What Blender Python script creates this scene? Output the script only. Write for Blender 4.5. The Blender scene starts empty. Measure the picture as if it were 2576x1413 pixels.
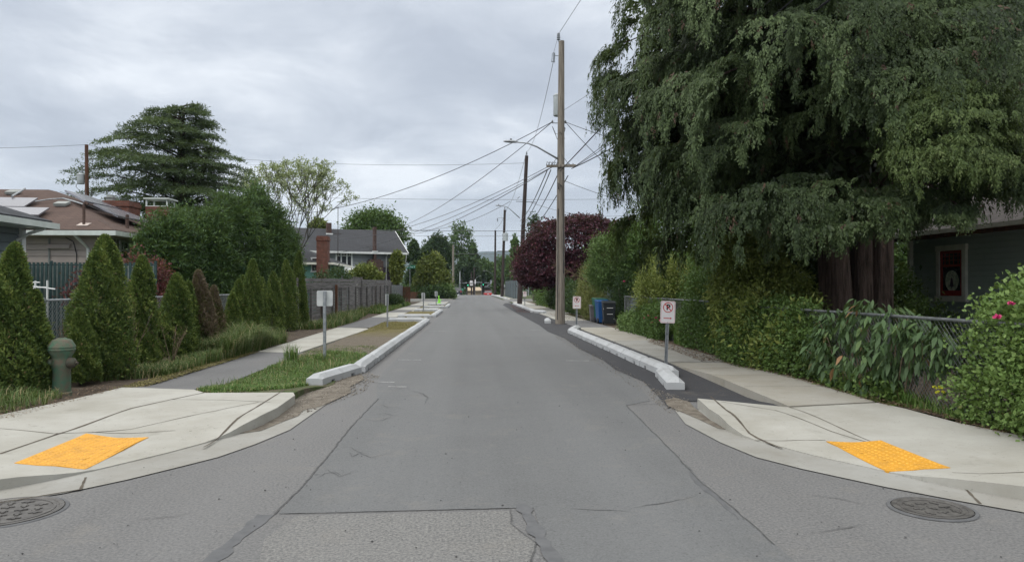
import bpy, bmesh, math, random
import numpy as np
from mathutils import Vector, Matrix, Euler
random.seed(7)
R = math.radians
SC = bpy.context.scene
COL = SC.collection
# ------------------------------------------------------------------ camera
YAW, PITCH, F = R(3.32), R(0.48), 1860.4
cam_d = bpy.data.cameras.new('camera'); cam = bpy.data.objects.new('camera', cam_d); COL.objects.link(cam)
cam.location = (0, 0, 1.6); cam.rotation_euler = (R(90) + PITCH, 0, -YAW)
cam_d.sensor_width = 36; cam_d.lens = 26; cam_d.clip_end = 20000; cam_d.clip_start = 0.05
SC.camera = cam
CM = Euler((R(90) + PITCH, 0, -YAW)).to_matrix()
def ray(u, v):
    return (CM @ Vector(((u - 1288) / F, (706.5 - v) / F, -1))).normalized()
def G(u, v, z=0.0):                      # photo position -> point at height z
    d = ray(u, v); t = (z - 1.6) / d.z
    return Vector((d.x * t, d.y * t, z))
def onX(u, X):                           # Y where the column u meets the plane x = X
    d = ray(u, 720); return X * d.y / d.x
def onY(u, Y):
    d = ray(u, 720); return Y * d.x / d.y
def zat(x, y, v):                        # height that is seen at row v above (x, y)
    u0 = 1288
    c = CM.transposed() @ Vector((x, y, 0)); u0 = 1288 + F * c.x / -c.z
    d = ray(u0, v); t = math.hypot(x, y) / math.hypot(d.x, d.y)
    return 1.6 + d.z * t
def P3(u, v, Y):
    X = onY(u, Y); return Vector((X, Y, zat(X, Y, v)))
def zg(Y):                               # long profile of the street: level, then falling beyond the crest
    s = Y - 150
    if s <= 0: return 0.0
    if s <= 16.7: return -0.0015 * s * s
    return -0.418 - (s - 16.7) * 0.05 if Y < 330 else -0.418 - (330 - 166.7) * 0.05
# ------------------------------------------------------------------ tagging
def tag(o, label=None, cat=None, group=None, kind=None):
    if label: o['label'] = label
    if cat: o['category'] = cat
    if group: o['group'] = group
    if kind: o['kind'] = kind
    return o
def thing(name, loc=(0, 0, 0), rz=0.0, label=None, cat=None, group=None):
    o = bpy.data.objects.new(name, None); COL.objects.link(o)
    o.empty_display_size = 0.2; o.location = loc; o.rotation_euler = (0, 0, rz)
    return tag(o, label, cat, group)
KIDS = {}
def link(o, parent):
    COL.objects.link(o)
    if parent is not None:
        o.parent = parent; KIDS.setdefault(parent.name, []).append(o)
    return o
def dup(root, loc=None, rz=None, label=None, parent=None, scale=None):
    c = root.copy(); link(c, parent)
    if loc is not None: c.location = loc
    if rz is not None: c.rotation_euler[2] = rz
    if scale is not None: c.scale = scale
    if label: c['label'] = label
    for k in KIDS.get(root.name, []): dup(k, parent=c)
    return c
# ------------------------------------------------------------------ mesh builder
class MB:
    def __init__(s): s.v = []; s.f = []; s.m = []; s.mi = 0
    def add(s, vs, fs):
        n = len(s.v); s.v += [tuple(p) for p in vs]
        s.f += [tuple(i + n for i in f) for f in fs]; s.m += [s.mi] * len(fs); return s
    def hexa(s, p):                      # 8 corners, bottom 4 then top 4, counter-clockwise
        return s.add(p, [(3, 2, 1, 0), (4, 5, 6, 7), (0, 1, 5, 4), (1, 2, 6, 5), (2, 3, 7, 6), (3, 0, 4, 7)])
    def box(s, c, d, rz=0.0, rx=0.0, ry=0.0):
        M = Euler((rx, ry, rz)).to_matrix(); c = Vector(c); h = [k / 2 for k in d]
        p = [c + M @ Vector((a * h[0], b * h[1], e * h[2])) for e in (-1, 1) for a, b in ((-1, -1), (1, -1), (1, 1), (-1, 1))]
        return s.hexa(p)
    def bb(s, x0, x1, y0, y1, z0, z1):
        return s.box(((x0 + x1) / 2, (y0 + y1) / 2, (z0 + z1) / 2), (x1 - x0, y1 - y0, z1 - z0))
    def tube(s, pts, r, n=8, cap=True):
        pts = [Vector(p) for p in pts]; m = len(pts)
        rr = list(r) if hasattr(r, '__len__') else [r] * m
        base = len(s.v); ref = None
        for i, p in enumerate(pts):
            t = (pts[min(i + 1, m - 1)] - pts[max(i - 1, 0)])
            t = t.normalized() if t.length > 1e-9 else Vector((0, 0, 1))
            if ref is None: ref = Vector((1, 0, 0)) if abs(t.z) > .9 else Vector((0, 0, 1))
            a = t.cross(ref).normalized(); b = t.cross(a).normalized(); ref = -b if abs(t.dot(b)) < .99 else ref
            ref = ref if abs(t.dot(ref)) < .95 else Vector((1, 0, 0))
            for k in range(n):
                q = 2 * math.pi * k / n
                s.v.append(tuple(p + a * (math.cos(q) * rr[i]) + b * (math.sin(q) * rr[i])))
        for i in range(m - 1):
            for k in range(n):
                k2 = (k + 1) % n; a0 = base + i * n
                s.f.append((a0 + k, a0 + k2, a0 + n + k2, a0 + n + k)); s.m.append(s.mi)
        if cap:
            s.f.append(tuple(base + k for k in range(n))[::-1]); s.m.append(s.mi)
            s.f.append(tuple(base + (m - 1) * n + k for k in range(n))); s.m.append(s.mi)
        return s
    def lathe(s, prof, c=(0, 0, 0), n=16, axis='z', M=None):
        base = len(s.v); c = Vector(c)
        for r, z in prof:
            for k in range(n):
                q = 2 * math.pi * k / n; p = Vector((r * math.cos(q), r * math.sin(q), z))
                if M is not None: p = M @ p
                s.v.append(tuple(c + p))
        for i in range(len(prof) - 1):
            for k in range(n):
                k2 = (k + 1) % n; a = base + i * n
                s.f.append((a + k, a + k2, a + n + k2, a + n + k)); s.m.append(s.mi)
        s.f.append(tuple(base + k for k in range(n))[::-1]); s.m.append(s.mi)
        s.f.append(tuple(base + (len(prof) - 1) * n + k for k in range(n))); s.m.append(s.mi)
        return s
    def prism(s, poly, z0, z1):          # poly of (x, y)
        n = len(poly)
        return s.add([(x, y, z0) for x, y in poly] + [(x, y, z1) for x, y in poly],
                     [tuple(range(n))[::-1], tuple(range(n, 2 * n))] + [(i, (i + 1) % n, n + (i + 1) % n, n + i) for i in range(n)])
    def slab(s, q, t):                   # a quad given thickness t downwards along its normal
        q = [Vector(p) for p in q]; nrm = (q[1] - q[0]).cross(q[-1] - q[0]).normalized()
        if nrm.z < 0: q = q[::-1]; nrm = -nrm
        n = len(q)
        return s.add([p - nrm * t for p in q] + q, [tuple(range(n))[::-1], tuple(range(n, 2 * n))] + [(i, (i + 1) % n, n + (i + 1) % n, n + i) for i in range(n)])
    def build(s, name, mat, parent=None, smooth=False, auto=None):
        me = bpy.data.meshes.new(name); me.from_pydata(s.v, [], s.f)
        for mm in (mat if isinstance(mat, (list, tuple)) else [mat]): me.materials.append(mm)
        if isinstance(mat, (list, tuple)): me.polygons.foreach_set('material_index', s.m)
        if smooth: me.polygons.foreach_set('use_smooth', [True] * len(s.f))
        me.update()
        if smooth and auto:
            try: me.set_sharp_from_angle(angle=R(auto))
            except Exception: pass
        o = bpy.data.objects.new(name, me); return link(o, parent)
def bevel(o, w, seg=2):
    m = o.modifiers.new('bevel', 'BEVEL'); m.width = w; m.segments = seg; m.limit_method = 'ANGLE'; m.angle_limit = R(35)
    return o
def np_mesh(name, V, Fq, mat, parent=None, rnd=None, smooth=False):
    me = bpy.data.meshes.new(name); nv = len(V); nf, k = Fq.shape
    me.vertices.add(nv); me.vertices.foreach_set('co', V.astype(np.float32).ravel())
    me.loops.add(nf * k); me.loops.foreach_set('vertex_index', Fq.astype(np.int32).ravel())
    me.polygons.add(nf); me.polygons.foreach_set('loop_start', (np.arange(nf) * k).astype(np.int32))
    me.update(calc_edges=True)
    if rnd is not None:
        a = me.attributes.new('rnd', 'FLOAT', 'FACE'); a.data.foreach_set('value', rnd.astype(np.float32))
    if smooth: me.polygons.foreach_set('use_smooth', [True] * nf)
    me.materials.append(mat)
    return link(bpy.data.objects.new(name, me), parent)
# ------------------------------------------------------------------ materials
class NT:
    def __init__(s, name):
        s.m = bpy.data.materials.new(name); s.m.use_nodes = True; s.t = s.m.node_tree; s.t.nodes.clear()
        s.out = s.n('ShaderNodeOutputMaterial')
    def n(s, ty, **kw):
        nd = s.t.nodes.new(ty)
        for k, v in kw.items():
            if k.startswith('i_'): nd.inputs[k[2:].replace('_', ' ')].default_value = v
            else: setattr(nd, k, v)
        return nd
    def l(s, a, b): s.t.links.new(a, b)
    def coord(s, kind='Object', scale=(1, 1, 1)):
        if kind == 'World': o = s.n('ShaderNodeNewGeometry').outputs['Position']
        else: o = s.n('ShaderNodeTexCoord').outputs['Object']
        mp = s.n('ShaderNodeMapping'); mp.inputs['Scale'].default_value = scale; s.l(o, mp.inputs[0]); return mp.outputs[0]
    def noise(s, co, scale, detail=4, rough=.55, lo=.35, hi=.65):
        nz = s.n('ShaderNodeTexNoise'); nz.inputs['Scale'].default_value = scale; nz.inputs['Detail'].default_value = detail
        nz.inputs['Roughness'].default_value = rough; s.l(co, nz.inputs['Vector'])
        mr = s.n('ShaderNodeMapRange'); mr.inputs[1].default_value = lo; mr.inputs[2].default_value = hi; s.l(nz.outputs[0], mr.inputs[0])
        return mr.outputs[0]
    def mix(s, fac, a, b, mode='MIX'):
        mx = s.n('ShaderNodeMix', data_type='RGBA', blend_type=mode)
        for inp, val in ((mx.inputs[0], fac), (mx.inputs[6], a), (mx.inputs[7], b)):
            if isinstance(val, bpy.types.NodeSocket): s.l(val, inp)
            else: inp.default_value = val if not isinstance(val, tuple) else (*val, 1)[:4]
        return mx.outputs[2]
    def math(s, op, a, b=0.0, clamp=False):
        m = s.n('ShaderNodeMath', operation=op, use_clamp=clamp)
        for inp, val in ((m.inputs[0], a), (m.inputs[1], b)):
            if isinstance(val, bpy.types.NodeSocket): s.l(val, inp)
            else: inp.default_value = val
        return m.outputs[0]
    def ramp(s, fac, stops):
        r = s.n('ShaderNodeValToRGB'); cr = r.color_ramp
        while len(cr.elements) < len(stops): cr.elements.new(.5)
        for e, (p, c) in zip(cr.elements, stops): e.position = p; e.color = (*c, 1)
        s.l(fac, r.inputs[0]); return r.outputs[0]
    def bsdf(s, color, rough=.8, metal=0.0, spec=.3, bump=None, bs=.3, bd=.01, **kw):
        b = s.n('ShaderNodeBsdfPrincipled')
        for nm, val in (('Base Color', color), ('Roughness', rough), ('Metallic', metal)):
            if isinstance(val, bpy.types.NodeSocket): s.l(val, b.inputs[nm])
            else: b.inputs[nm].default_value = (*val, 1) if isinstance(val, tuple) else val
        b.inputs['Specular IOR Level'].default_value = spec
        for k, v in kw.items(): b.inputs[k.replace('_', ' ')].default_value = v
        if bump is not None:
            bn = s.n('ShaderNodeBump'); bn.inputs['Strength'].default_value = bs; bn.inputs['Distance'].default_value = bd
            s.l(bump, bn.inputs['Height']); s.l(bn.outputs[0], b.inputs['Normal'])
        s.l(b.outputs[0], s.out.inputs[0]); return s.m
def plain(name, c1, c2=None, scale=6, rough=.75, metal=0.0, spec=.3, bump=0.0, bscale=None, stretch=(1, 1, 1), co='Object', lo=.35, hi=.65, bd=.01):
    t = NT(name); cc = t.coord(co, stretch)
    f = t.noise(cc, scale, 5, .6, lo, hi); c2 = c2 or tuple(k * .8 for k in c1)
    col = t.mix(f, c1, c2)
    b = t.noise(cc, bscale or scale * 6, 4, .6) if bump else None
    return t.bsdf(col, rough, metal, spec, b, bump, bd)
def leafmat(name, stops, rough=.55, trans=.25):
    t = NT(name); a = t.n('ShaderNodeAttribute', attribute_name='rnd')
    col = t.ramp(a.outputs['Fac'], stops)
    b = t.n('ShaderNodeBsdfPrincipled'); t.l(col, b.inputs['Base Color']); b.inputs['Roughness'].default_value = rough
    b.inputs['Specular IOR Level'].default_value = .25
    tr = t.n('ShaderNodeBsdfTranslucent'); t.l(t.mix(.5, col, (.16, .2, .03)), tr.inputs[0])
    mx = t.n('ShaderNodeMixShader'); mx.inputs[0].default_value = trans
    t.l(b.outputs[0], mx.inputs[1]); t.l(tr.outputs[0], mx.inputs[2]); t.l(mx.outputs[0], t.out.inputs[0])
    return t.m
def brick(name, c1, c2, mortar, scale=1.0, bw=.2, bh=.065):
    t = NT(name); g = t.n('ShaderNodeTexCoord').outputs['Object']; sx = t.n('ShaderNodeSeparateXYZ'); t.l(g, sx.inputs[0])
    cb = t.n('ShaderNodeCombineXYZ'); t.l(t.math('ADD', sx.outputs[0], sx.outputs[1]), cb.inputs[0]); t.l(sx.outputs[2], cb.inputs[1])
    br = t.n('ShaderNodeTexBrick'); t.l(cb.outputs[0], br.inputs['Vector'])
    br.inputs['Color1'].default_value = (*c1, 1); br.inputs['Color2'].default_value = (*c2, 1); br.inputs['Mortar'].default_value = (*mortar, 1)
    br.inputs['Scale'].default_value = scale; br.inputs['Brick Width'].default_value = bw; br.inputs['Row Height'].default_value = bh; br.inputs['Mortar Size'].default_value = .007
    n = t.noise(g, 5, 4)
    return t.bsdf(t.mix(t.math('MULTIPLY', n, .5), br.outputs[0], tuple(k * .35 for k in c1)), .9, bump=br.outputs['Fac'], bs=-.4)
MT = {}
MT['galv'] = plain('galvanised_steel', (.36, .38, .40), (.22, .24, .26), 14, .5, .6, .5)
MT['galv_dark'] = plain('dull_steel', (.18, .19, .2), (.1, .11, .11), 14, .6, .5)
MT['white'] = plain('white_paint', (.74, .76, .76), (.6, .62, .63), 3, .5, 0, .4)
MT['offwhite'] = plain('cream_paint', (.76, .76, .67), (.62, .62, .54), 4, .6)
MT['black'] = plain('black_plastic', (.012, .013, .016), (.02, .02, .024), 5, .45)
MT['dark'] = plain('dark_void', (.01, .01, .012), (.016, .016, .018), 5, .7)
MT['glass'] = plain('window_glass', (.02, .022, .028), (.05, .055, .065), 1.5, .12, 0, .8)
MT['wood_new'] = plain('weathered_pole_wood', (.26, .235, .20), (.12, .105, .09), 3, .9, bump=.5, stretch=(9, 9, .35), bscale=12)
MT['wood_dark'] = plain('creosoted_pole_wood', (.055, .04, .035), (.025, .02, .02), 3, .9, bump=.4, stretch=(6, 6, .4), bscale=12)
MT['wood_grey'] = plain('grey_fence_wood', (.17, .165, .165), (.075, .07, .07), 2.2, .9, bump=.5, stretch=(.4, .4, 9), co='World', bscale=10)
MT['wood_brown'] = plain('brown_fence_wood', (.13, .06, .035), (.06, .035, .025), 3, .9, stretch=(5, 5, .5))
MT['bark'] = plain('reddish_bark', (.19, .135, .115), (.05, .036, .03), 3.2, .95, bump=1.0, stretch=(7, 7, .5), co='World', bscale=5, bd=.05)
MT['bark_grey'] = plain('grey_bark', (.10, .09, .08), (.04, .035, .03), 4, .95, bump=.6, stretch=(4, 4, .8))
MT['wire'] = plain('black_cable', (.03, .03, .033), (.045, .045, .05), 5, .6)
MT['wire_grey'] = plain('grey_wire', (.13, .135, .145), (.09, .09, .1), 5, .5, .3)
MT['porcelain'] = plain('grey_porcelain', (.22, .25, .28), (.15, .17, .19), 8, .3, 0, .5)
MT['transformer'] = plain('transformer_paint', (.42, .46, .48), (.33, .36, .38), 5, .5)
def asphalt(name, c, spec_amt, stone, dark=.80, fs=70):
    t = NT(name); co = t.coord('World')
    fine = t.noise(co, fs, 3, .7, .35, .68); mid = t.noise(co, 11, 5, .65, .3, .7); big = t.noise(co, .5, 6, .65, .32, .68)
    lane = t.noise(t.coord('World', (1.3, .03, 1)), 1.0, 3, .5, .35, .65)
    col = t.mix(big, c, tuple(k * dark for k in c))
    col = t.mix(t.math('MULTIPLY', lane, .7), col, tuple(k * 1.2 for k in c))
    col = t.mix(t.math('MULTIPLY', mid, .25), col, tuple(k * .74 for k in c))
    col = t.mix(t.math('MULTIPLY', fine, spec_amt), col, stone)
    dk = t.noise(co, 42, 2, .5, .60, .70)
    col = t.mix(t.math('MULTIPLY', dk, .4), col, tuple(k * .5 for k in c))
    spots = t.math('MULTIPLY', t.noise(co, 6.5, 3, .55, .70, .76), t.noise(t.coord('World', (.75, .12, 1)), 1.0, 2, .5, .5, .6))
    col = t.mix(t.math('MULTIPLY', spots, .6), col, tuple(k * .45 for k in c))
    scr = t.noise(t.coord('World', (26, 3.0, 1)), 1.0, 3, .6, .70, .76); col = t.mix(t.math('MULTIPLY', scr, .35), col, tuple(min(1, k * 1.7) for k in c))
    scr = t.noise(t.coord('World', (4, 30, 1)), 1.0, 3, .6, .72, .78); col = t.mix(t.math('MULTIPLY', scr, .3), col, tuple(min(1, k * 1.6) for k in c))
    dust = t.noise(co, 1.7, 6, .7, .55, .75); col = t.mix(t.math('MULTIPLY', dust, .22), col, (.24, .22, .19))
    return t.bsdf(col, .88, spec=.25, bump=fine, bs=.35, bd=.006)
MT['asphalt'] = asphalt('worn_asphalt', (.112, .116, .120), .42, (.205, .21, .215))
MT['asphalt_old'] = asphalt('coarse_old_asphalt', (.108, .109, .112), .68, (.215, .215, .215), fs=48)
MT['asphalt_patch'] = asphalt('exposed_stone_asphalt', (.10, .10, .103), .8, (.255, .255, .245), fs=52)
MT['asphalt_new'] = asphalt('fresh_black_asphalt', (.040, .041, .046), .3, (.085, .087, .095))
MT['asphalt_walk'] = asphalt('asphalt_footpath', (.115, .117, .122), .5, (.2, .2, .2))
MT['tar'] = plain('crack_filler', (.055, .056, .06), (.10, .10, .10), 12, .9, co='World')
MT['seal'] = plain('asphalt_sealer', (.085, .088, .094), (.115, .118, .124), 9, .8, co='World')
def concrete(name, c, stainc, amt=.75):
    t = NT(name); co = t.coord('World')
    big = t.noise(co, .9, 6, .65, .38, .68); mid = t.noise(co, 7, 5, .6, .3, .7); fine = t.noise(co, 120, 3, .6)
    broom = t.noise(t.coord('World', (1.5, 60, 1)), 1, 2, .5, .3, .7)
    col = t.mix(t.math('MULTIPLY', big, amt), c, stainc)
    col = t.mix(t.math('MULTIPLY', mid, .25), col, tuple(k * .8 for k in c))
    col = t.mix(t.math('MULTIPLY', broom, .10), col, tuple(k * .7 for k in c))
    st = t.noise(co, 2.6, 6, .75, .58, .72); col = t.mix(t.math('MULTIPLY', st, .45), col, tuple(k * .62 for k in stainc))
    sp = t.noise(co, 30, 2, .5, .68, .74)
    col = t.mix(t.math('MULTIPLY', sp, .5), col, tuple(k * .35 for k in c))
    return t.bsdf(col, .85, spec=.25, bump=fine, bs=.2, bd=.004)
MT['conc'] = concrete('pale_concrete', (.375, .372, .345), (.25, .24, .205))
MT['conc_grey'] = concrete('grey_concrete', (.295, .295, .28), (.20, .19, .165), .8)
MT['conc_walk'] = concrete('footpath_concrete', (.32, .31, .28), (.24, .22, .175), .8)
MT['conc_block'] = concrete('cast_concrete', (.42, .44, .46), (.29, .295, .30), .75)
MT['joint'] = plain('dirty_joint', (.11, .095, .075), (.06, .05, .04), 6, .95, co='World')
MT['soil'] = None
t = NT('bare_soil'); co = t.coord('World')
c_ = t.mix(t.noise(co, 3, 6, .7, .3, .7), (.13, .10, .075), (.05, .038, .03)); c_ = t.mix(t.noise(co, 60, 3, .6, .55, .75), c_, (.2, .17, .13))
MT['soil'] = t.bsdf(c_, .95, bump=t.noise(co, 25, 5, .7), bs=.8, bd=.03)
t = NT('turf'); co = t.coord('World')
c_ = t.mix(t.noise(co, 2.5, 6, .7, .3, .7), (.055, .085, .02), (.03, .055, .015)); c_ = t.mix(t.noise(co, .7, 5, .7, .5, .65), c_, (.11, .095, .055))
MT['turf'] = t.bsdf(c_, .95, bump=t.noise(co, 30, 4, .7), bs=.8, bd=.03)
t = NT('verge_ground'); co = t.coord('World'); sy = t.n('ShaderNodeSeparateXYZ'); t.l(co, sy.inputs[0])
wob = t.math('ADD', sy.outputs[1], t.math('MULTIPLY', t.noise(co, .8, 5, .7, 0, 1), 5.0))
dirt = t.mix(t.noise(co, 5, 6, .7, .3, .7), (.20, .175, .14), (.11, .09, .07)); dirt = t.mix(t.noise(co, 50, 3, .6, .55, .75), dirt, (.26, .23, .18))
grs = t.mix(t.noise(co, 2.2, 6, .75, .42, .58), (.07, .11, .03), (.15, .125, .09)); ygr = t.mix(t.noise(co, 5, 6, .7, .35, .7), (.17, .155, .055), (.13, .10, .06))
f1 = t.n('ShaderNodeMapRange'); f1.inputs[1].default_value = 17.6; f1.inputs[2].default_value = 19.6; t.l(wob, f1.inputs[0])
f2 = t.n('ShaderNodeMapRange'); f2.inputs[1].default_value = 25.5; f2.inputs[2].default_value = 29; t.l(wob, f2.inputs[0])
MT['verge'] = t.bsdf(t.mix(f2.outputs[0], t.mix(f1.outputs[0], grs, dirt), ygr), .95, bump=t.noise(co, 22, 5, .7), bs=.9, bd=.03)
MT['yellow'] = plain('yellow_tactile_plastic', (.58, .285, .03), (.42, .215, .035), 9, .6, 0, .3, co='World', lo=.5, hi=.75)
MT['iron'] = plain('cast_iron', (.135, .13, .125), (.075, .072, .07), 12, .6, .4, .4)
def shingle(name, c1, c2, sc=1.0):
    t = NT(name); g = t.coord('Object'); sx = t.n('ShaderNodeSeparateXYZ'); t.l(g, sx.inputs[0])
    cb = t.n('ShaderNodeCombineXYZ'); t.l(t.math('ADD', sx.outputs[0], sx.outputs[1]), cb.inputs[0]); t.l(t.math('MULTIPLY', sx.outputs[2], 2.2), cb.inputs[1])
    br = t.n('ShaderNodeTexBrick'); t.l(cb.outputs[0], br.inputs['Vector'])
    br.inputs['Color1'].default_value = (*c1, 1); br.inputs['Color2'].default_value = (*c2, 1); br.inputs['Mortar'].default_value = (*[k * .45 for k in c1], 1)
    br.inputs['Scale'].default_value = sc; br.inputs['Brick Width'].default_value = .3; br.inputs['Row Height'].default_value = .16; br.inputs['Mortar Size'].default_value = .008
    n = t.noise(g, 1.3, 6, .7)
    return t.bsdf(t.mix(t.math('MULTIPLY', n, .6), br.outputs[0], tuple(k * .6 for k in c1)), .92, bump=t.noise(g, 50, 3), bs=.4)
MT['roof_brown'] = shingle('brown_shingles', (.105, .07, .058), (.085, .056, .048))
MT['roof_grey'] = shingle('charcoal_shingles', (.055, .058, .066), (.045, .048, .055))
MT['roof_dark'] = shingle('dark_shingles', (.06, .065, .075), (.04, .043, .05))
MT['roof_wood'] = shingle('greyed_wood_shingles', (.19, .17, .165), (.13, .115, .11))
MT['brick'] = brick('red_brick', (.17, .062, .042), (.11, .045, .034), (.13, .10, .085))
MT['brick_dark'] = brick('dark_brick', (.10, .055, .048), (.06, .038, .035), (.12, .1, .09))
# leaves
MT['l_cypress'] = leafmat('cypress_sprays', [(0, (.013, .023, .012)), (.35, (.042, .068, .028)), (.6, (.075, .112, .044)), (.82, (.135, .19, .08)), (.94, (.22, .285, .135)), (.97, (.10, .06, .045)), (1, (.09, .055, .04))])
MT['l_cypress_y'] = leafmat('golden_cypress_sprays', [(0, (.045, .075, .025)), (.6, (.10, .145, .045)), (1, (.18, .23, .09))])
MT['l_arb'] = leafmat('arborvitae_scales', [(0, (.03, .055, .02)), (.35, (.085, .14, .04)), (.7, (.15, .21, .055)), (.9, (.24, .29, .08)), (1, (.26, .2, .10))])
MT['l_arb_dry'] = leafmat('half_dead_arborvitae_scales', [(0, (0.060, 0.075, 0.021)), (.45, (0.090, 0.112, 0.030)), (.55, (0.150, 0.112, 0.075)), (1, (0.195, 0.150, 0.120))])
MT['l_hedge'] = leafmat('dark_conifer_sprays', [(0, (.02, .045, .02)), (.55, (.05, .10, .034)), (.85, (.10, .18, .05)), (1, (.16, .25, .07))])
MT['l_cedar'] = leafmat('cedar_needles', [(0, (.05, .08, .045)), (.6, (.085, .13, .06)), (1, (.14, .19, .08))])
MT['l_maple'] = leafmat('maroon_maple_leaves', [(0, (.035, .012, .022)), (.6, (.075, .023, .04)), (.93, (.12, .036, .055)), (1, (.2, .06, .07))], trans=.15)
MT['l_green'] = leafmat('mid_green_leaves', [(0, (0.042, 0.084, 0.022)), (.6, (0.077, 0.140, 0.038)), (1, (0.126, 0.210, 0.070))])
MT['l_light'] = leafmat('light_green_leaves', [(0, (0.070, 0.126, 0.042)), (.6, (0.119, 0.196, 0.063)), (1, (0.196, 0.280, 0.112))])
MT['l_yel'] = leafmat('yellow_green_leaves', [(0, (.08, .115, .025)), (.6, (.16, .20, .05)), (1, (.26, .28, .08))])
MT['l_pale'] = leafmat('pale_spring_buds', [(0, (0.184, 0.230, 0.092)), (.6, (0.276, 0.333, 0.149)), (1, (0.391, 0.437, 0.253))])
MT['l_dark'] = leafmat('dark_green_leaves', [(0, (0.018, 0.039, 0.017)), (.6, (0.035, 0.070, 0.028)), (1, (0.063, 0.112, 0.042))])
MT['l_ivy'] = leafmat('ivy_leaves', [(0, (.035, .07, .018)), (.6, (.08, .14, .035)), (1, (.15, .22, .07))])
MT['l_rose'] = leafmat('rose_leaves', [(0, (.07, .13, .035)), (.6, (.14, .225, .06)), (.94, (.21, .30, .10)), (1, (.24, .12, .08))])
MT['l_long'] = leafmat('long_viburnum_leaves', [(0, (0.042, 0.077, 0.034)), (.7, (0.077, 0.133, 0.056)), (.87, (0.112, 0.175, 0.063)), (.92, (0.210, 0.112, 0.056)), (1, (0.280, 0.168, 0.084))])
MT['l_bamboo'] = leafmat('bamboo_leaves', [(0, (0.098, 0.119, 0.035)), (.6, (0.154, 0.175, 0.056)), (1, (0.238, 0.224, 0.098))])
MT['l_red'] = leafmat('purple_red_leaves', [(0, (0.084, 0.021, 0.031)), (.7, (0.140, 0.035, 0.049)), (1, (0.224, 0.070, 0.070))])
MT['grass'] = leafmat('grass_blades', [(0, (.045, .085, .022)), (.5, (.09, .15, .04)), (.8, (.15, .21, .08)), (.87, (.28, .24, .13)), (1, (.42, .35, .2))])
MT['grass_g'] = leafmat('fresh_grass_blades', [(0, (.05, .11, .02)), (.6, (.10, .19, .04)), (.88, (.18, .25, .08)), (.93, (.28, .24, .12)), (1, (.34, .28, .16))])
MT['grass_y'] = leafmat('yellowed_grass_blades', [(0, (.14, .14, .05)), (.6, (.22, .19, .07)), (1, (.32, .27, .13))])
MT['litter'] = leafmat('dry_leaf_litter', [(0, (.06, .035, .022)), (.6, (.13, .08, .05)), (1, (.26, .2, .13))], trans=.05)
MT['twig'] = plain('bare_twigs', (.2, .155, .105), (.12, .09, .06), 6, .9)

MT['silt'] = plain('grey_brown_silt', (.19, .17, .14), (.10, .085, .07), 6, .95, bump=.7, co='World', bscale=40)
MT['gravel'] = leafmat('grey_brown_gravel', [(0, (.08, .07, .06)), (.5, (.18, .16, .135)), (1, (.34, .31, .27))], trans=0)
# ------------------------------------------------------------------ foliage (numpy)
RG = np.random.default_rng(11)
def unit(a): return a / np.maximum(np.linalg.norm(a, axis=-1, keepdims=True), 1e-9)
def rdir(n): return unit(RG.normal(size=(n, 3)))
def leaf_arrays(P, D, L, W, fold=.15, N=None):
    n = len(P); D = unit(D); N = rdir(n) if N is None else unit(N)
    S = unit(np.cross(D, N)); N = unit(np.cross(S, D))
    L = np.broadcast_to(np.asarray(L, float).reshape(-1, 1), (n, 1)); W = np.broadcast_to(np.asarray(W, float).reshape(-1, 1), (n, 1))
    m = P + D * L * .45
    V = np.stack([P, m + S * W * .5 + N * W * fold, P + D * L, m - S * W * .5 + N * W * fold], 1).reshape(-1, 3)
    return V
def leaf_mesh(name, P, D, L, W, mat, parent=None, N=None, rnd=None, fold=.15):
    V = leaf_arrays(P, D, L, W, fold, N); n = len(P)
    Fq = np.arange(n * 4).reshape(-1, 4)
    return np_mesh(name, V, Fq, mat, parent, RG.random(n) if rnd is None else rnd)
def blob_points(ells, n, shell=.3, seed=0, amp=.22):
    """points near the outside of a union of ellipsoids (cx,cy,cz,rx,ry,rz), with a lumpy outline"""
    E = np.array(ells, float); area = (E[:, 3] * E[:, 4] + E[:, 4] * E[:, 5] + E[:, 3] * E[:, 5]); pr = area / area.sum()
    idx = RG.choice(len(E), size=int(n * 1.8), p=pr); d = rdir(len(idx)); e = E[idx]
    ph = RG.random((6, 3)) * 6.28; fr = RG.normal(size=(6, 3)) * 2.4; lump = np.zeros(len(idx))
    for k in range(6): lump += np.sin((d * (2.2 + k)) @ fr[k] + ph[k, 0] + idx * 1.7) / 6
    r = (1 + amp * lump * 1.6) * (1 - shell * RG.random(len(idx)) ** 1.6)
    Q = e[:, :3] + d * e[:, 3:] * r[:, None]
    keep = np.ones(len(Q), bool)
    for j, ee in enumerate(E):
        q = (((Q - ee[:3]) / (ee[3:] * .72)) ** 2).sum(1); keep &= ~((q < 1) & (idx != j))
    Q = Q[keep][:n]; return Q, d[keep][:n]
def crown(name, ells, nclump, per, csize, L, W, mat, parent=None, shell=.35, up=.25, amp=.22, droop=0.0, flat=1.0):
    C, dn = blob_points(ells, nclump, shell, amp=amp)
    k = len(C); off = RG.normal(size=(k, per, 3)) * csize * np.array([1, 1, flat])
    P = (C[:, None, :] + off).reshape(-1, 3); out = np.repeat(dn, per, 0)
    D = unit(rdir(len(P)) + out * .6 + np.array([0, 0, up - droop]))
    cl = np.repeat(RG.random(k), per); rnd = np.clip(.55 * cl + .45 * RG.random(len(P)), 0, 1)
    Ls = L * (.6 + .8 * RG.random(len(P)))
    return leaf_mesh(name, P, D, Ls, W * Ls / L, mat, parent, N=rdir(len(P)) + np.array([0, 0, .8]), rnd=rnd)
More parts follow.
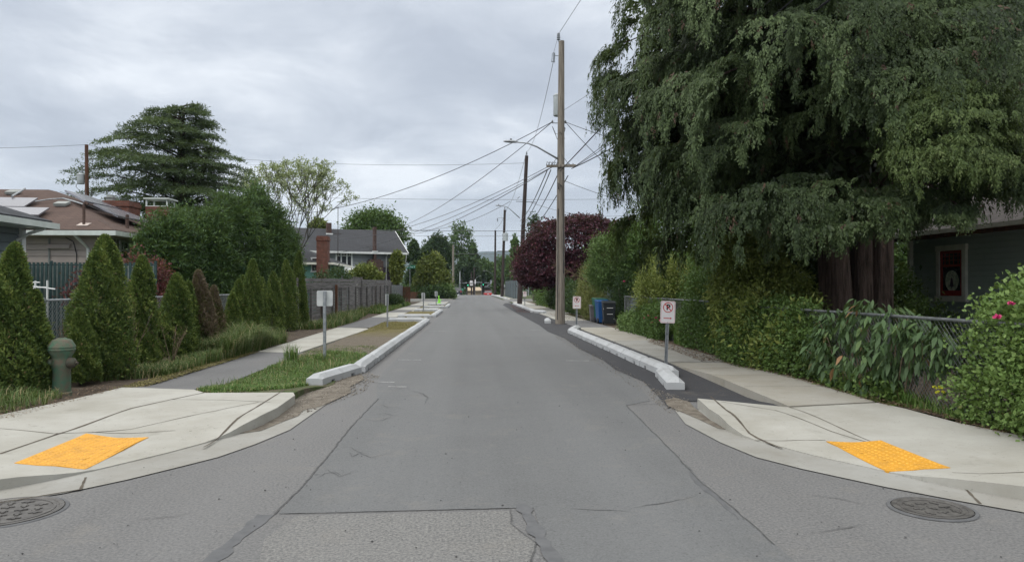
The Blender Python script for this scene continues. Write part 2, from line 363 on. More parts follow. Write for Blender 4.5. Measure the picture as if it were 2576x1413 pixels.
def limbs(mb, base, ells, n, r0, split=.35, seed=1, sides=7):
    rnd = random.Random(seed); b = Vector(base); E = ells
    for i in range(n):
        e = E[i % len(E)]
        tgt = Vector((e[0] + rnd.uniform(-.55, .55) * e[3], e[1] + rnd.uniform(-.55, .55) * e[4], e[2] + rnd.uniform(-.2, .65) * e[5]))
        st = b + Vector((0, 0, (tgt.z - b.z) * split * rnd.uniform(.5, 1))); mid = (st + tgt) / 2 + Vector((rnd.uniform(-.1, .1), rnd.uniform(-.1, .1), .05)) * (tgt - st).length
        mb.tube([st, mid, tgt], [r0 * .5, r0 * .3, r0 * .08], sides)
        for q in range(3):
            t2 = mid + (tgt - mid) * rnd.uniform(0, .8); e2 = t2 + Vector((rnd.uniform(-1, 1) * e[3], rnd.uniform(-1, 1) * e[4], rnd.uniform(-.1, .7) * e[5])) * .5
            mb.tube([t2, (t2 + e2) / 2 + Vector((0, 0, .05)), e2], [r0 * .16, r0 * .1, r0 * .04], 5)
def tree(name, base, trunk_r, ells, nclump, per, csize, L, W, leaf, label, cat='tree', group=None, bark='bark_grey', nl=6, **kw):
    """ells are local to the base"""
    t = thing(name, base, 0, label, cat, group)
    mb = MB(); top = max(e[2] for e in ells); cx = sum(e[0] for e in ells) / len(ells); cy = sum(e[1] for e in ells) / len(ells)
    pts = [(0, 0, -.3), (0, 0, .15), (cx * .1 + random.uniform(-.05, .05), cy * .1, top * .35), (cx * .45, cy * .45, top * .7), (cx * .8, cy * .8, top * 1.05)]
    mb.tube(pts, [trunk_r * 1.5, trunk_r * 1.15, trunk_r * .85, trunk_r * .6, trunk_r * .2], 10)
    limbs(mb, (cx * .1, cy * .1, top * .3), ells, nl, trunk_r, seed=int(nclump))
    mb.build('trunk', MT[bark], t, True)
    crown('crown', ells, nclump, per, csize, L, W, MT[leaf], t, **kw)
    return t
def shrub(name, base, ells, nclump, per, csize, L, W, leaf, label, cat='shrub', group=None, stems=6, **kw):
    t = thing(name, base, 0, label, cat, group); mb = MB()
    for i in range(stems):
        e = ells[i % len(ells)]
        x0, y0 = e[0] + random.uniform(-.3, .3) * e[3], e[1] + random.uniform(-.3, .3) * e[4]
        x1, y1, z1 = e[0] + random.uniform(-.8, .8) * e[3], e[1] + random.uniform(-.8, .8) * e[4], e[2] + random.uniform(0, .7) * e[5]
        mb.tube([(x0, y0, -.1), ((x0 * .7 + x1 * .3), (y0 * .7 + y1 * .3), z1 * .5), (x1, y1, z1)], [.03, .022, .008], 5)
    mb.build('stems', MT['bark_grey'], t, True)
    crown('foliage', ells, nclump, per, csize, L, W, MT[leaf], t, **kw)
    return t
def blades(name, P, H, W, mat, parent=None, lean=.5, rnd=None, dirs=None):
    """grass blades: a bent strip of two faces"""
    n = len(P); a = RG.random(n) * 6.283; h = np.stack([np.cos(a), np.sin(a), np.zeros(n)], 1) if dirs is None else dirs
    s = np.stack([-h[:, 1], h[:, 0], np.zeros(n)], 1); H = np.broadcast_to(np.asarray(H, float), (n,)) * (.5 + RG.random(n) * .8); ln = lean * (.3 + RG.random(n))
    up = np.array([0, 0, 1.0]); H_ = H[:, None]; l_ = ln[:, None]
    m = P + up * H_ * .6 + h * H_ * l_ * .25; tip = P + up * H_ * (1 - .45 * l_) + h * H_ * l_
    w = (W if np.isscalar(W) else W[:, None]) * .5
    V = np.stack([P - s * w, P + s * w, m + s * w * .8, m - s * w * .8, tip + s * w * .12, tip - s * w * .12], 1).reshape(-1, 3)
    i = np.arange(n)[:, None] * 6
    Fq = np.concatenate([i + np.array([0, 1, 2, 3]), i + np.array([3, 2, 4, 5])], 1).reshape(-1, 4)
    r = RG.random(n) if rnd is None else rnd
    return np_mesh(name, V, Fq, mat, parent, np.repeat(r, 2))
def in_poly(x, y, poly):
    c = np.zeros(len(x), bool); n = len(poly)
    for i in range(n):
        x0, y0 = poly[i]; x1, y1 = poly[(i + 1) % n]
        cond = ((y0 > y) != (y1 > y)) & (x < (x1 - x0) * (y - y0) / ((y1 - y0) if abs(y1 - y0) > 1e-9 else 1e-9) + x0)
        c ^= cond
    return c
def scatter(poly, n):
    xs = [p[0] for p in poly]; ys = [p[1] for p in poly]
    x = RG.uniform(min(xs), max(xs), n); y = RG.uniform(min(ys), max(ys), n); k = in_poly(x, y, poly); return x[k], y[k]
def vnoise(x, y, s, seed=3):
    r = np.random.default_rng(seed); v = np.zeros(len(x))
    for k in range(7):
        f = r.normal(size=2) * s; v += np.sin(x * f[0] + y * f[1] + r.random() * 6.28)
    return v / 3.7
# ------------------------------------------------------------------ ground, street, footpaths
def smooth(t): t = max(0.0, min(1.0, t)); return t * t * (3 - 2 * t)
def segd(x, y, a, b):
    ax, ay = a; bx, by = b; dx, dy = bx - ax, by - ay
    t = max(0, min(1, ((x - ax) * dx + (y - ay) * dy) / (dx * dx + dy * dy))); return math.hypot(x - ax - t * dx, y - ay - t * dy)
def surf(name, poly, h, mat, step=.25, skirt=None, kind='structure', parent=None, ystep=None):
    bm = bmesh.new(); vs = [bm.verts.new((x, y, 0)) for x, y in poly]; f = bm.faces.new(vs)
    if f.normal.z < 0 or (f.normal_update() or f.normal.z < 0): f.normal_flip()
    bmesh.ops.triangulate(bm, faces=bm.faces[:], ngon_method='EAR_CLIP')
    xs = [p[0] for p in poly]; ys = [p[1] for p in poly]
    for ax, (lo, hi), st in ((0, (min(xs), max(xs)), step), (1, (min(ys), max(ys)), ystep or step)):
        k = math.ceil(lo / st + 1e-6)
        while k * st < hi - 1e-6:
            co = [0, 0, 0]; no = [0, 0, 0]; co[ax] = k * st; no[ax] = 1
            bmesh.ops.bisect_plane(bm, geom=bm.verts[:] + bm.edges[:] + bm.faces[:], plane_co=co, plane_no=no); k += 1
    bmesh.ops.remove_doubles(bm, verts=bm.verts[:], dist=1e-5)
    for v in bm.verts: v.co.z = h(v.co.x, v.co.y)
    if skirt is not None:
        be = [e for e in bm.edges if e.is_boundary]
        r = bmesh.ops.extrude_edge_only(bm, edges=be)
        for v in [g for g in r['geom'] if isinstance(g, bmesh.types.BMVert)]: v.co.z = min(skirt, v.co.z - .01)
    bm.normal_update()
    me = bpy.data.meshes.new(name); bm.to_mesh(me); bm.free(); me.materials.append(mat)
    o = bpy.data.objects.new(name, me); link(o, parent)
    if kind and parent is None: o['kind'] = kind
    return o
def ribbon(mb, pts, w, h, jit=0.0, seg=.1, lift=.004, taper=False, seed=0):
    rnd = random.Random(seed); P = []
    for a, b in zip(pts[:-1], pts[1:]):
        n = max(1, int(math.hypot(b[0] - a[0], b[1] - a[1]) / seg))
        P += [(a[0] + (b[0] - a[0]) * k / n, a[1] + (b[1] - a[1]) * k / n) for k in range(n)]
    P.append(pts[-1]); vs = []; m = len(P)
    off = 0
    for i, (x, y) in enumerate(P):
        x2, y2 = P[min(i + 1, m - 1)]; x1, y1 = P[max(i - 1, 0)]; d = math.hypot(x2 - x1, y2 - y1) or 1; nx, ny = -(y2 - y1) / d, (x2 - x1) / d
        off = off * .8 + rnd.uniform(-jit, jit); ww = w * .5 * (rnd.uniform(.6, 1.4) if jit else 1)
        if taper: ww *= max(.12, math.sin(math.pi * min(.97, max(.03, i / (m - 1)))))
        for s in (-1, 1):
            px, py = x + nx * (off + s * ww), y + ny * (off + s * ww); vs.append((px, py, h(px, py) + lift))
    mb.add(vs, [(2 * i, 2 * i + 1, 2 * i + 3, 2 * i + 2) for i in range(m - 1)])
flat = lambda z: (lambda x, y: z + zg(y))
# ground to the horizon
gy = [-400, -60, -30, 0, 4, 20, 60, 100, 140, 150, 154, 158, 162, 166.7, 175, 200, 240, 280, 330, 600, 1500, 4000]
gx = [-4000, -600, -120, -40, -10, 0, 10, 40, 120, 600, 4000]
mb = MB(); mb.add([(x, y, zg(y) - .035) for y in gy for x in gx], [(j * 11 + i, j * 11 + i + 1, (j + 1) * 11 + i + 1, (j + 1) * 11 + i) for j in range(len(gy) - 1) for i in range(10)])
tag(mb.build('ground', MT['turf']), kind='structure')
T = [(-60, -30), (60, -30), (60, 4.4), (7, 4.6), (5, 5.3), (3.7, 6.6), (3.4, 8.5), (3.4, 9.6), (4.25, 9.9), (4.25, 330), (-2.1, 330), (-2.1, 10.9), (-2.7, 10.0), (-2.7, 8), (-3.1, 7), (-3.8, 6.4), (-5, 5.7), (-8, 5.0), (-60, 4.8)]
surf('road', T, flat(0), MT['asphalt_old'], 6, ystep=3)
# smoother resurfaced lane with a saw-cut edge
surf('road_surfacing', [(-1.34, 5.32), (.30, 5.36), (.47, 5.35), (.46, 2.5), (1.9, 2.5), (1.9, 6), (1.98, 7.2), (2.02, 7.9), (2.12, 9.9), (2.55, 10.3), (2.9, 12.9), (2.88, 16), (2.95, 24), (2.9, 330), (-1.68, 330), (-1.6, 30), (-1.62, 14), (-1.5, 12.2), (-1.33, 10.8)], flat(.004), MT['asphalt'], 6, ystep=3)
surf('road_patch', [(-1.36, 2.6), (.34, 2.6), (.35, 4.3), (.42, 4.6), (.28, 5.0), (.30, 5.30), (-1.2, 5.27), (-1.3, 4.8), (-1.22, 4.4), (-1.4, 4.0)], flat(.002), MT['asphalt_patch'], 1)
surf('road_shoulder', [(2.62, 9.6), (2.95, 10.2), (3.35, 10.15), (3.93, 8.88), (4.24, 9.9), (4.24, 44), (4.6, 46), (4.6, 74), (3.6, 74), (3.0, 66), (2.93, 45), (2.95, 31), (2.82, 26.5), (2.98, 23), (2.84, 19), (2.93, 16), (2.82, 14.2), (2.95, 12.4), (2.8, 11.0)], lambda x, y: .009 + (.08 * smooth((10.4 - y) / 1.2) * smooth((x - 3.1) / .5)), MT['asphalt_new'], .5)
surf('side_street', [(-60, 81), (-2.05, 81), (-2.05, 94), (-60, 94)], flat(-.004), MT['asphalt_old'], 8)
surf('side_street', [(4.2, 81), (60, 81), (60, 94), (4.2, 94)], flat(-.004), MT['asphalt_old'], 8)
# left corner slab with kerb ramp
LA, LB = (-2.72, 7.66), (-3.22, 6.67)
hl = lambda x, y: .018 + .112 * smooth(min(segd(x, y, LA, LB), segd(x, y, (-3.65, 6.85), (-3.66, 7.9)) * .55 + .22) / 1.05)
RA, RB = (3.0, 7.45), (3.58, 6.2)
hr = lambda x, y: .018 + .112 * smooth(min(segd(x, y, RA, RB), segd(x, y, (3.85, 6.3), (3.87, 7.15)) * .55 + .22) / 1.05) * smooth((15.5 - y) / 4)
LS = [(-2.46, 10.53), (-2.37, 10.25), (-2.34, 9.2), (-2.40, 8.5), (-2.54, 8.05), (-2.72, 7.66), (-2.9, 7.25), (-3.22, 6.67), (-3.42, 6.35), (-3.67, 6.03), (-4.2, 5.68), (-5.2, 5.3), (-7, 5.05), (-22, 4.95), (-22, 7.9), (-8, 8.0), (-5.5, 8.3), (-5.2, 10.05), (-5.09, 11.2), (-3.95, 10.9), (-3.68, 10.55)]
surf('corner_pavement', LS, hl, MT['conc'], .18, skirt=-.02)
RS = [(3.02, 9.65), (2.9, 8.8), (2.86, 8.05), (2.9, 7.7), (3.0, 7.45), (3.25, 6.8), (3.58, 6.2), (3.72, 5.88), (3.89, 5.62), (4.18, 5.27), (4.7, 4.95), (5.6, 4.7), (8, 4.6), (22, 4.6), (22, 6.9), (7.5, 6.85), (5.5, 6.9), (5.3, 7.8), (5.28, 8.7), (5.2, 9.15), (3.93, 8.87)]
surf('corner_pavement', RS, hr, MT['conc'], .18, skirt=-.02)
def gut(x, y): return .009
surf('gutter', [(-1.93, 10.5), (-1.96, 9.75), (-2.0, 8.41), (-2.17, 7.65), (-2.35, 7.1), (-2.55, 6.76), (-2.83, 6.31), (-3.13, 5.93), (-3.45, 5.68), (-4.2, 5.3), (-5.2, 4.95), (-7, 4.72), (-22, 4.6), (-22, 5.1), (-7, 5.2), (-5.2, 5.5), (-4.2, 5.9), (-3.7, 6.4), (-3.3, 7), (-2.9, 7.9), (-2.6, 8.4), (-2.5, 9.2), (-2.55, 10.5)], gut, MT['conc_grey'], .5)
surf('gutter', [(2.66, 9.45), (2.52, 8.5), (2.58, 7.45), (2.69, 6.8), (2.92, 6.34), (3.11, 6.05), (3.32, 5.73), (3.65, 5.33), (3.95, 5.0), (4.5, 4.62), (5.5, 4.35), (8, 4.25), (22, 4.25), (22, 4.7), (8, 4.75), (5.6, 4.9), (4.4, 5.4), (3.9, 5.9), (3.5, 6.6), (3.1, 7.6), (3.0, 8.3), (3.1, 9.45)], gut, MT['conc_grey'], .5)
# silt in the gutters
surf('silt', [(-2.5, 10.9), (-2.45, 10.45), (-2.35, 9.6), (-2.37, 8.7), (-2.5, 8.2), (-2.3, 8.35), (-2.2, 8.9), (-2.1, 9.3), (-2.14, 9.7), (-1.98, 10.0), (-1.88, 10.6), (-1.78, 11.3), (-1.9, 12.0), (-1.8, 12.9), (-1.95, 13.6), (-2.5, 12.6)], flat(.014), MT['silt'], .4)
surf('silt', [(2.98, 9.7), (2.88, 8.7), (2.9, 8.1), (2.8, 8.2), (2.76, 8.8), (2.7, 9.3), (2.66, 9.8), (2.75, 10.3), (2.95, 10.5), (3.05, 10.1)], flat(.014), MT['silt'], .4)
# verges
def vz(x, y): return .015 + .09 * smooth((12.2 - y) / 1.4) + .03 * math.sin(x * 5.1 + y * 2.3) * math.sin(y * 3.7 - x) * .5 + .06 * max(0, math.sin(x * 1.7 + 4) * math.sin(y * .55 + 1.2)) * smooth((x + 4.4) / .5) * (1 if 15 < y < 24 else .2)
surf('verge', [(-3.68, 10.58), (-3.95, 10.95), (-3.92, 18), (-3.86, 34.5), (-1.98, 34.5), (-1.98, 14.5), (-2.3, 13.2), (-2.2, 12.2), (-2.45, 11.2), (-2.46, 10.58)], vz, MT['verge'], .2, skirt=-.02)
for a, b in ((39.4, 48.6), (57, 65.2)): surf('verge', [(-3.86, a), (-3.86, b), (-1.9, b), (-1.9, a)], flat(.02), MT['verge'], 2)
def vr(x, y): return .02 + .05 * math.sin(x * 3 + y) * math.sin(y * 1.3) + .10 * smooth((10.6 - y) / 3)
surf('planting_strip', [(-9, 8.05), (-5.5, 8.34), (-5.22, 10.05), (-5.12, 11.2), (-5.12, 29), (-5.15, 80), (-7.5, 80), (-9, 60)], lambda x, y: .03 + .08 * smooth((12 - y) / 2) + .02 * math.sin(x * 4 + y * 3), MT['soil'], 1.0)
surf('planting_strip', [(30, 6.9), (7.5, 6.88), (5.52, 6.93), (5.32, 7.8), (5.3, 8.7), (5.22, 9.2), (5.35, 12), (5.55, 15), (5.62, 30), (6.1, 46), (6.1, 80), (13, 80), (30, 60)], vr, MT['soil'], 1.2)
# footpaths in alternating concrete and asphalt panels
def path(x0, x1, y0, y1, m, z=.03): surf('footpath', [(x0, y0), (x1, y0), (x1, y1), (x0, y1)], (lambda x, y: z + zg(y)), MT[m], 3, skirt=-.02)
surf('footpath', [(-5.09, 11.22), (-3.97, 10.93), (-3.94, 18), (-5.12, 18.3)], lambda x, y: .022 + .10 * smooth((12.3 - y) / 1.3), MT['asphalt_walk'], .4, skirt=-.02)
surf('footpath', [(-5.13, 18.32), (-4.08, 18.0), (-3.75, 28.5), (-5.13, 29.2)], flat(.034), MT['conc'], 2, skirt=-.02)
for y0, y1, m in ((29.2, 39.2, 'asphalt_walk'), (39.2, 46.5, 'conc'), (46.5, 51.5, 'asphalt_walk'), (51.5, 59, 'conc'), (59, 64, 'asphalt_walk'), (64, 80.6, 'conc')): path(-5.13, -3.85, y0, y1 - .02, m, .03)
for y0, y1, m in ((34, 39.3, 'conc_grey'), (48.8, 56.8, 'conc_grey'), (65.6, 80.6, 'conc')): path(-3.83, -2.2, y0, y1 - .02, m, .016)
surf('footpath', [(3.95, 8.95), (5.2, 9.22), (5.33, 12), (5.5, 15.25), (4.2, 15.3), (4.08, 12)], lambda x, y: hr(x, y) + .002, MT['conc_walk'], .3, skirt=-.02)
for y0, y1, m in ((15.32, 21.6, 'conc_grey'), (21.62, 28.7, 'conc_walk'), (28.72, 34.6, 'asphalt_walk'), (34.62, 39, 'conc'), (39.02, 44.5, 'conc_grey')): path(4.2, 5.58, y0, y1, m)
for y0, y1, m in ((44.55, 52, 'conc_grey'), (52.02, 60, 'conc_walk'), (60.02, 68, 'conc_grey'), (68.02, 80.6, 'conc'), (94.2, 108, 'conc'), (108, 150, 'conc')): path(4.62, 6.1, y0, y1, m)
for y0, y1 in ((94.2, 110), (110.1, 150)): path(-5.4, -2.6, y0, y1, 'conc', .05)
# kerbs round the far side street
mb = MB()
mb.bb(-22, -3.0, 94.0, 94.35, 0, .14); mb.bb(-3.0, -2.1, 94.1, 94.6, 0, .12); mb.bb(5.2, 22, 94.0, 94.35, 0, .14); mb.bb(6.1, 22, 80.7, 81.0, -.02, .12); mb.bb(-22, -5.2, 80.7, 81.0, -.02, .12)
tag(mb.build('kerb', MT['conc']), kind='structure')
# joints scored in the corner slabs
def jl(l, z=.08): return [(G(u, v, z).x, G(u, v, z).y) for u, v in l]
mb = MB()
for k, l in enumerate([[(0, 1141), (145, 1091), (330, 1037), (431, 1014), (515, 996)], [(140, 1090), (330, 1074), (540, 1043), (650, 1021)], [(431, 1014), (560, 1015), (680, 1021)], [(715, 989), (640, 1037), (512, 1111)], [(0, 1088), (145, 1091)]]):
    ribbon(mb, jl(l), .022 if k in (0, 3) else .012, hl, .0006, .15, .003, seed=k)
ribbon(mb, [(-2.95, 8.08), (-4.0, 8.12)], .01, hl, 0, .2, .003)
mb.build('slab_joints', MT['joint'])['kind'] = 'structure'
mb = MB()
for k, l in enumerate([[(1787, 1006), (1825, 1040), (1885, 1080), (1968, 1112)], [(1815, 1020), (1950, 1042), (2090, 1082), (2215, 1109)], [(1986, 1034), (2100, 1072), (2215, 1109)], [(1990, 1034), (2165, 1024)], [(2395, 1182), (2470, 1190), (2576, 1193)]]):
    ribbon(mb, jl(l), .024 if k == 0 else .012, hr, .0006, .15, .003, seed=k)
ribbon(mb, [(2.95, 7.5), (3.6, 7.3)], .01, hr, 0, .2, .003)
for yy in (10.75, 12.2, 13.75): ribbon(mb, [(4.02 + .03 * (yy - 9), yy), (5.25 + .05 * (yy - 9), yy - .05)], .012, hr, .002, .2, .007, seed=int(yy * 9))
mb.build('slab_joints', MT['joint'])['kind'] = 'structure'
mb = MB(); rj = random.Random(4)
for yy in np.arange(16.7, 44, 1.55): ribbon(mb, [(4.22, yy), (5.56, yy)], .014, flat(.03), .002, .3, .004, seed=int(yy * 7))
for yy in np.arange(19.7, 29, 1.5): ribbon(mb, [(-5.1, yy), (-3.95, yy)], .014, flat(.034), .002, .3, .004, seed=int(yy * 5))
mb.build('slab_joints', MT['joint'])['kind'] = 'structure'
mb = MB()
for pts in ([(-3.55, 5.62), (-3.05, 6.02), (-3.2, 6.4)], [(3.75, 5.24), (3.92, 5.66)], [(4.05, 4.93), (4.2, 5.26)]): ribbon(mb, pts, .02, lambda x, y: .0085, .002, .08, .004, seed=3)
mb.build('gutter_joints', MT['joint'])['kind'] = 'structure'
# kerb face joints
# cracks and saw cuts
mb = MB()
ribbon(mb, [(-1.30, 10.7), (-1.34, 8.5), (-1.33, 6.5), (-1.36, 5.3)], .013, flat(.004), .006, .05, .004, seed=5)
ribbon(mb, [(2.12, 9.9), (2.03, 8.2), (1.98, 7.2), (1.9, 6.0), (1.90, 4.5)], .010, flat(.004), .005, .05, .004, seed=6)
ribbon(mb, [(-1.3, 5.31), (.3, 5.35)], .007, flat(.004), .002, .05, .004, seed=7)
ribbon(mb, [(.3, 5.33), (.29, 5.0), (.42, 4.62), (.36, 4.3), (.4, 3.9)], .006, flat(.004), .004, .04, .004, seed=8)
ribbon(mb, [(2.12, 9.95), (2.6, 10.0)], .010, flat(.004), .004, .05, .004, seed=12)
rk = random.Random(9)
for k in range(9):
    y = rk.uniform(6.2, 12.5); x = -1.28; pts = [(x, y)]
    for q in range(rk.randint(3, 6)): x += rk.uniform(.03, .14); y += rk.uniform(-.22, .22); pts.append((x, y))
    ribbon(mb, pts, .007, flat(.004), .006, .05, .004, taper=True, seed=k)
for (x, y, dx, dy) in ((-.95, 11.6, .4, -.9), (-.7, 11.3, .1, -1.2), (-1.1, 10.9, .5, .2), (1.75, 5.6, -.6, -.3), (2.2, 4.7, .5, .15), (1.2, 5.2, -.5, .1), (-2.3, 5.2, .35, .2), (2.6, 5.6, .3, -.35)):
    ribbon(mb, [(x, y), (x + dx * .5 + .06, y + dy * .5), (x + dx, y + dy)], .008, flat(.004), .01, .05, .004, taper=True, seed=int(x * 10))
mb.build('road_cracks', MT['tar'])['kind'] = 'structure'
mb = MB()
ribbon(mb, [(-1.42, 5.3), (-1.46, 4.9), (-1.5, 4.5), (-1.55, 4.0)], .11, flat(0), .01, .08, .004, seed=21)
ribbon(mb, [(.38, 5.45), (.40, 5.3), (.44, 4.8), (.5, 4.3), (.52, 3.9)], .09, flat(.004), .0015, .08, .004, seed=22)
ribbon(mb, [(1.93, 6.6), (1.87, 5.7), (1.85, 5.0)], .07, flat(.004), .015, .08, .002, taper=True, seed=23)
mb.build('road_sealant', MT['seal'])['kind'] = 'structure'
# short white layout ticks on the asphalt
MT['tick'] = plain('worn_white_marking', (.42, .42, .42), (.24, .24, .245), 14, .9, co='World', lo=.4, hi=.6)
mb = MB()
for (x, y, w) in ((-1.55, 16.4, .5), (-1.45, 27, .7), (-1.4, 43, .9), (2.1, 16.0, .5), (2.25, 27.5, .45), (2.3, 41, .8), (-1.6, 12.6, .35), (-1.3, 12.0, .3)):
    ribbon(mb, [(x, y), (x + w, y - .06)], .05, flat(.004), .008, .06, .004, seed=int(y))
mb.build('road_marking', MT['tick'])['kind'] = 'structure'
# small stones and crumbs lying about
def stones(name, polys, n, smin, smax, z, mat, label):
    V = []; Fc = []; k = 0
    base = np.array([(1, 0, 0), (0, 1, 0), (-1, 0, 0), (0, -1, 0), (0, 0, 1), (0, 0, -1)], float); fc = np.array([(0, 1, 4), (1, 2, 4), (2, 3, 4), (3, 0, 4), (1, 0, 5), (2, 1, 5), (3, 2, 5), (0, 3, 5)])
    for poly in polys:
        x, y = scatter(poly, n); m = len(x); s = smin + (smax - smin) * RG.random(m) ** 3
        P = np.stack([x, y, np.full(m, z) + s * .2 + np.array([zg(q) for q in y])], 1)
        J = base[None] * (s[:, None, None] * (.6 + .8 * RG.random((m, 6, 1)))) * np.array([1, 1, .6])
        V.append((P[:, None] + J).reshape(-1, 3)); Fc.append((fc[None] + (np.arange(m)[:, None, None] + k) * 6).reshape(-1, 3)); k += m
    V = np.concatenate(V); Fc = np.concatenate(Fc)
    return tag(np_mesh(name, V, Fc, mat, None, RG.random(len(Fc))), label, 'gravel', kind='stuff')
stones('gravel', [[(-2.45, 10.9), (-2.3, 9.2), (-2.2, 9.0), (-1.9, 10.0), (-1.6, 11.3), (-1.6, 13.4), (-1.9, 14), (-2.4, 12.8)]], 2400, .005, .017, .012, MT['gravel'], 'brown gravel crumbs in the gutter by the left kerb')
stones('gravel', [[(2.5, 9.2), (2.9, 9.5), (3.1, 10.3), (2.9, 11.6), (2.6, 10.6)], [(2.6, 11), (2.95, 11), (3.0, 24), (2.75, 24)]], 1100, .004, .013, .011, MT['gravel'], 'loose grit along the dark asphalt edge')
stones('gravel', [[(-3.5, 4.2), (3.6, 4.2), (2.6, 11), (-2, 11)]], 260, .004, .010, .006, MT['tar'], 'scattered dark stone crumbs on the roadway')
# tactile pads
def pad(name, q, hf, label):
    q = [Vector((a, b, 0)) for a, b in q]; t = thing(name, (q[0].x, q[0].y, 0), 0, label, 'tactile paving', 'yellow tactile pads at the kerb ramps')
    def at(u, v, dz):
        p = q[0] * (1 - u) * (1 - v) + q[1] * u * (1 - v) + q[2] * u * v + q[3] * (1 - u) * v
        return (p.x - q[0].x, p.y - q[0].y, hf(p.x, p.y) + dz)
    mb = MB(); n = 8
    mb.add([at(i / n, j / n, .006) for j in range(n + 1) for i in range(n + 1)], [(j * (n + 1) + i, j * (n + 1) + i + 1, (j + 1) * (n + 1) + i + 1, (j + 1) * (n + 1) + i) for j in range(n) for i in range(n)])
    e = 4 * n
    ring = [at(k / n, 0, 0) for k in range(n)] + [at(1, k / n, 0) for k in range(n)] + [at(1 - k / n, 1, 0) for k in range(n)] + [at(0, 1 - k / n, 0) for k in range(n)]
    mb.add([(x, y, z + .006) for x, y, z in ring] + [(x, y, z - .03) for x, y, z in ring], [(k, (k + 1) % e, e + (k + 1) % e, e + k) for k in range(e)])
    mb.build('plate', MT['yellow'], t)
    L = (q[1] - q[0]).length; W = (q[3] - q[0]).length; nu, nv = int(L / .06), int(W / .06); mb = MB()
    for i in range(nu):
        for j in range(nv):
            c = at((i + .5) / nu, (j + .5) / nv, .0055); vs = []
            for rr, zz in ((.0155, 0), (.010, .006)):
                vs += [(c[0] + rr * math.cos(a * math.pi / 3), c[1] + rr * math.sin(a * math.pi / 3), c[2] + zz) for a in range(6)]
            mb.add(vs, [tuple(range(6, 12))] + [(a, (a + 1) % 6, 6 + (a + 1) % 6, 6 + a) for a in range(6)])
    o = mb.build('domes', MT['yellow_dome'], t); o['kind'] = 'stuff'
MT['yellow_dome'] = plain('yellow_dome_plastic', (.74, .40, .06), (.5, .26, .04), 9, .55, 0, .3, co='World')
pad('tactile_pad', [(-3.98, 6.74), (-3.32, 6.62), (-3.28, 7.80), (-4.02, 8.04)], hl, 'yellow tactile pad on the left corner kerb ramp')
pad('tactile_pad', [(3.58, 6.16), (4.11, 6.11), (4.15, 7.25), (3.58, 7.24)], hr, 'yellow tactile pad on the right corner kerb ramp')
# manhole covers
def manhole(x, y, r, label, z=.0):
    t = thing('manhole_cover', (x, y, z), random.uniform(0, 1), label, 'manhole cover', 'round iron manhole covers in the roadway')
    mb = MB(); n_ = 40; rr_ = [(r + .035, 0), (r + .03, .006), (r + .008, .008), (r + .008, 0)]
    mb.add([(a * math.cos(k * math.tau / n_), a * math.sin(k * math.tau / n_), z_) for a, z_ in rr_ for k in range(n_)], [(i * n_ + k, i * n_ + (k + 1) % n_, (i + 1) * n_ + (k + 1) % n_, (i + 1) * n_ + k) for i in range(3) for k in range(n_)]); mb.build('collar', MT['seal'], t)
    mb = MB(); mb.lathe([(r, 0), (r, .012), (r - .03, .012), (r - .035, .006), (0.001, .0055)], n=40); mb.build('lid', MT['iron'], t)
    mb = MB(); s = .105
    for i in range(-4, 5):
        for j in range(-4, 5):
            cx, cy = i * s, j * s
            if math.hypot(cx, cy) < r - .09:
                rz = 0 if (i + j) % 2 else R(90)
                mb.box((cx, cy, .0085), (.082, .022, .009), rz); mb.box((cx + (.0 if rz else .0), cy, .0085), (.02, .05, .0088), rz)
    mb.build('tread', MT['iron'], t)
    mb = MB(); n_ = 36; rr_ = [(r - .05, .004), (r - .05, .0105), (r - .07, .0105), (r - .07, .004)]
    mb.add([(a * math.cos(k * math.tau / n_), a * math.sin(k * math.tau / n_), z_) for a, z_ in rr_ for k in range(n_)], [(i * n_ + k, i * n_ + (k + 1) % n_, (i + 1) * n_ + (k + 1) % n_, (i + 1) * n_ + k) for i in range(3) for k in range(n_)]); mb.build('rim', MT['iron'], t)
manhole(-3.30, 5.47, .37, 'round iron manhole cover cut by the left picture edge near the gutter')
manhole(3.33, 5.16, .26, 'round iron manhole cover beside the right gutter', .004)
# ------------------------------------------------------------------ concrete kerb blocks
def block_mesh():
    mb = MB(); L = 1.81
    def ring(y, zb, top=1.0, w=.14):
        h = .178 * top if top < 1 else .178
        zc = min(.11, h * .95); tw = .055 if top == 1.0 else .055
        return [(-w, y, zb), (-w, y, zc), (-tw, y, h), (tw, y, h), (w, y, zc), (w, y, zb)]
    secs = [(0, 0, .62), (.10, 0, 1.0), (.38, 0, 1.0), (.38, .05, 1.0), (.52, .05, 1.0), (.52, 0, 1.0), (1.29, 0, 1.0), (1.29, .05, 1.0), (1.43, .05, 1.0), (1.43, 0, 1.0), (L - .10, 0, 1.0), (L, 0, .62)]
    vs = []
    for y, zb, tp in secs: vs += ring(y, zb, tp)
    fs = []
    for i in range(len(secs) - 1):
        a = i * 6; 
        for k in range(6): fs.append((a + k, a + 6 + k, a + 6 + (k + 1) % 6, a + (k + 1) % 6))
    fs.append(tuple(range(6))); fs.append(tuple(range((len(secs) - 1) * 6, len(secs) * 6))[::-1])
    mb.add(vs, fs); return mb
blk0 = None; ORD = ['nearest', 'second', 'third', 'fourth', 'fifth', 'sixth', 'seventh', 'eighth', 'ninth', 'tenth', 'eleventh', 'twelfth', 'thirteenth', 'fourteenth', 'fifteenth', 'sixteenth', 'seventeenth', 'eighteenth', 'nineteenth', 'twentieth', 'twenty-first', 'twenty-second', 'twenty-third', 'twenty-fourth', 'twenty-fifth', 'twenty-sixth', 'twenty-seventh', 'twenty-eighth', 'twenty-ninth', 'thirtieth']
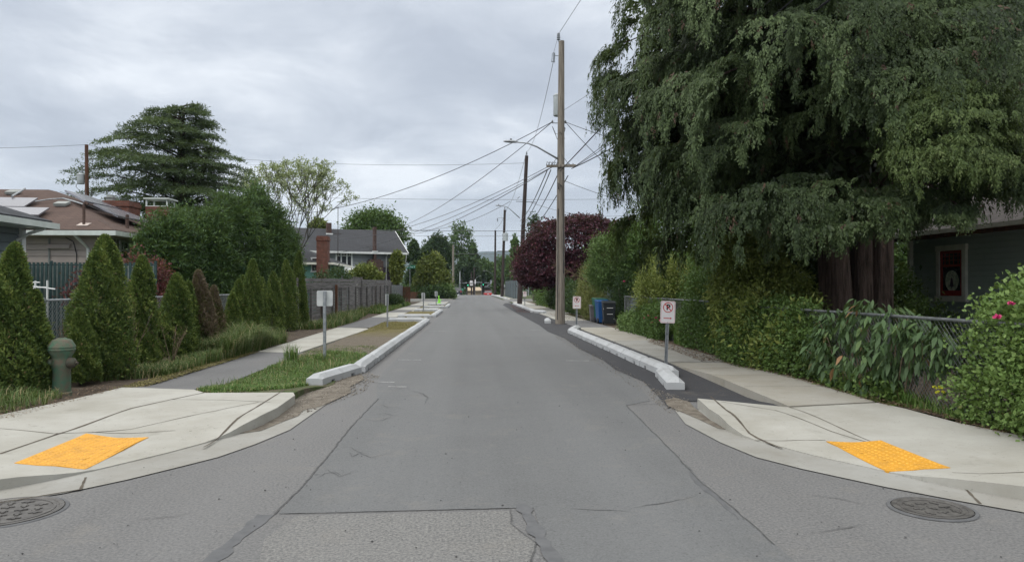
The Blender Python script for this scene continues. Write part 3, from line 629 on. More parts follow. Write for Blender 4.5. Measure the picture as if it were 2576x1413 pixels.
def block(x0, y0, x1, y1, label, z=.012):
    global blk0
    rz = math.atan2(-(x1 - x0), (y1 - y0)); 
    if blk0 is None: blk0 = block_mesh().build('kerb_block', MT['conc_block']); o = blk0
    else: o = blk0.copy(); COL.objects.link(o)
    o.location = (x0, y0, z + zg(y0)); o.rotation_euler = (0, 0, rz)
    o.scale = (1, math.hypot(x1 - x0, y1 - y0) / 1.83, 1); tag(o, label, 'kerb block', 'pale concrete kerb blocks laid along the street')
def row(p, q, n, desc, wob=.012):
    for k in range(n):
        a, b = k / n, (k + 1) / n; w = lambda: random.uniform(-wob, wob)
        block(p[0] + (q[0] - p[0]) * a + w(), p[1] + (q[1] - p[1]) * a, p[0] + (q[0] - p[0]) * b + w(), p[1] + (q[1] - p[1]) * b, '%s concrete block, counted from nearest, in %s' % (ORD[k], desc))
block(-2.50, 12.15, -2.12, 13.9, 'pale concrete block angled outward at the near end of the left kerb row')
row((-2.08, 13.98), (-1.93, 34.1), 11, 'the long straight left kerb row')
block(-2.1, 34.3, -3.75, 34.35, 'pale concrete block lying crosswise at the far end of the long left row')
block(-3.75, 39.2, -2.0, 39.25, 'pale concrete block lying crosswise beyond the driveway gap on the left')
row((-1.9, 39.5), (-1.85, 48.6), 5, 'the short row round the second left planting bed')
block(-3.6, 48.9, -1.95, 48.9, 'pale concrete block closing the far side of the second left bed')
block(-3.5, 56.9, -1.85, 56.9, 'pale concrete block on the near side of the third left bed')
row((-1.75, 57.2), (-1.75, 64.5), 4, 'the short row round the third left planting bed')
block(-2.1, 64.9, -3.6, 65.6, 'pale concrete block closing the far side of the third left bed')
block(3.20, 11.32, 3.46, 13.05, 'pale concrete block turned end-on at the near end of the right row')
row((3.57, 12.95), (3.58, 25.75), 7, 'the long right kerb row')
block(3.60, 25.8, 4.02, 27.4, 'pale concrete block bent toward the footpath behind the small far sign')
block(3.45, 32.3, 3.62, 34.1, 'lone pale concrete block just left of the big wooden pole')
row((4.12, 46.4), (4.1, 67.5), 11, 'the right row beyond the big wooden pole')
block(3.98, 46.4, 4.6, 44.8, 'pale concrete block skewed at the near end of the row past the pole')
row((4.9, 96.0), (4.45, 145), 26, 'the farthest right kerb row past the side street')
row((-2.3, 99), (-2.1, 150), 27, 'the farthest left kerb row past the side street')
# ------------------------------------------------------------------ street furniture
MT['hydrant'] = plain('faded_green_iron', (.06, .13, .085), (.12, .10, .075), 7, .75, bump=.3, lo=.4, hi=.62)
MT['hydrant_rust'] = plain('rusty_iron', (.085, .065, .05), (.05, .06, .045), 14, .8, bump=.3)
h = thing('fire_hydrant', (G(155, 988, .1).x, G(155, 988, .1).y, .06), R(-12), 'old faded green fire hydrant with rusty side caps beside the left corner', 'fire hydrant')
mb = MB(); mb.lathe([(.13, -.1), (.13, .05), (.118, .06), (.115, .36), (.125, .40), (.13, .46), (.125, .52), (.125, .56), (.165, .62), (.165, .64)], n=24); mb.build('barrel', MT['hydrant'], h, True, 40)
mb = MB(); mb.lathe([(.175, .645), (.178, .66), (.17, .67), (.17, .685), (.178, .69), (.172, .71), (.125, .79), (.115, .797), (.06, .815), (.05, .825)], n=24); mb.build('bonnet', MT['hydrant'], h, True, 40)
mb = MB(); mb.lathe([(.04, .822), (.04, .84), (.022, .842), (.022, .87)], n=5); mb.build('operating_nut', MT['hydrant_rust'], h)
for sx, yy, r, l in ((1, 0, .075, .10), (-1, -.06, .055, .07)):
    M_ = Euler((0, R(90) * sx, R(28 if sx < 0 else 0))).to_matrix(); mb = MB()
    mb.lathe([(r * .75, .08), (r * .78, .115), (r, .117), (r, .12 + l * .55), (r * .8, .12 + l * .75), (r * .55, .12 + l), (.018, .125 + l), (.018, .155 + l)], c=(0, 0, .47), n=16, M=M_)
    mb.build('outlet_cap', MT['hydrant_rust'] if sx > 0 else MT['hydrant'], h, True, 40)
# ---- parking signs
MT['red'] = plain('sign_red', (.48, .025, .02), (.4, .03, .03), 5, .5)
MT['ink'] = plain('sign_black', (.012, .012, .014), None, 5, .5)
MT['signwhite'] = plain('sign_white', (.66, .65, .67), (.58, .57, .59), 5, .35, 0, .5)
MT['rust_metal'] = plain('sign_back_aluminium', (.52, .54, .54), (.42, .44, .45), 6, .5, .1, .5)
def rrect(w, h_, r, n=5):
    p = []
    for cx, cy, a0 in ((w / 2 - r, h_ / 2 - r, 0), (-w / 2 + r, h_ / 2 - r, 90), (-w / 2 + r, -h_ / 2 + r, 180), (w / 2 - r, -h_ / 2 + r, 270)):
        p += [(cx + r * math.cos(R(a0 + 90 * k / n)), cy + r * math.sin(R(a0 + 90 * k / n))) for k in range(n + 1)]
    return p
def flatpoly(mb, pts, y, c=(0, 0)):      # pts in the sign's plane (x, z), facing -y
    mb.add([(x + c[0], y, z + c[1]) for x, z in pts], [tuple(range(len(pts)))])
def ringpoly(mb, outer, inner, y, c=(0, 0)):
    n = len(outer); mb.add([(x + c[0], y, z + c[1]) for x, z in outer + inner], [(i, (i + 1) % n, n + (i + 1) % n, n + i) for i in range(n)])
def text(name, s, size, mat, parent, loc, rot=(R(90), 0, 0), bold=.0, spacing=1.0, align='CENTER', ext=.0008):
    cu = bpy.data.curves.new('lettering', 'FONT'); cu.body = s; cu.size = size; cu.align_x = align; cu.align_y = 'CENTER'; cu.offset = bold; cu.space_character = spacing; cu.extrude = ext; cu.resolution_u = 3
    o = bpy.data.objects.new('lettering', cu); COL.objects.link(o); bpy.context.view_layer.update()
    me = bpy.data.meshes.new_from_object(o.evaluated_get(bpy.context.evaluated_depsgraph_get())); bpy.data.objects.remove(o); bpy.data.curves.remove(cu)
    me.materials.clear(); me.materials.append(mat); q = bpy.data.objects.new(name, me); q.location = loc; q.rotation_euler = rot; return link(q, parent)
def post(mb, hgt, w=.045):
    # U-section perforated post
    mb.box((-w / 2, 0, hgt / 2 - .1), (.006, w * .8, hgt + .2)); mb.box((w / 2, 0, hgt / 2 - .1), (.006, w * .8, hgt + .2)); mb.box((0, w * .4, hgt / 2 - .1), (w, .006, hgt + .2))
    mb.box((-w * .62, -w * .4, hgt / 2 - .1), (w * .28, .005, hgt + .2)); mb.box((w * .62, -w * .4, hgt / 2 - .1), (w * .28, .005, hgt + .2))
def nopark(x, y, rz, hgt, arrow, label, tilt=0.0, back=False, z=.02, H=.457, W=.305):
    t = thing('parking_sign', (x, y, z), rz, label, 'parking sign', 'low parking signs on short metal posts')
    t.rotation_euler[1] = tilt
    mb = MB(); post(mb, hgt); mb.mi = 1
    for k in range(int(hgt / .05)): mb.box((0, -.0215 + .04 - .001, .03 + k * .05), (.012, .004, .012))
    p = mb.build('post', [MT['galv'], MT['black']], t)
    zc = hgt - H / 2 + .02; yy = -.028
    mb = MB(); pl = rrect(W, H, .035); n = len(pl)
    mb.add([(a, yy, b + zc) for a, b in pl] + [(a, yy + .003, b + zc) for a, b in pl], [tuple(range(n)), tuple(range(n, 2 * n))[::-1]] + [(i, n + i, n + (i + 1) % n, (i + 1) % n) for i in range(n)])
    pan = mb.build('panel', MT['rust_metal'], t)
    mb = MB(); flatpoly(mb, rrect(W - .004, H - .004, .034), yy - .001, (0, zc)); mb.build('white_face', MT['signwhite'], pan)
    full = H > .4
    mb = MB(); ringpoly(mb, rrect(W - .022, H - .022, .028), rrect(W - .032, H - .032, .024), yy - .0022, (0, zc))
    cz = zc + .095; cir = lambda r: [(r * math.cos(a * math.pi / 16), r * math.sin(a * math.pi / 16)) for a in range(32)]
    if full: ringpoly(mb, cir(.103), cir(.088), yy - .0045, (0, cz))
    c, s_ = math.cos(R(-45)), math.sin(R(-45)); L = .094; w2 = .0085
    if full: flatpoly(mb, [(a * c - b * s_, a * s_ + b * c) for a, b in ((-L, -w2), (L, -w2), (L, w2), (-L, w2))], yy - .0047, (0, cz))
    d = 1 if arrow == 'right' else -1; az = zc - .125
    ar = [(-.085, -.0075), (.05, -.0075), (.05, -.022), (.088, 0), (.05, .022), (.05, .0075), (-.085, .0075)]
    if d < 0: ar = [(-a, b) for a, b in ar][::-1]
    if full: flatpoly(mb, ar, yy - .0025, (0, az))
    mb.build('red_marks', MT['red'], pan)
    if full: text('letter', 'P', .155, MT['ink'], pan, (0.004, yy - .003, cz), bold=.006)
    for bz in (H / 2 - .03, -H / 2 + .02):
        mb = MB(); mb.lathe([(.008, 0), (.008, .006)], c=(0, yy - .004, zc + bz), n=8, M=Euler((R(90), 0, 0)).to_matrix()); mb.build('bolt', MT['galv'], t)
    return t
nopark(4.02, 14.95, R(-3), 1.27, 'right', 'nearest parking sign on the right with crossed letter P and red arrow pointing right', tilt=R(2.2), z=.03)
nopark(3.98, 27.3, R(-2), 1.22, 'left', 'smaller farther parking sign beside the wheelie bins with red arrow pointing left', tilt=R(.8), z=.02)
nopark(4.75, 63, R(-3), 1.2, 'right', 'farthest right parking sign standing behind the dark pole', z=.02)
nopark(-3.08, 16.0, R(184), 1.47, 'left', 'nearest left sign from behind, square pale plate on a post in the grass', z=.04, H=.335, W=.335)
nopark(-3.2, 29.3, R(195 + 55), 1.27, 'left', 'thin left parking sign seen almost edge-on at the end of the dirt bed', z=.04)
nopark(-2.95, 48.2, R(205 + 20), 1.2, 'left', 'small back-facing parking sign inside the second left planting bed')
nopark(-2.85, 64.6, R(200 + 20), 1.2, 'left', 'small back-facing parking sign by the lime green figure')
# ---- street name sign
MT['signgreen'] = plain('street_sign_green', (.012, .22, .13), (.014, .19, .12), 4, .45)
X49 = onY(1031, 76); t = thing('street_name_sign', (X49, 76, 0), R(2), 'green street name sign reading 49th Ave S on a tall post at the left corner', 'street sign')
mb = MB(); mb.tube([(0, 0, -.2), (0, 0, 3.45)], .035, 10); mb.build('post', MT['galv'], t)
mb = MB(); mb.bb(-.57, .57, -.012, .012, 3.5, 3.82); bevel(mb.build('blade', MT['signgreen'], t), .008)
mb = MB(); mb.bb(-.012, .012, -.45, .45, 3.9, 4.15); mb.build('cross_blade', MT['signgreen'], t)
text('lettering', '49', .30, MT['signwhite'], t, (-.36, -.016, 3.66), bold=.008); text('lettering', 'th', .15, MT['signwhite'], t, (-.13, -.016, 3.72), bold=.004)
text('lettering', 'Ave', .21, MT['signwhite'], t, (.14, -.016, 3.655), bold=.005); text('lettering', 'S', .21, MT['signwhite'], t, (.45, -.016, 3.655), bold=.005)
mb = MB(); mb.bb(-.02, .02, -.02, .02, 3.42, 4.2); mb.build('bracket', MT['galv'], t)
# ---- lime green figure (flat moulded plastic caution figure with a stand)
MT['lime'] = plain('fluorescent_lime_plastic', (.32, .80, .10), (.26, .68, .08), 4, .5)
t = thing('caution_figure', (onY(1104, 66), 66.0, 0), 0, 'lime green plastic caution figure standing at the third bed', 'caution marker')
mb = MB(); mb.prism([(-.38, -.2), (.38, -.2), (.32, .2), (-.32, .2)], 0, .06); mb.build('base', MT['lime'], t)
mb = MB(); pr = [(-.30, .06), (.34, .06), (.22, .16), (.12, .32), (.13, .48), (.03, .62), (.06, .74), (.05, .84), (0, .88), (-.05, .84), (-.06, .74), (-.04, .64), (-.08, .5), (-.07, .3), (-.2, .16)]
n = len(pr); mb.add([(a, -.06, b) for a, b in pr] + [(a, .06, b) for a, b in pr], [tuple(range(n)), tuple(range(n, 2 * n))[::-1]] + [(i, n + i, n + (i + 1) % n, (i + 1) % n) for i in range(n)]); bevel(mb.build('body', MT['lime'], t), .02)
mb = MB(); mb.tube([(.1, 0, .5), (.2, -.04, .42), (.27, -.06, .5)], [.03, .025, .02], 8); mb.build('arm', MT['lime'], t)
# ---- utility poles
def pole(name, bx, by, tx, ty, h_, r0, r1, mat, label, bz=0.0, group='wooden utility poles'):
    t = thing(name, (bx, by, bz), 0, label, 'utility pole', group)
    pts = [(0, 0, -.5)] + [((tx - bx) * k / 8, (ty - by) * k / 8, h_ * k / 8) for k in range(9)]
    rr = [r0 * 1.06] + [r0 + (r1 - r0) * k / 8 for k in range(9)]
    rr[1] = r0 * 1.05
    MB().tube(pts, rr, 16).build('shaft', MT[mat], t, True, 40); return t
def insulator(mb, c, s=1.0):
    mb.lathe([(.02 * s, 0), (.02 * s, .06 * s), (.07 * s, .07 * s), (.04 * s, .11 * s), (.07 * s, .13 * s), (.04 * s, .17 * s), (.065 * s, .19 * s), (.035 * s, .24 * s), (.06 * s, .26 * s), (.02 * s, .31 * s)], c=c, n=10)
def transformer(t, c, r=.2, hh=.72):
    mb = MB(); x, y, z = c; mb.lathe([(r * .94, 0), (r, .02), (r, hh - .08), (r * 1.05, hh - .07), (r * 1.05, hh - .02), (r * .8, hh + .03), (.03, hh + .06)], c=(x, y, z), n=20); tk = mb.build('transformer', MT['transformer'], t, True, 35)
    mb = MB(); insulator(mb, (x + r * .4, y, z + hh + .02), .9); mb.build('bushing', MT['porcelain'], tk)
    mb = MB(); mb.box((x * .5, y * .5, z + hh * .8), (abs(x) + .05 if abs(x) > .1 else .06, abs(y) + .06 if abs(y) > .1 else .08, .06)); mb.box((x * .5, y * .5, z + hh * .25), (abs(x) + .05 if abs(x) > .1 else .06, abs(y) + .06 if abs(y) > .1 else .08, .06)); mb.build('mount', MT['galv_dark'], t)
def lamp_arm(t, zb, tip, mat='galv'):
    dx, dy, dz = tip; mb = MB()
    p = [(0, 0, zb), (dx * .3, dy * .3, zb + dz * .45), (dx * .55, dy * .55, zb + dz * .82), (dx * .75, dy * .75, zb + dz * 1.0), (dx, dy, zb + dz * 1.04)]
    mb.tube(p, [.045, .04, .035, .03, .028], 8); mb.build('lamp_arm', MT[mat], t, True)
    hd = Vector((dx, dy, zb + dz * 1.04)); u = Vector((dx, dy, 0)).normalized(); mb = MB(); s = Vector((-u.y, u.x, 0))
    prof = [(0, .05, .04), (.08, .09, .055), (.3, .13, .06), (.5, .11, .045), (.6, .05, .03)]; vs = []
    for a, w_, z_ in prof:
        for e, zz_ in ((-1, 0), (-.7, z_), (.7, z_), (1, 0), (.8, -z_ * .6), (-.8, -z_ * .6)): vs.append(tuple(hd + u * a + s * (e * w_) + Vector((0, 0, zz_))))
    fs = [(i * 6 + k, i * 6 + (k + 1) % 6, i * 6 + 6 + (k + 1) % 6, i * 6 + 6 + k) for i in range(4) for k in range(6)] + [tuple(range(6))[::-1], tuple(range(24, 30))]
    mb.add(vs, fs); lh = mb.build('lamp_head', MT[mat], t, True, 40)
    mb = MB(); c = hd + u * .28; mb.lathe([(.04, 0), (.04, .06), (.03, .08)], c=(c.x, c.y, c.z + .05), n=10); mb.build('photocell', MT['black'], lh)
PX, PY = 3.95, 32.0; TPX = 4.02; TH = zat(TPX, PY, 104)
p1 = pole('utility_pole', PX, PY, TPX, PY, TH, .205, .125, 'wood_new', 'big weathered grey wooden pole with street lamp arm and transformer, nearest on the right')
zz_ = lambda v: zat(PX, PY, v)
mb = MB(); mb.box((.03, -.16, zz_(419)), (1.28, .10, .11), 0, 0, R(-1.5)); ca = mb.build('crossarm', MT['wood_new'], p1); bevel(ca, .01)
mb = MB(); mb.tube([(-.05, -.15, zz_(419) + .5), (-.38, -.2, zz_(419) + .03)], .012, 5); mb.tube([(.05, -.15, zz_(419) + .5), (.38, -.2, zz_(419) + .03)], .012, 5)
for dx in (-.5, -.36, .38, .55): mb.tube([(dx, -.16, zz_(419)), (dx, -.16, zz_(419) + .12)], .02, 6)
for k in range(5): mb.tube([(-.62 + k * .11, -.22, zz_(419) + .02), (-.58 + k * .11, -.24, zz_(419) + .16), (-.5 + k * .1, -.2, zz_(419) + .12)], .015, 5)
mb.build('hardware', MT['galv_dark'], p1)
lamp_arm(p1, zz_(403), (-1.9, -.5, zz_(366) - zz_(403)))
transformer(p1, (-.02, .30, zz_(288)), .235, .92)
mb = MB(); insulator(mb, (-.06, 0, TH - .02), 1.25); mb.tube([(0, 0, TH - .1), (-.06, 0, TH + .02)], .02, 6); mb.build('insulator', MT['porcelain'], p1)
mb = MB(); zc_ = zz_(150); mb.tube([(0, 0, zc_ + .16), (-.24, 0, zc_ + .16)], .015, 6); mb.tube([(-.27, 0, zc_ - .12), (-.25, 0, zc_ + .28)], .045, 8); mb.tube([(-.38, 0, zc_ - .1), (-.22, 0, zc_ - .12)], .02, 6); mb.tube([(-.36, 0, zc_ - .08), (-.33, 0, zc_ + .25), (-.28, 0, zc_ + .3)], .014, 6); mb.build('fuse_cutout', MT['porcelain'], p1)
mb = MB()
for dx in (-.33, .24):
    mb.lathe([(.035, 0), (.035, .05), (.05, .06), (.035, .09), (.02, .13)], c=(dx, 0, zz_(310)), n=8); mb.tube([(0, 0, zz_(310)), (dx, 0, zz_(310))], .018, 6)
mb.build('spool_insulators', MT['galv_dark'], p1)
mb = MB()
for k, (z0, z1, dx) in enumerate(((2.2, 6.6, .2), (0.2, 5.0, -.19))): mb.tube([(dx * .7, -.17, z0), (dx * .55, -.14, z1)], .018, 6)
mb.tube([(.05, -.2, zz_(470)), (-.12, -.25, zz_(462)), (-.1, -.22, zz_(478))], .03, 6); mb.tube([(-.33, -.05, zz_(320)), (-.2, -.15, zz_(340)), (0, -.2, zz_(335)), (.12, -.1, zz_(345)), (.24, 0, zz_(322))], .012, 5); mb.tube([(-.33, .05, zz_(318)), (-.1, .1, zz_(350)), (.1, .1, zz_(345)), (.22, 0, zz_(320))], .012, 5)
mb.tube([(.15, .2, zz_(285)), (.17, .05, zz_(330)), (.2, 0, zz_(350))], .010, 5)
mb.build('conduits', MT['wire'], p1)
X2 = onY(1307, 69); T2 = onY(1325, 69.5); H2 = zat(T2, 69.5, 392)
p2 = pole('utility_pole', X2, 69, T2, 69.5, H2, .23, .16, 'wood_dark', 'leaning dark brown pole with a long lamp arm, partly behind the maroon maple')
mb = MB(); insulator(mb, (T2 - X2, .5, H2), 1.3); mb.build('insulator', MT['porcelain'], p2)
lamp_arm(p2, zat(X2, 69, 548), (onY(1262, 67) - X2, -1, zat(X2, 69, 522) - zat(X2, 69, 548)))
mb = MB(); mb.tube([(-.2, -.2, zat(X2, 69, 500)), (0, 0, zat(X2, 69, 495))], .03, 6); mb.tube([(T2 - X2 - 1.0, .5, zat(X2, 69, 505)), (T2 - X2 + .9, .5, zat(X2, 69, 507))], .03, 6); mb.build('brackets', MT['galv_dark'], p2)
X3 = onY(1263, 122); T3 = onY(1270, 122); H3 = zat(T3, 122, 528)
p3 = pole('utility_pole', X3, 122, T3, 122, H3, .26, .19, 'wood_dark', 'third dark pole with transformer and a short crossarm in the distance', zg(122))
transformer(p3, (.55, -.4, zat(X3, 122, 606)), .42, 1.25)
mb = MB(); mb.box((0.3, -.2, zat(X3, 122, 632)), (2.2, .12, .13)); mb.build('crossarm', MT['wood_dark'], p3)
mb = MB(); mb.tube([(.2, 0, zat(X3, 122, 548)), (-.7, 0, zat(X3, 122, 548)), (-.7, 0, zat(X3, 122, 555))], .03, 5); insulator(mb, (.45, 0, H3), 1.6); insulator(mb, (-.75, 0, zat(X3, 122, 558)), 2); mb.build('insulator', MT['porcelain'], p3)
X4 = onY(1245, 165); H4 = zat(X4, 165, 579)
p4 = pole('utility_pole', X4, 165, X4 + .1, 165, H4 - zg(165), .27, .19, 'wood_dark', 'farthest dark pole with a pale lamp arm high on it', zg(165))
lamp_arm(p4, zat(X4, 165, 655) - zg(165), (onY(1222, 165) - X4, -1, 1.4)); lamp_arm(p4, zat(X4, 165, 695) - zg(165), (onY(1220, 165) - X4, -1, 1.2))
# left pole behind the tan house
XL = onY(222, 42); TL = onY(216, 42); HL = zat(TL, 42, 364)
p5 = pole('utility_pole', XL, 42, TL, 42, HL, .13, .09, 'wood_brown', 'reddish brown pole with grey transformer behind the tan house roof')
transformer(p5, (TL - XL - .3, 0, zat(TL, 42, 463)), .19, .55)
mb = MB(); mb.tube([(TL - XL, 0, zat(TL, 42, 402)), (TL - XL + .3, 0, zat(TL, 42, 398)), (TL - XL + .32, 0, zat(TL, 42, 408))], .03, 6); mb.tube([(TL - XL - .32, 0, zat(TL, 42, 434)), (TL - XL - .55, 0, zat(TL, 42, 470)), (TL - XL - .15, 0, zat(TL, 42, 490))], .015, 5)
for k in range(6): mb.tube([(.12, 0, zat(XL, 42, 478 + k * 5)), (.2, -.02, zat(XL, 42, 476 + k * 5))], .03, 5)
mb.build('fittings', MT['galv_dark'], p5)
for (u, Y, vt, m_, lab, w_) in ((1140, 118, 616, 'wood_new', 'short pale wooden pole in front of the dark far conifers', .2), (1186, 222, 684, 'wood_dark', 'thin brown pole behind the traffic signals, left of its twin', .25), (1193, 222, 672, 'wood_dark', 'thin brown pole behind the traffic signals, right of its twin', .28)):
    X_ = onY(u, Y); pole('utility_pole', X_, Y, X_, Y, zat(X_, Y, vt) - zg(Y), w_, w_ * .7, m_, lab, zg(Y))
# ---- traffic signals beyond the crest
YS = 214; k8 = lambda u: onY(u, YS); kz = lambda v: zat(3, YS, v)
MT['signal'] = plain('signal_housing', (.02, .02, .022), (.035, .035, .035), 4, .5)
def lampmat(name, c, e):
    t = NT(name); em = t.n('ShaderNodeEmission'); em.inputs[0].default_value = (*c, 1); em.inputs[1].default_value = e; t.l(em.outputs[0], t.out.inputs[0]); return t.m
MT['green_on'] = lampmat('lit_green_lens', (.08, 1, .55), 1.6)
t = thing('signal_mast', (k8(1157), YS, zg(YS)), 0, 'grey traffic signal mast with a long arm over the far junction', 'signal mast'); z0 = zg(YS)
mb = MB(); mb.tube([(0, 0, 0), (0, 0, kz(683) - z0)], [.16, .1], 10); mb.build('mast', MT['galv'], t, True)
mb = MB(); mb.tube([(0, 0, kz(712) - z0), (k8(1200) - k8(1157), 0, kz(710) - z0), (k8(1246) - k8(1157), 0, kz(712.5) - z0)], [.12, .09, .07], 8); mb.build('mast_arm', MT['galv'], t, True)
def signal(u, v, label, left=False, Y=YS - .4, lit=True, turn=0):
    t = thing('traffic_signal', (onY(u, Y), Y, zat(3, Y, v)), turn, label, 'traffic signal', 'traffic signal heads at the far junction')
    mb = MB(); mb.bb(-.2, .2, 0, .25, -.62, .62); hs = mb.build('housing', MT['signal'], t)
    for k, z in enumerate((.4, 0, -.4)):
        mb = MB(); mb.lathe([(.14, 0), (.14, .01)], c=(0, -.01, z), n=12, M=Euler((R(90), 0, 0)).to_matrix()); mb.build('lens', MT['green_on'] if (k == 2 and lit) else MT['black'], t)
        mb = MB(); mb.tube([(0, -.01, z + .02), (0, -.2, z + .02)], [.17, .16], 12, cap=False); mb.build('visor', MT['signal'], t)
signal(1177, 713.5, 'left green-lit traffic signal under the white lane sign')
signal(1215.5, 712, 'right green-lit traffic signal head hanging on the mast arm')
signal(1162, 709, 'dark side-on traffic signal on the upright mast', Y=YS - .5, lit=False, turn=R(80))
signal(1291, 712, 'dark unlit signal head right of the dark pole', Y=YS, lit=False, turn=R(-70))
def board(name, u0, u1, v0, v1, Y, m_, label, cat, d=.04):
    x0, x1 = onY(u0, Y), onY(u1, Y); a, b = zat(x0, Y, v1), zat(x0, Y, v0)
    mb = MB(); mb.bb(-(x1 - x0) / 2, (x1 - x0) / 2, -d, 0, a - b, 0); o = mb.build(name, MT[m_]); o.location = ((x0 + x1) / 2, Y, b); tag(o, label, cat); return o
board('lane_sign', 1182, 1189, 705.5, 712, YS - .5, 'signwhite', 'larger white lane sign left on the signal arm', 'road sign')
board('lane_sign', 1182, 1190, 714, 718, YS - .5, 'signwhite', 'low white plate beside the left green light', 'road sign')
board('lane_sign', 1194, 1197, 703, 714, YS - .5, 'signwhite', 'narrow upright white sign in the middle of the signal arm', 'road sign')
b_ = board('street_name_sign', 1149, 1166.5, 725, 730.5, 190, 'signgreen', 'green avenue name sign over the dark parked car far left', 'street sign')
text('lettering', 'Rainier Ave S', .26, MT['signwhite'], b_, (0, -.05, -.28), bold=.004)
for (u, v, tu, tv, Y, lab) in ((1195, 735, 1223, 694.5, 235, 'far street lamp arching right behind the signals'), ):
    X_ = onY(u, Y); t = thing('street_lamp', (X_, Y, zg(Y)), 0, lab, 'street lamp'); mb = MB(); hz_ = zat(X_, Y, 703) - zg(Y); mb.tube([(0, 0, 0), (0, 0, hz_)], .1, 8); mb.build('post', MT['galv'], t); lamp_arm(t, hz_, (onY(1206, Y) - X_, 0, zat(X_, Y, 694.5) - zat(X_, Y, 703)))
X_ = onY(1329, 140); t = thing('street_lamp', (X_, 140, 0), 0, 'pale grey street lamp right of the dark poles near the steel fence', 'street lamp'); hz_ = zat(X_, 140, 709)
mb = MB(); mb.tube([(0, 0, 0), (0, 0, hz_ + .2)], .1, 8); mb.build('post', MT['galv'], t); lamp_arm(t, hz_, (onY(1312, 140) - X_, 0, .45))
# ---- wires
def wire(a, b, sag, r, mat, label, grp='overhead cables'):
    a, b = Vector(a), Vector(b); n = 18; mb = MB(); m = (a + b) / 2
    pts = [a.lerp(b, k / n) - m - Vector((0, 0, 4 * sag * (k / n) * (1 - k / n))) for k in range(n + 1)]
    mb.tube(pts, r, 5); o = mb.build('overhead_cable', MT[mat]); o.location = m; tag(o, label, 'cable', grp)
A1 = (TPX - .06, PY, TH + .42); A2 = (T2, 69.5, H2 + .4); A3 = (T3 + .45, 122, H3 + .4)
SL = (PX - .33, PY, zz_(307)); SR = (PX + .24, PY, zz_(307)); CZ = zz_(419)
EB = (7.2, -14, 12.4)
wire(A1, EB, .5, .010, 'wire_grey', 'thin top wire rising from the big pole top over the viewer')
wire(A1, (PX - .28, PY, zz_(135)), -.05, .008, 'wire_grey', 'short jumper wire from the pole top to the fuse')
wire((PX - .3, PY, zz_(158)), A2, .9, .012, 'wire_grey', 'thin high wire from the fuse on the big pole to the leaning pole')
wire((PX + .1, PY, zz_(280)), (13, 6, 14), .8, .008, 'wire_grey', 'thin wire climbing right from the transformer into the conifer')
wire(A2, A3, .8, .02, 'wire_grey', 'high wire between the leaning dark pole and the third pole')
wire(A3, (X4, 165, H4 + .3), .8, .03, 'wire_grey', 'high wire between the third pole and the farthest pole')
wire(SL, P3(738, 540, 47), .75, .016, 'wire', 'long black service cable from the big pole left to the thin roof mast')
wire(SL, P3(1006, 571, 71), .55, .016, 'wire', 'service cable from the big pole down to the grey house gable')
wire((PX - .5, PY, CZ), P3(800, 600, 58), 1.0, .013, 'wire_grey', 'upper pale cable from the crossarm left toward the teal cottage')
wire((PX - .5, PY, CZ - .1), P3(700, 640, 60), 1.3, .012, 'wire_grey', 'lower pale cable from the crossarm left toward the teal cottage')
wire((PX - .3, PY, CZ), P3(1030, 590, 90), .6, .02, 'wire_grey', 'pale cable from the crossarm to trees behind the street sign')
for k, (du, lab) in enumerate(((-.55, 'leftmost'), (-.40, 'second'), (-.12, 'third'), (.35, 'rightmost'))):
    wire((PX + du, PY, CZ - (.15 if k < 2 else .4)), (X2 + .05 + k * .02, 69, zat(X2, 69, 553 + 12 * k) - .1), .35 + .1 * k, .022, 'wire', lab + ' of four thick black cables running from the big pole to the leaning pole')
for k, (z_, x_, sg, lab) in enumerate(((7.5, 6.1, .3, 'steep thick black cable running from the big pole up right through the conifer'), (7.1, 6.4, .8, 'highest of the slack cables from the crossarm into the conifer'), (6.9, 6.8, .9, 'middle of the slack cables from the crossarm into the conifer'), (6.6, 7.2, 1.1, 'lowest sagging cable from the crossarm into the conifer'))):
    wire((PX + (.5 if k else 0), PY - .1, CZ - (.1 if k else .2)), (x_, -14, z_ + 1.2), sg, .02 if k in (0, 3) else .012, 'wire' if k in (0, 3) else 'wire_grey', lab)
wire(SR, (12.6, 21, 4.6), .5, .012, 'wire', 'black cable from the right spool down to the green house behind the conifer')
wire(SR, (9.5, 38, 6.2), .3, .014, 'wire_grey', 'cable from the right spool over the maroon maple')
wire((PX + .2, PY, zz_(455)), (13, 36, 5.4), .5, .012, 'wire_grey', 'low thin cable from the big pole dropping right behind the conifer')
for (v, Y, r, lab, v2) in ((499, 88, .02, 'upper straight wire crossing above the side street', 497), (578, 92, .03, 'dark straight wire crossing in front of the far poles', 576), (590, 92, .02, 'thin lower wire crossing in front of the far poles', 590), (640, 200, .05, 'long dark wire crossing before the far tree line', 634)):
    wire(P3(760, v2, Y), P3(1700, v, Y), .2, r, 'wire_grey', lab)
wire(P3(600, 400, 100), P3(1325, 410, 90), .5, .02, 'wire_grey', 'faint wire from behind the cedar to the leaning pole top')
wire((X2 + .9, 69, zat(X2, 69, 507)), P3(1600, 540, 60), .6, .015, 'wire_grey', 'wire from the leaning pole over the maple toward the right')
wire((X2 - .9, 69, zat(X2, 69, 507)), P3(1030, 578, 88), .9, .02, 'wire_grey', 'wire from the leaning pole left toward the grey house')
wire((TL, 42, HL), (-34, 36, 8.4), .3, .010, 'wire_grey', 'thin wire from the left pole top out of the picture')
wire((TL, 42, HL), P3(700, 410, 75), .6, .010, 'wire_grey', 'thin wire from the left pole top behind the cedar')
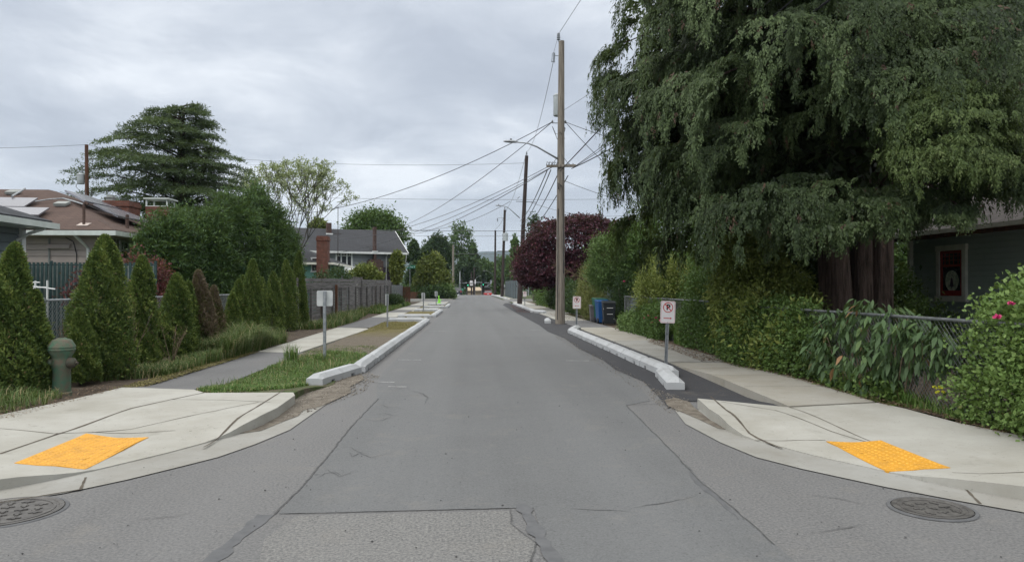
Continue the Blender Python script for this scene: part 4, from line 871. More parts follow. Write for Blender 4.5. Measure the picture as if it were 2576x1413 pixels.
wire((TL, 42, zat(TL, 42, 480)), P3(150, 482, 30), .15, .010, 'wire_grey', 'short drop wire from the left pole to the brown roof')
wire(P3(212, 512, 26.2), P3(400, 556, 26), .15, .014, 'wire', 'black service wire across the brown roof to the dark conifer hedge')
wire(P3(212, 505, 26.2), (TL, 42, zat(TL, 42, 482)), .2, .010, 'wire', 'slack wire from the roof mast back to the left pole')
# ---- bins
def bin_(u, Y, w_, d_, h_, m_, label, wheels=True, rz=0.0):
    x = onY(u, Y); t = thing('wheelie_bin', (x, Y, .03), rz, label, 'bin', 'bins standing at the hedge on the right')
    mb = MB(); a, b, c, d = w_ * .40, w_ * .5, d_ * .38, d_ * .5
    mb.hexa([(-a, -c, .03), (a, -c, .03), (a, c, .03), (-a, c, .03), (-b, -d, h_ * .9), (b, -d, h_ * .9), (b, d, h_ * .9), (-b, d, h_ * .9)]); bevel(mb.build('body', m_, t), .025)
    mb = MB(); mb.hexa([(-b * 1.06, -d * 1.08, h_ * .905), (b * 1.06, -d * 1.08, h_ * .905), (b * 1.06, d * 1.1, h_ * .905), (-b * 1.06, d * 1.1, h_ * .905), (-b, -d, h_ * .95), (b, -d, h_ * .95), (b, d, h_), (-b, d, h_)]); bevel(mb.build('lid', m_, t), .015)
    mb = MB(); mb.box((0, d * 1.12, h_ * .93), (w_ * .8, .03, .03)); mb.build('handle', m_, t)
    if wheels:
        for s in (-1, 1):
            mb = MB(); mb.lathe([(.02, -.03), (.11, -.03), (.12, -.02), (.12, .02), (.11, .03), (.02, .03)], c=(-w_ * .45 if s < 0 else w_ * .45, s * 0 - d_ * .2, .12), n=14, M=Euler((0, R(90), 0)).to_matrix()); wl = mb.build('wheel', MT['black'], t)
    return t
MT['bin_green'] = plain('green_bin_plastic', (.012, .11, .055), (.014, .09, .045), 3, .45); MT['bin_blue'] = plain('blue_bin_plastic', (.015, .075, .22), (.015, .06, .18), 3, .45); MT['bin_grey'] = plain('grey_bin_plastic', (.13, .12, .13), (.09, .085, .09), 3, .6); MT['bin_black'] = plain('dark_bin_plastic', (.014, .018, .022), (.02, .024, .028), 3, .45)
bin_(1494, 33.2, .40, .4, .78, MT['bin_grey'], 'small lidded grey bin, leftmost of the bins', False)
bin_(1509, 33.0, .58, .6, 1.10, MT['bin_green'], 'green wheelie bin behind the blue one', rz=R(8))
bin_(1516, 31.9, .56, .6, 1.03, MT['bin_blue'], 'blue wheelie bin between the green and the black ones', rz=R(6))
t = bin_(1531, 31.0, .54, .6, 1.0, MT['bin_black'], 'black wheelie bin, rightmost, with a white mark on its side', rz=R(-4))
mb = MB(); mb.box((-.235, -.27, .72), (.04, .01, .16)); mb.box((.02, -.285, .70), (.26, .008, .018)); mb.box((.02, -.262, .44), (.24, .008, .018)); mb.build('marks', MT['signwhite'], t)
# ---- cars
def car(x, y, z, rz, paint, label, L=4.4, W=1.78, H=1.42, suv=False, gname='cars beyond the crest'):
    t = thing('parked_car', (x, y, z), rz, label, 'car', gname); h = L / 2; b0 = .28; bt = H * .62
    prof = [(-h, b0), (-h, .62), (-h + .12, bt), (-h * .62, bt + .04), (-h * .38, H * .97), (h * .22, H), (h * .58 if not suv else h * .82, H * .96), (h * .9 if not suv else h * .97, bt + .03), (h, bt - .05), (h, b0)]
    # rear of the car faces the viewer: +local y is the front, -y the rear
    def sec(wf, pr): return [(wf(z_), y_, z_) for y_, z_ in pr]
    body = [(-h, b0), (-h - .03, .5), (-h, bt - .05), (-h + .1, bt), (h - .9, bt), (h - .15, bt - .14), (h, .6), (h, b0)]
    mb = MB(); n = len(body); half = lambda z_: W / 2 * (1.0 if z_ < bt - .08 else .95)
    mb.add([(-half(c), a, c) for a, c in body] + [(half(c), a, c) for a, c in body], [tuple(range(n)), tuple(range(n, 2 * n))[::-1]] + [(i, n + i, n + (i + 1) % n, (i + 1) % n) for i in range(n)]); bevel(mb.build('body', paint, t), .05, 3)
    y0, y1, y2, y3 = (-h + .12, -h + .75, h * .15, h - 1.35) if not suv else (-h + .06, -h + .3, h * .2, h - 1.15)
    a, b = W * .46, W * .36
    mb = MB(); mb.hexa([(-a, y0, bt - .02), (a, y0, bt - .02), (a, y3, bt - .02), (-a, y3, bt - .02), (-b, y1, H - .03), (b, y1, H - .03), (b, y2, H - .03), (-b, y2, H - .03)]); bevel(mb.build('windows', MT['glass'], t), .04)
    mb = MB(); mb.hexa([(-b, y1 - .02, H - .035), (b, y1 - .02, H - .035), (b, y2 + .02, H - .035), (-b, y2 + .02, H - .035), (-b * .95, y1 + .05, H), (b * .95, y1 + .05, H), (b * .95, y2 - .05, H), (-b * .95, y2 - .05, H)]); mb.build('roof', paint, t)
    for s in (-1, 1):
        mb = MB(); mb.box((s * W * .38, -h - .02, bt - .2), (.3, .06, .14)); mb.build('tail_light', MT['red'], t)
    mb = MB(); mb.box((0, -h - .035, bt - .22), (.36, .03, .14)); mb.build('number_plate', MT['signwhite'], t)
    mb = MB(); mb.box((0, -h - .01, b0 + .08), (W * .94, .16, .16)); mb.build('bumper', paint, t)
    for sx in (-1, 1):
        for yy in (-h + .8, h - .85):
            mb = MB(); mb.lathe([(.06, -.1), (.3, -.1), (.32, -.07), (.32, .07), (.3, .1), (.06, .1)], c=(sx * (W / 2 - .1), yy, .32), n=16, M=Euler((0, R(90), 0)).to_matrix()); wl = mb.build('wheel', MT['black'], t)
    return t
MT['car_red'] = plain('red_car_paint', (.42, .018, .022), (.38, .02, .022), 2, .25, 0, .6); MT['car_dark'] = plain('dark_car_paint', (.02, .022, .03), (.03, .03, .04), 2, .25, 0, .6)
car(onY(1227.5, 168), 170, zg(170), R(1), MT['car_red'], 'red saloon car with its lower half hidden beyond the crest', L=4.5, W=1.85, H=1.40)
car(onY(1151, 158), 160, zg(160) - .05, 0, MT['car_dark'], 'dark off-roader parked at the left kerb near the crest', L=4.6, W=1.9, H=1.72, suv=True)
# ------------------------------------------------------------------ buildings and fences
def siding(mb, a, b, z0, z1, step, lip=.018):
    """lap boards on the vertical plane from a to b (x, y); the outside lies to the right of a->b"""
    a, b = Vector((*a, 0)), Vector((*b, 0)); d = (b - a).normalized(); nrm = Vector((d.y, -d.x, 0)); z = z0
    while z < z1 - .01:
        t = min(z + step, z1); o = nrm * lip; i = nrm * .002
        g = .02 if step > .15 else .014; k = nrm * -.018
        mb.add([a + o + Vector((0, 0, z)), b + o + Vector((0, 0, z)), b + i + Vector((0, 0, t - g)), a + i + Vector((0, 0, t - g)), a + k + Vector((0, 0, z)), b + k + Vector((0, 0, z)), b + k + Vector((0, 0, t - g)), a + k + Vector((0, 0, t - g))], [(0, 1, 2, 3), (4, 5, 1, 0), (3, 2, 6, 7)])
        z = t
def plane_pt(u, v, p, n):
    d = ray(u, v); o = Vector((0, 0, 1.6)); t = (Vector(p) - o).dot(n) / d.dot(n); return o + d * t
def rel(t, p): return tuple(Vector(p) - t.location)
def chimney(mb, x0, x1, y0, y1, z0, z1, crown=True):
    mb.bb(x0, x1, y0, y1, z0, z1)
    if crown: mb.bb(x0 - .04, x1 + .04, y0 - .04, y1 + .04, z1 - .22, z1 - .06)
# ---- slate blue house at the left picture edge
MT['sid_blue'] = plain('blue_grey_siding', (.24, .285, .305), (.2, .24, .26), 1.5, .7); MT['sid_tan'] = plain('taupe_siding', (.46, .40, .365), (.40, .345, .32), 1.5, .75)
MT['gutter'] = plain('pale_gutter_paint', (.55, .60, .58), (.45, .5, .48), 3, .5); MT['sid_green'] = plain('sage_green_siding', (.40, .47, .43), (.35, .42, .385), 1.2, .75)
WX = -9.9; YC = onX(52, WX); YE = onX(137, -9.25); ZE = zat(-9.25, YE, 562)
t = thing('blue_house', (WX, YC, 0), 0, 'slate blue house with dark roof and pale gutter, cut by the left picture edge', 'house')
mb = MB(); siding(mb, (0, 6 - YC), (0, 0), .1, ZE + .1, .19); siding(mb, (0, 0), (-8, 0), .1, ZE + .1, .19); mb.bb(-8, -.03, 6 - YC, -.03, 0, ZE); mb.build('wall', MT['sid_blue'], t)
mb = MB(); mb.box((.02, -.02, ZE / 2), (.12, .14, ZE)); mb.build('corner_board', MT['white'], t)
mb = MB(); ex = -9.3 - WX; ye = YE - YC
E = [(ex, 6 - YC - .5, ZE + .05), (ex, ye, ZE + .05), (ex - 4.4, ye - 4.4, ZE + 1.75), (ex - 4.4, 6 - YC - .5, ZE + 1.75)]
mb.slab(E, .09); mb.slab([(ex, ye, ZE + .051), (ex - 8.8, ye, ZE + .051), (ex - 4.4, ye - 4.4, ZE + 1.751)], .09); rf = mb.build('roof', MT['roof_dark'], t)
mb = MB(); mb.bb(ex + .0, ex + .11, 6 - YC - .5, ye + .1, ZE - .13, ZE + .0); mb.bb(ex - 8.7, ex, ye, ye + .11, ZE - .13, ZE + .0); gt = mb.build('gutter', MT['gutter'], rf)
mb = MB(); mb.bb(ex - .6, ex, 6 - YC - .5, ye - .01, ZE - .13, ZE - .10); mb.bb(-8.5, ex, -.02, ye, ZE - .13, ZE - .1); mb.build('soffit', MT['gutter'], t)
mb = MB(); mb.tube([(ex + .02, ye - .3, ZE - .13), (.3, ye - .35, ZE - .25), (.06, -.25, ZE - .4)], .035, 8); mb.build('downspout', MT['white'], t)
# ---- tan house with a brown hip roof
EY = 24.0; EX = onY(285, EY); EZ = zat(EX, EY, 582); RY = 28.8; RX = EX - 4.8; u_ = onY(121, RY); RX = u_; RZ = zat(RX, RY, 477); BY = 34.0
t = thing('tan_house', (EX, EY, 0), 0, 'taupe house with brown hip roof, two brick chimneys and solar panels', 'house')
mb = MB(); siding(mb, (-14.5, .6), (-.6, .6), .2, EZ, .20); siding(mb, (-.6, .6), (-.6, 9.4), .2, EZ, .20); mb.bb(-14.5, -.63, .63, 9.4, 0, EZ); mb.build('wall', MT['sid_tan'], t)
mb = MB(); rx, ry = RX - EX, RY - EY
front = [(-15.2, 0, EZ + .06), (0, 0, EZ + .06), (rx, ry, RZ), (-15.2 + 4, ry, RZ)]
right = [(0, 0, EZ + .061), (0, BY - EY, EZ + .061), (rx, ry + .5, RZ), (rx, ry, RZ)]
mb.slab(front, .10); mb.slab(right, .10); mb.slab([(0, BY - EY, EZ + .06), (-15.2, BY - EY, EZ + .06), (-11.2, ry + .5, RZ), (rx, ry + .5, RZ)], .1); mb.slab([(-15.2, BY - EY, EZ + .06), (-15.2, 0, EZ + .06), (-11.2, ry, RZ), (-11.2, ry + .5, RZ)], .1)
rf = mb.build('roof', MT['roof_brown'], t)
mb = MB(); mb.bb(-15.2, .12, -.12, .0, EZ - .13, EZ + .02); mb.bb(0.0, .12, 0, BY - EY, EZ - .13, EZ + .02); mb.build('gutter', MT['gutter'], rf)
mb = MB(); mb.bb(-15, -.01, .01, .62, EZ - .14, EZ - .11); mb.bb(-.62, -.01, .62, 9.5, EZ - .14, EZ - .11); mb.build('soffit', MT['sid_tan'], t)
fn = (Vector(front[1]) - Vector(front[0])).cross(Vector(front[2]) - Vector(front[0])).normalized(); fp = Vector(front[0]) + t.location
rn = (Vector(right[1]) - Vector(right[0])).cross(Vector(right[2]) - Vector(right[0])).normalized(); rp = Vector(right[0]) + t.location
MT['solar'] = plain('solar_glass', (.16, .16, .185), (.13, .13, .15), 1.2, .22, .1, .8)
for q in ([(-60, 495), (95, 497.5), (60, 519), (-60, 518)], [(-20, 519.5), (124, 522), (96, 540), (-20, 538)]):
    P = [plane_pt(u, v, fp + fn * .16, fn) - t.location for u, v in q]; mb = MB(); mb.slab(P, .05); o = mb.build('solar_panel', MT['solar'], rf)
def onR(a, b, lift):                     # a along Y, b up the right-hand slope
    p0 = Vector(right[0]).lerp(Vector(right[1]), a); p1 = Vector((rx, ry + .5 * a, RZ)); q = p0.lerp(p1, b); return q + rn * lift * (1 if rn.z > 0 else -1)
for a0, a1, b0, b1 in ((.06, .40, .52, .80), (.14, .55, .20, .48), (.42, .75, .52, .80)):
    P = [onR(a0, b0, .28), onR(a1, b0, .28), onR(a1, b1, .28), onR(a0, b1, .28)]; mb = MB(); mb.slab(P, .06); mb.build('solar_panel', MT['solar'], rf)
MT['vent_grey'] = plain('vent_metal', (.27, .29, .28), None, 4, .6)
for u, v in ((156, 512), (33, 483)):
    p = plane_pt(u, v, fp + fn * .08, fn) - t.location; mb = MB(); mb.box(p, (.42, .34, .09), 0, R(20)); mb.box(p + Vector((0, .02, -.06)), (.3, .26, .1), 0, R(20)); mb.build('roof_vent', MT['vent_grey'], rf)
p = plane_pt(211, 566, fp, fn) - t.location; zt = zat(EX + p.x, EY + p.y, 514); mb = MB(); mb.tube([p - Vector((0, 0, .2)), (p.x, p.y, zt), (p.x + .05, p.y, zt + .06), (p.x + .12, p.y, zt)], .045, 8); mb.build('service_mast', MT['roof_brown'], rf)
mb = MB(); mb.box((p.x, p.y, p.z + .02), (.34, .3, .02), 0, R(20)); mb.build('flashing', MT['sid_tan'], rf)
p = plane_pt(320, 573, rp, rn) - t.location; mb = MB(); mb.tube([p - Vector((0, 0, .1)), p + Vector((0, 0, .45))], .06, 8); mb.build('vent_pipe', MT['roof_brown'], rf)
cp = [plane_pt(u, v, fp + fn * .1, fn) - t.location for u, v in ((88, 507), (125, 501), (158, 499), (185, 506), (210, 514))]; MB().tube(cp, .028, 6).build('roof_conduit', MT['galv'], rf)
cp = [plane_pt(u, v, fp + fn * .2, fn) - t.location for u, v in ((30, 494), (63, 474))]; MB().tube(cp, .035, 6).build('roof_conduit', MT['galv'], rf)
for k, (u0, u1, v1, Y, dpt) in enumerate(((256, 331, 504, 29.6, 1.0), (365, 428, 519, 31.2, .8))):
    x0, x1 = onY(u0, Y) - EX, onY(u1, Y) - EX; z1 = zat(EX + x0, Y, v1); mb = MB(); chimney(mb, x0, x1 - .12, Y - EY, Y - EY + dpt, EZ, z1, k == 0); ch = mb.build('chimney', MT['brick'], rf)
    if k == 0:
        mb = MB(); mb.bb(x0 + .08, x0 + .34, Y - EY + .1, Y - EY + .36, z1, z1 + .12); mb.bb(x0 + .04, x0 + .38, Y - EY + .06, Y - EY + .4, z1 + .12, z1 + .15); mb.bb(x0 + .1, x0 + .32, Y - EY + .12, Y - EY + .34, z1 + .15, z1 + .24); mb.build('flue', MT['vent_grey'], ch)
    else:
        mb = MB()
        for cx_, cy_ in ((x0 + .03, .03), (x1 - .15, .03), (x0 + .03, dpt - .03), (x1 - .15, dpt - .03)): mb.bb(cx_ - .025, cx_ + .025, Y - EY + cy_ - .025, Y - EY + cy_ + .025, z1, z1 + .30)
        mb.bb(x0, x1 - .12, Y - EY, Y - EY + dpt, z1, z1 + .03); mb.bb(x0 - .06, x1 - .04, Y - EY - .08, Y - EY + dpt + .08, z1 + .30, z1 + .35); mb.build('rain_cap', MT['gutter'], ch)
wy = EY + .6 - .03; wp = lambda u, v: plane_pt(u, v, (0, wy, 0), Vector((0, 1, 0))) - t.location
a = wp(148, 620); mb = MB(); mb.hexa([a + Vector(q) for q in ((-.36, -.10, -.06), (.36, -.10, -.06), (.36, .02, -.06), (-.36, .02, -.06), (-.36, -.03, .08), (.36, -.03, .08), (.36, .02, .08), (-.36, .02, .08))]); mb.build('wall_vent', MT['sid_tan'], t)
a = wp(124, 600); mb = MB(); mb.tube([(a.x, a.y, EZ - .2), (a.x, a.y, .3)], .03, 6); mb.build('wall_conduit', MT['vent_grey'], t)
a = wp(193, 600); mb = MB(); mb.tube([(a.x - .35, a.y, EZ - .15), (a.x - .1, a.y, EZ - .3), (a.x, a.y, EZ - .7), (a.x - .03, a.y, .3)], .014, 5); mb.build('wall_cable', MT['wire'], t)
a = wp(216, 590); mb = MB(); mb.tube([(a.x - .05, -.06, EZ - .1), (a.x, .2, EZ - .26), (a.x + .08, a.y - .02, EZ - .5), (a.x + .08, a.y - .02, .3)], .05, 8); mb.build('downspout', MT['white'], t)
def window(t, c, ax, w_, h_, frame, sash='frame', mull=(), bars=(), fw=.10, name='window'):
    """c = centre on the wall, ax = unit vector to the right seen from outside"""
    ax = Vector(ax).normalized(); up = Vector((0, 0, 1)); out = ax.cross(up) if False else Vector((ax.y, -ax.x, 0))
    ang = math.atan2(ax.y, ax.x); c = Vector(c)
    def bx(mb, cx_, cz_, sw, sh, d0, d1): mb.box(c + ax * cx_ + up * cz_ + out * ((d0 + d1) / 2), (sw, d1 - d0, sh), ang)
    mb = MB(); bx(mb, 0, h_ / 2 - fw / 2, w_ + .04, fw, .0, .07); bx(mb, 0, -h_ / 2 + fw / 2, w_ + .08, fw, .0, .085)
    for s in (-1, 1): bx(mb, s * (w_ / 2 - fw / 2), 0, fw, h_ - 2 * fw - .002, 0, .065)
    for m in mull: bx(mb, m, 0, fw * .8, h_ - 2 * fw - .002, 0, .06)
    fr = mb.build(name, frame, t)
    mb = MB(); bx(mb, 0, 0, w_ - fw, h_ - fw, .0, .022); mb.build('pane', MT['glass'], fr)
    if bars:
        mb = MB()
        for (cx_, cz_, sw, sh) in bars: bx(mb, cx_, cz_, sw, sh, .02, .04)
        mb.build('glazing_bars', sash if not isinstance(sash, str) else frame, fr)
    return fr
rpn = Vector((1, 0, 0)); a = plane_pt(299, 604, (EX - .6 + .02, 0, 0), rpn); b = plane_pt(322, 655, (EX - .6 + .02, 0, 0), rpn)
wz = (a.z + b.z) / 2; window(t, ((a.x + b.x) / 2 - EX, (a.y + b.y) / 2 - EY, wz), (0, 1, 0), abs(b.y - a.y), a.z - b.z, MT['white'], bars=((0, 0, abs(b.y - a.y) - .1, .06),), fw=.07)
mb = MB(); rk = random.Random(2)
for k in range(16):
    y_ = 1.0 + k * .28; zt = EZ - .15; pts = [(-.5, y_, zt)]
    for q in range(rk.randint(2, 5)): pts.append((-.5 + rk.uniform(-.02, .02), y_ + rk.uniform(-.05, .05), pts[-1][2] - .12))
    mb.tube(pts, .008, 4)
mb.tube([(-.5, .9, EZ - .15), (-.5, 5.5, EZ - .15)], .008, 4); mb.build('icicle_lights', MT['white'], t)
# ---- teal cottage
CY = 48.5; CX = onY(836, CY - .4); CZ_ = zat(CX, CY - .4, 660)
MT['teal'] = plain('teal_stucco', (.16, .34, .29), (.13, .29, .25), 2, .8)
t = thing('teal_cottage', (CX, CY, 0), 0, 'small teal cottage with grey roof and tall brick chimney behind the wooden fence', 'house')
mb = MB(); mb.bb(-7, -.45, 0, 7, 0, CZ_ + .05); mb.build('wall', MT['teal'], t)
mb = MB(); mb.slab([(-7.5, -.45, CZ_ + .03), (0, -.45, CZ_ + .03), (-3.4, 3.2, CZ_ + 1.35), (-7.5, 3.2, CZ_ + 1.35)], .08); mb.slab([(0, -.45, CZ_ + .031), (0, 7, CZ_ + .031), (-3.4, 3.6, CZ_ + 1.35), (-3.4, 3.2, CZ_ + 1.35)], .08); rf = mb.build('roof', MT['roof_grey'], t)
mb = MB(); mb.bb(-7.5, .1, -.56, -.45, CZ_ - .14, CZ_ + .0); mb.bb(0, .1, -.45, 7, CZ_ - .14, CZ_ + .0); mb.build('gutter', MT['offwhite'], rf)
x0, x1, x2 = (onY(k, CY - .5) - CX for k in (798, 815, 826)); zt = zat(CX, CY - .5, 594); mb = MB(); mb.bb(x0, x2, -.75, -.05, 0, zt); mb.bb(x0 - .04, x2 + .04, -.79, -.01, zt - .3, zt - .12); mb.build('chimney', MT['brick'], t)
a = plane_pt(792, 660, (0, CY, 0), Vector((0, 1, 0))); window(t, (a.x - CX, 0, a.z - .15), (1, 0, 0), .45, .95, MT['white'], fw=.07)
# ---- grey house with purple base
ang = R(24); GO = P3(1003, 660, 70.5); t = thing('grey_house', (GO.x, GO.y, 0), ang, 'grey house with purple base, charcoal roof, white triple window and stepped brick chimney', 'house')
GN = Vector((-math.sin(ang), math.cos(ang), 0)); GM = Matrix.Rotation(-ang, 3, 'Z')
def gl(u, v, off=0.0): p = plane_pt(u, v, Vector((GO.x, GO.y, 0)) + GN * off, GN); q = GM @ (p - Vector((GO.x, GO.y, 0))); return q
MT['sid_grey'] = plain('grey_cedar_siding', (.28, .30, .32), (.22, .24, .255), 1.2, .8); MT['purple'] = plain('dusky_purple_paint', (.06, .045, .07), (.05, .04, .06), 2, .75)
ze = gl(950, 634, -.5).z; zb = gl(900, 671).z; LXx = gl(752, 640).x
mb = MB(); siding(mb, (LXx, 0), (0, 0), zb, ze + .1, .28, .025); siding(mb, (0, 0), (0, 7), zb, ze + .1, .28, .025); mb.bb(LXx, -.03, .03, 7, 0, ze + .1)
mb.add([(-.03, .0, ze + .1), (-.03, 7, ze + .1), (-.03, 3.5, ze + 2.2)], [(0, 1, 2)]); mb.build('wall', MT['sid_grey'], t)
mb = MB(); mb.bb(LXx, .06, -.05, .02, 0, zb); mb.bb(.0, .06, .02, 7, 0, zb); mb.build('lower_wall', MT['purple'], t)
rz_ = gl(1008, 582, 3.4).z; mb = MB(); xr = .75
mb.slab([(LXx - .5, -.5, ze), (xr, -.5, ze), (xr, 3.4, rz_), (LXx - .5, 3.4, rz_)], .12); mb.slab([(xr, 7.4, ze), (LXx - .5, 7.4, ze), (LXx - .5, 3.4, rz_), (xr, 3.4, rz_)], .12); rf = mb.build('roof', MT['roof_grey'], t)
mb = MB(); mb.slab([(xr, -.55, ze - .02), (xr + .06, -.55, ze - .02), (xr + .06, 3.4, rz_), (xr, 3.4, rz_)], .22); mb.slab([(xr, 7.4, ze - .02), (xr, 3.4, rz_), (xr + .06, 3.4, rz_), (xr + .06, 7.4, ze - .02)], .22); mb.build('bargeboard', MT['white'], rf)
mb = MB(); mb.bb(LXx - .5, xr - .1, -.64, -.5, ze - .18, ze - .0); mb.build('gutter', MT['white'], rf)
a = gl(971, 640); mb = MB(); mb.tube([(a.x, -.55, ze - .15), (a.x, -.12, ze - .45), (a.x, -.1, .2)], .055, 8); mb.build('downspout', MT['white'], t)
for dx in (-.05, xr - .1): mb = MB(); mb.tube([(dx, -.05, ze - .9), (dx * .9 + .02, -.45, ze - .2)], .05, 6); mb.build('bracket', MT['white'], t)
a, b = gl(843.6, 632.5), gl(886.4, 671.8); W_, H_ = b.x - a.x, a.z - b.z; c = (a + b) / 2
br = [(m * W_ / 3, H_ * .22, W_ / 3 - .15, .05) for m in (-1, 0, 1)] + [(m * W_ / 3, H_ * .33, .035, H_ * .2) for m in (-1, 0, 1)] + [(m * W_ / 3, H_ * .33, W_ / 3 - .15, .03) for m in (-1, 0, 1)]
window(t, (c.x, -.02, c.z), (1, 0, 0), W_, H_, MT['white'], mull=(-W_ / 6, W_ / 6), bars=br, fw=.14)
a, b = gl(828, 679), gl(914, 688); mb = MB(); mb.bb(a.x, b.x, -.55, -.35, b.z, a.z); mb.slab([(a.x, -.56, a.z + .02), (b.x, -.56, a.z + .02), (b.x, .0, a.z + .35), (a.x, .0, a.z + .35)], .05); cn = mb.build('canopy', MT['white'], t)
mb = MB(); cxm = (a.x + b.x) / 2; zc_ = (a.z + b.z) / 2
for s in (-1, 1):
    for k, (ox, rr) in enumerate(((.25, .07), (.55, .09), (.9, .07))): mb.tube([(cxm + s * (ox + rr * math.cos(q * .7) * (1 - q * .07)), -.565, zc_ + rr * math.sin(q * .7) * (1 - q * .07) + .02) for q in range(9)], .016, 4)
mb.tube([(cxm - .15, -.565, zc_ - .05), (cxm, -.565, zc_ + .08), (cxm + .15, -.565, zc_ - .05)], .02, 4); mb.build('scroll_ornament', MT['galv_dark'], cn)
a, b = gl(838, 689), gl(900, 699); mb = MB(); mb.bb(a.x, b.x, -.09, -.05, 0, a.z); gd = mb.build('garage_door', MT['white'], t)
mb = MB(); mb.bb(a.x + .15, b.x - .15, -.10, -.085, 0, a.z - .18); mb.build('door_leaf', MT['sid_grey'], gd)
a, b = gl(922, 652), gl(960, 690); c1, c2 = gl(936.5, 650), gl(947, 571, -.6); mb = MB()
mb.bb(a.x, b.x, -.55, -.05, 0, a.z - .15); mb.bb(a.x + .15, b.x - .2, -.55, -.05, a.z - .15, a.z); mb.bb(c1.x, c2.x, -.62, -.12, a.z, c2.z); mb.bb(c1.x - .04, c2.x + .04, -.66, -.08, c2.z - .2, c2.z - .08); mb.build('chimney', MT['brick_dark'], t)
mb = MB(); mb.bb(c1.x - .12, c2.x + .12, -.68, -.4, ze + .0, ze + .09); mb.build('flashing', MT['white'], rf)
a, b = gl(822, 575, 2.6), gl(833, 561, 2.6); mb = MB(); chimney(mb, a.x, b.x, 2.4, 2.9, ze + .5, b.z, False); mb.build('chimney', MT['brick_dark'], rf)
mb = MB(); mb.bb(a.x - .1, b.x + .1, 2.3, 2.9, rz_ - .62, rz_ - .50); mb.build('flashing', MT['white'], rf)
# thin roof mast in front of the cottage
X_ = onY(738, 47); zt = zat(X_, 47, 571); t = thing('roof_mast', (X_, 47, 0), 0, 'thin grey metal mast carrying the service cable left of the grey house', 'mast'); MB().tube([(0, 0, 0), (0, 0, zt)], .05, 8).build('shaft', MT['galv'], t); mb = MB(); mb.lathe([(.09, 0), (.1, .06), (.04, .14)], c=(0, 0, zt), n=10); mb.build('weatherhead', MT['galv'], t)
X_ = onY(850, 52); t = thing('antenna_mast', (X_, 52, 0), 0, 'thin rusty antenna rod rising in front of the charcoal roof', 'antenna'); zt = zat(X_, 52, 520); MB().tube([(0, 0, 1), (0, 0, zt)], .022, 6).build('rod', MT['wood_dark'], t); mb = MB(); mb.tube([(-.25, 0, zt - 1.9), (.25, 0, zt - 1.9)], .018, 5); mb.build('crossbar', MT['wood_dark'], t)
# ---- sage green house on the right
HX = 11.5; HY = onX(2292, HX); a = plane_pt(2345, 588, (HX - .55, 0, 0), Vector((1, 0, 0))); HZ = a.z
t = thing('green_house', (HX, HY, 0), 0, 'sage green clapboard house with a red-sashed window behind the big conifer', 'house')
mb = MB(); siding(mb, (0, 0), (0, 3 - HY), .1, HZ + .05, .125, .014); siding(mb, (7, 0), (0, 0), .1, HZ + .05, .125, .014); mb.bb(.02, 9, 3 - HY, -.02, 0, HZ); mb.build('wall', MT['sid_green'], t)
mb = MB(); mb.slab([(-.6, 3 - HY - .4, HZ + .05), (-.6, 8, HZ + .05), (4.0, 8, HZ + 2.3), (4.0, 3 - HY - .4, HZ + 2.3)], .1); mb.slab([(8.6, 3 - HY - .4, HZ + .05), (8.6, 8, HZ + .05), (4.0, 8, HZ + 2.3), (4.0, 3 - HY - .4, HZ + 2.3)], .1); rf = mb.build('roof', MT['roof_wood'], t)
mb = MB(); mb.bb(-.66, -.6, 3 - HY - .4, 8, HZ - .12, HZ + .06); mb.build('fascia', MT['wood_brown'], rf)
mb = MB(); mb.bb(-.76, -.665, 3 - HY - .4, 8, HZ - .03, HZ + .06); mb.build('gutter', MT['offwhite'], rf)
MT['redwood'] = plain('dark_red_sash', (.33, .035, .025), (.26, .03, .02), 3, .5)
pp = (HX - .015, 0, 0); n1 = Vector((1, 0, 0)); a, b = plane_pt(2360, 617, pp, n1), plane_pt(2435, 758, pp, n1); W_ = abs(a.y - b.y); H_ = 1.5; zc_ = (plane_pt(2398, 616, pp, n1).z + plane_pt(2398, 758, pp, n1).z) / 2; H_ = plane_pt(2398, 616, pp, n1).z - plane_pt(2398, 758, pp, n1).z
wl = window(t, (-.012, (a.y + b.y) / 2 - HY, zc_), (0, -1, 0), W_, H_, MT['offwhite'], fw=.13)
t2 = MB(); cy_ = (a.y + b.y) / 2 - HY; iw, ih = W_ - .28, H_ - .28
def sash(mb, cy0, cz0, w_, h_): mb.box((-.045, cy0, cz0), (.03, w_, h_))
for s in (-1, 1): sash(t2, cy_ + s * (iw / 2 - .03), zc_, .06, ih)
for zq, hh in ((ih / 2 - .03, .06), (ih * .17, .055), (-ih / 2 + .06, .12)): sash(t2, cy_, zc_ + zq, iw - .125, hh)
t2.build('sash', MT['redwood'], wl)
t3 = MB()
for k in range(1, 5): t3.box((-.042, cy_ - iw / 2 + iw * k / 5, zc_ + ih * .33), (.012, .012, ih * .27))
for k in (1, 2): t3.box((-.042, cy_, zc_ + ih * (.2 + .09 * k)), (.012, iw - .13, .012))
t3.build('glazing_bars', MT['redwood'], wl)
MT['oval'] = plain('stained_glass_cream', (.6, .62, .5), (.3, .36, .26), 16, .3, lo=.42, hi=.58); MT['oval_dark'] = plain('stained_glass_dark', (.07, .03, .05), (.03, .04, .05), 20, .3)
mb = MB(); el = lambda r0, r1, n=28: [(-.036, cy_ + r0 * math.cos(k * math.tau / n), zc_ - ih * .17 + r1 * math.sin(k * math.tau / n)) for k in range(n)]
n = 28; o1 = el(iw * .31, ih * .235); mb.add(o1 + [(-.030, y_, z_) for _, y_, z_ in o1], [tuple(range(n)), tuple(range(n, 2 * n))[::-1]] + [(k, n + k, n + (k + 1) % n, (k + 1) % n) for k in range(n)]); ov = mb.build('stained_oval', MT['oval'], wl)
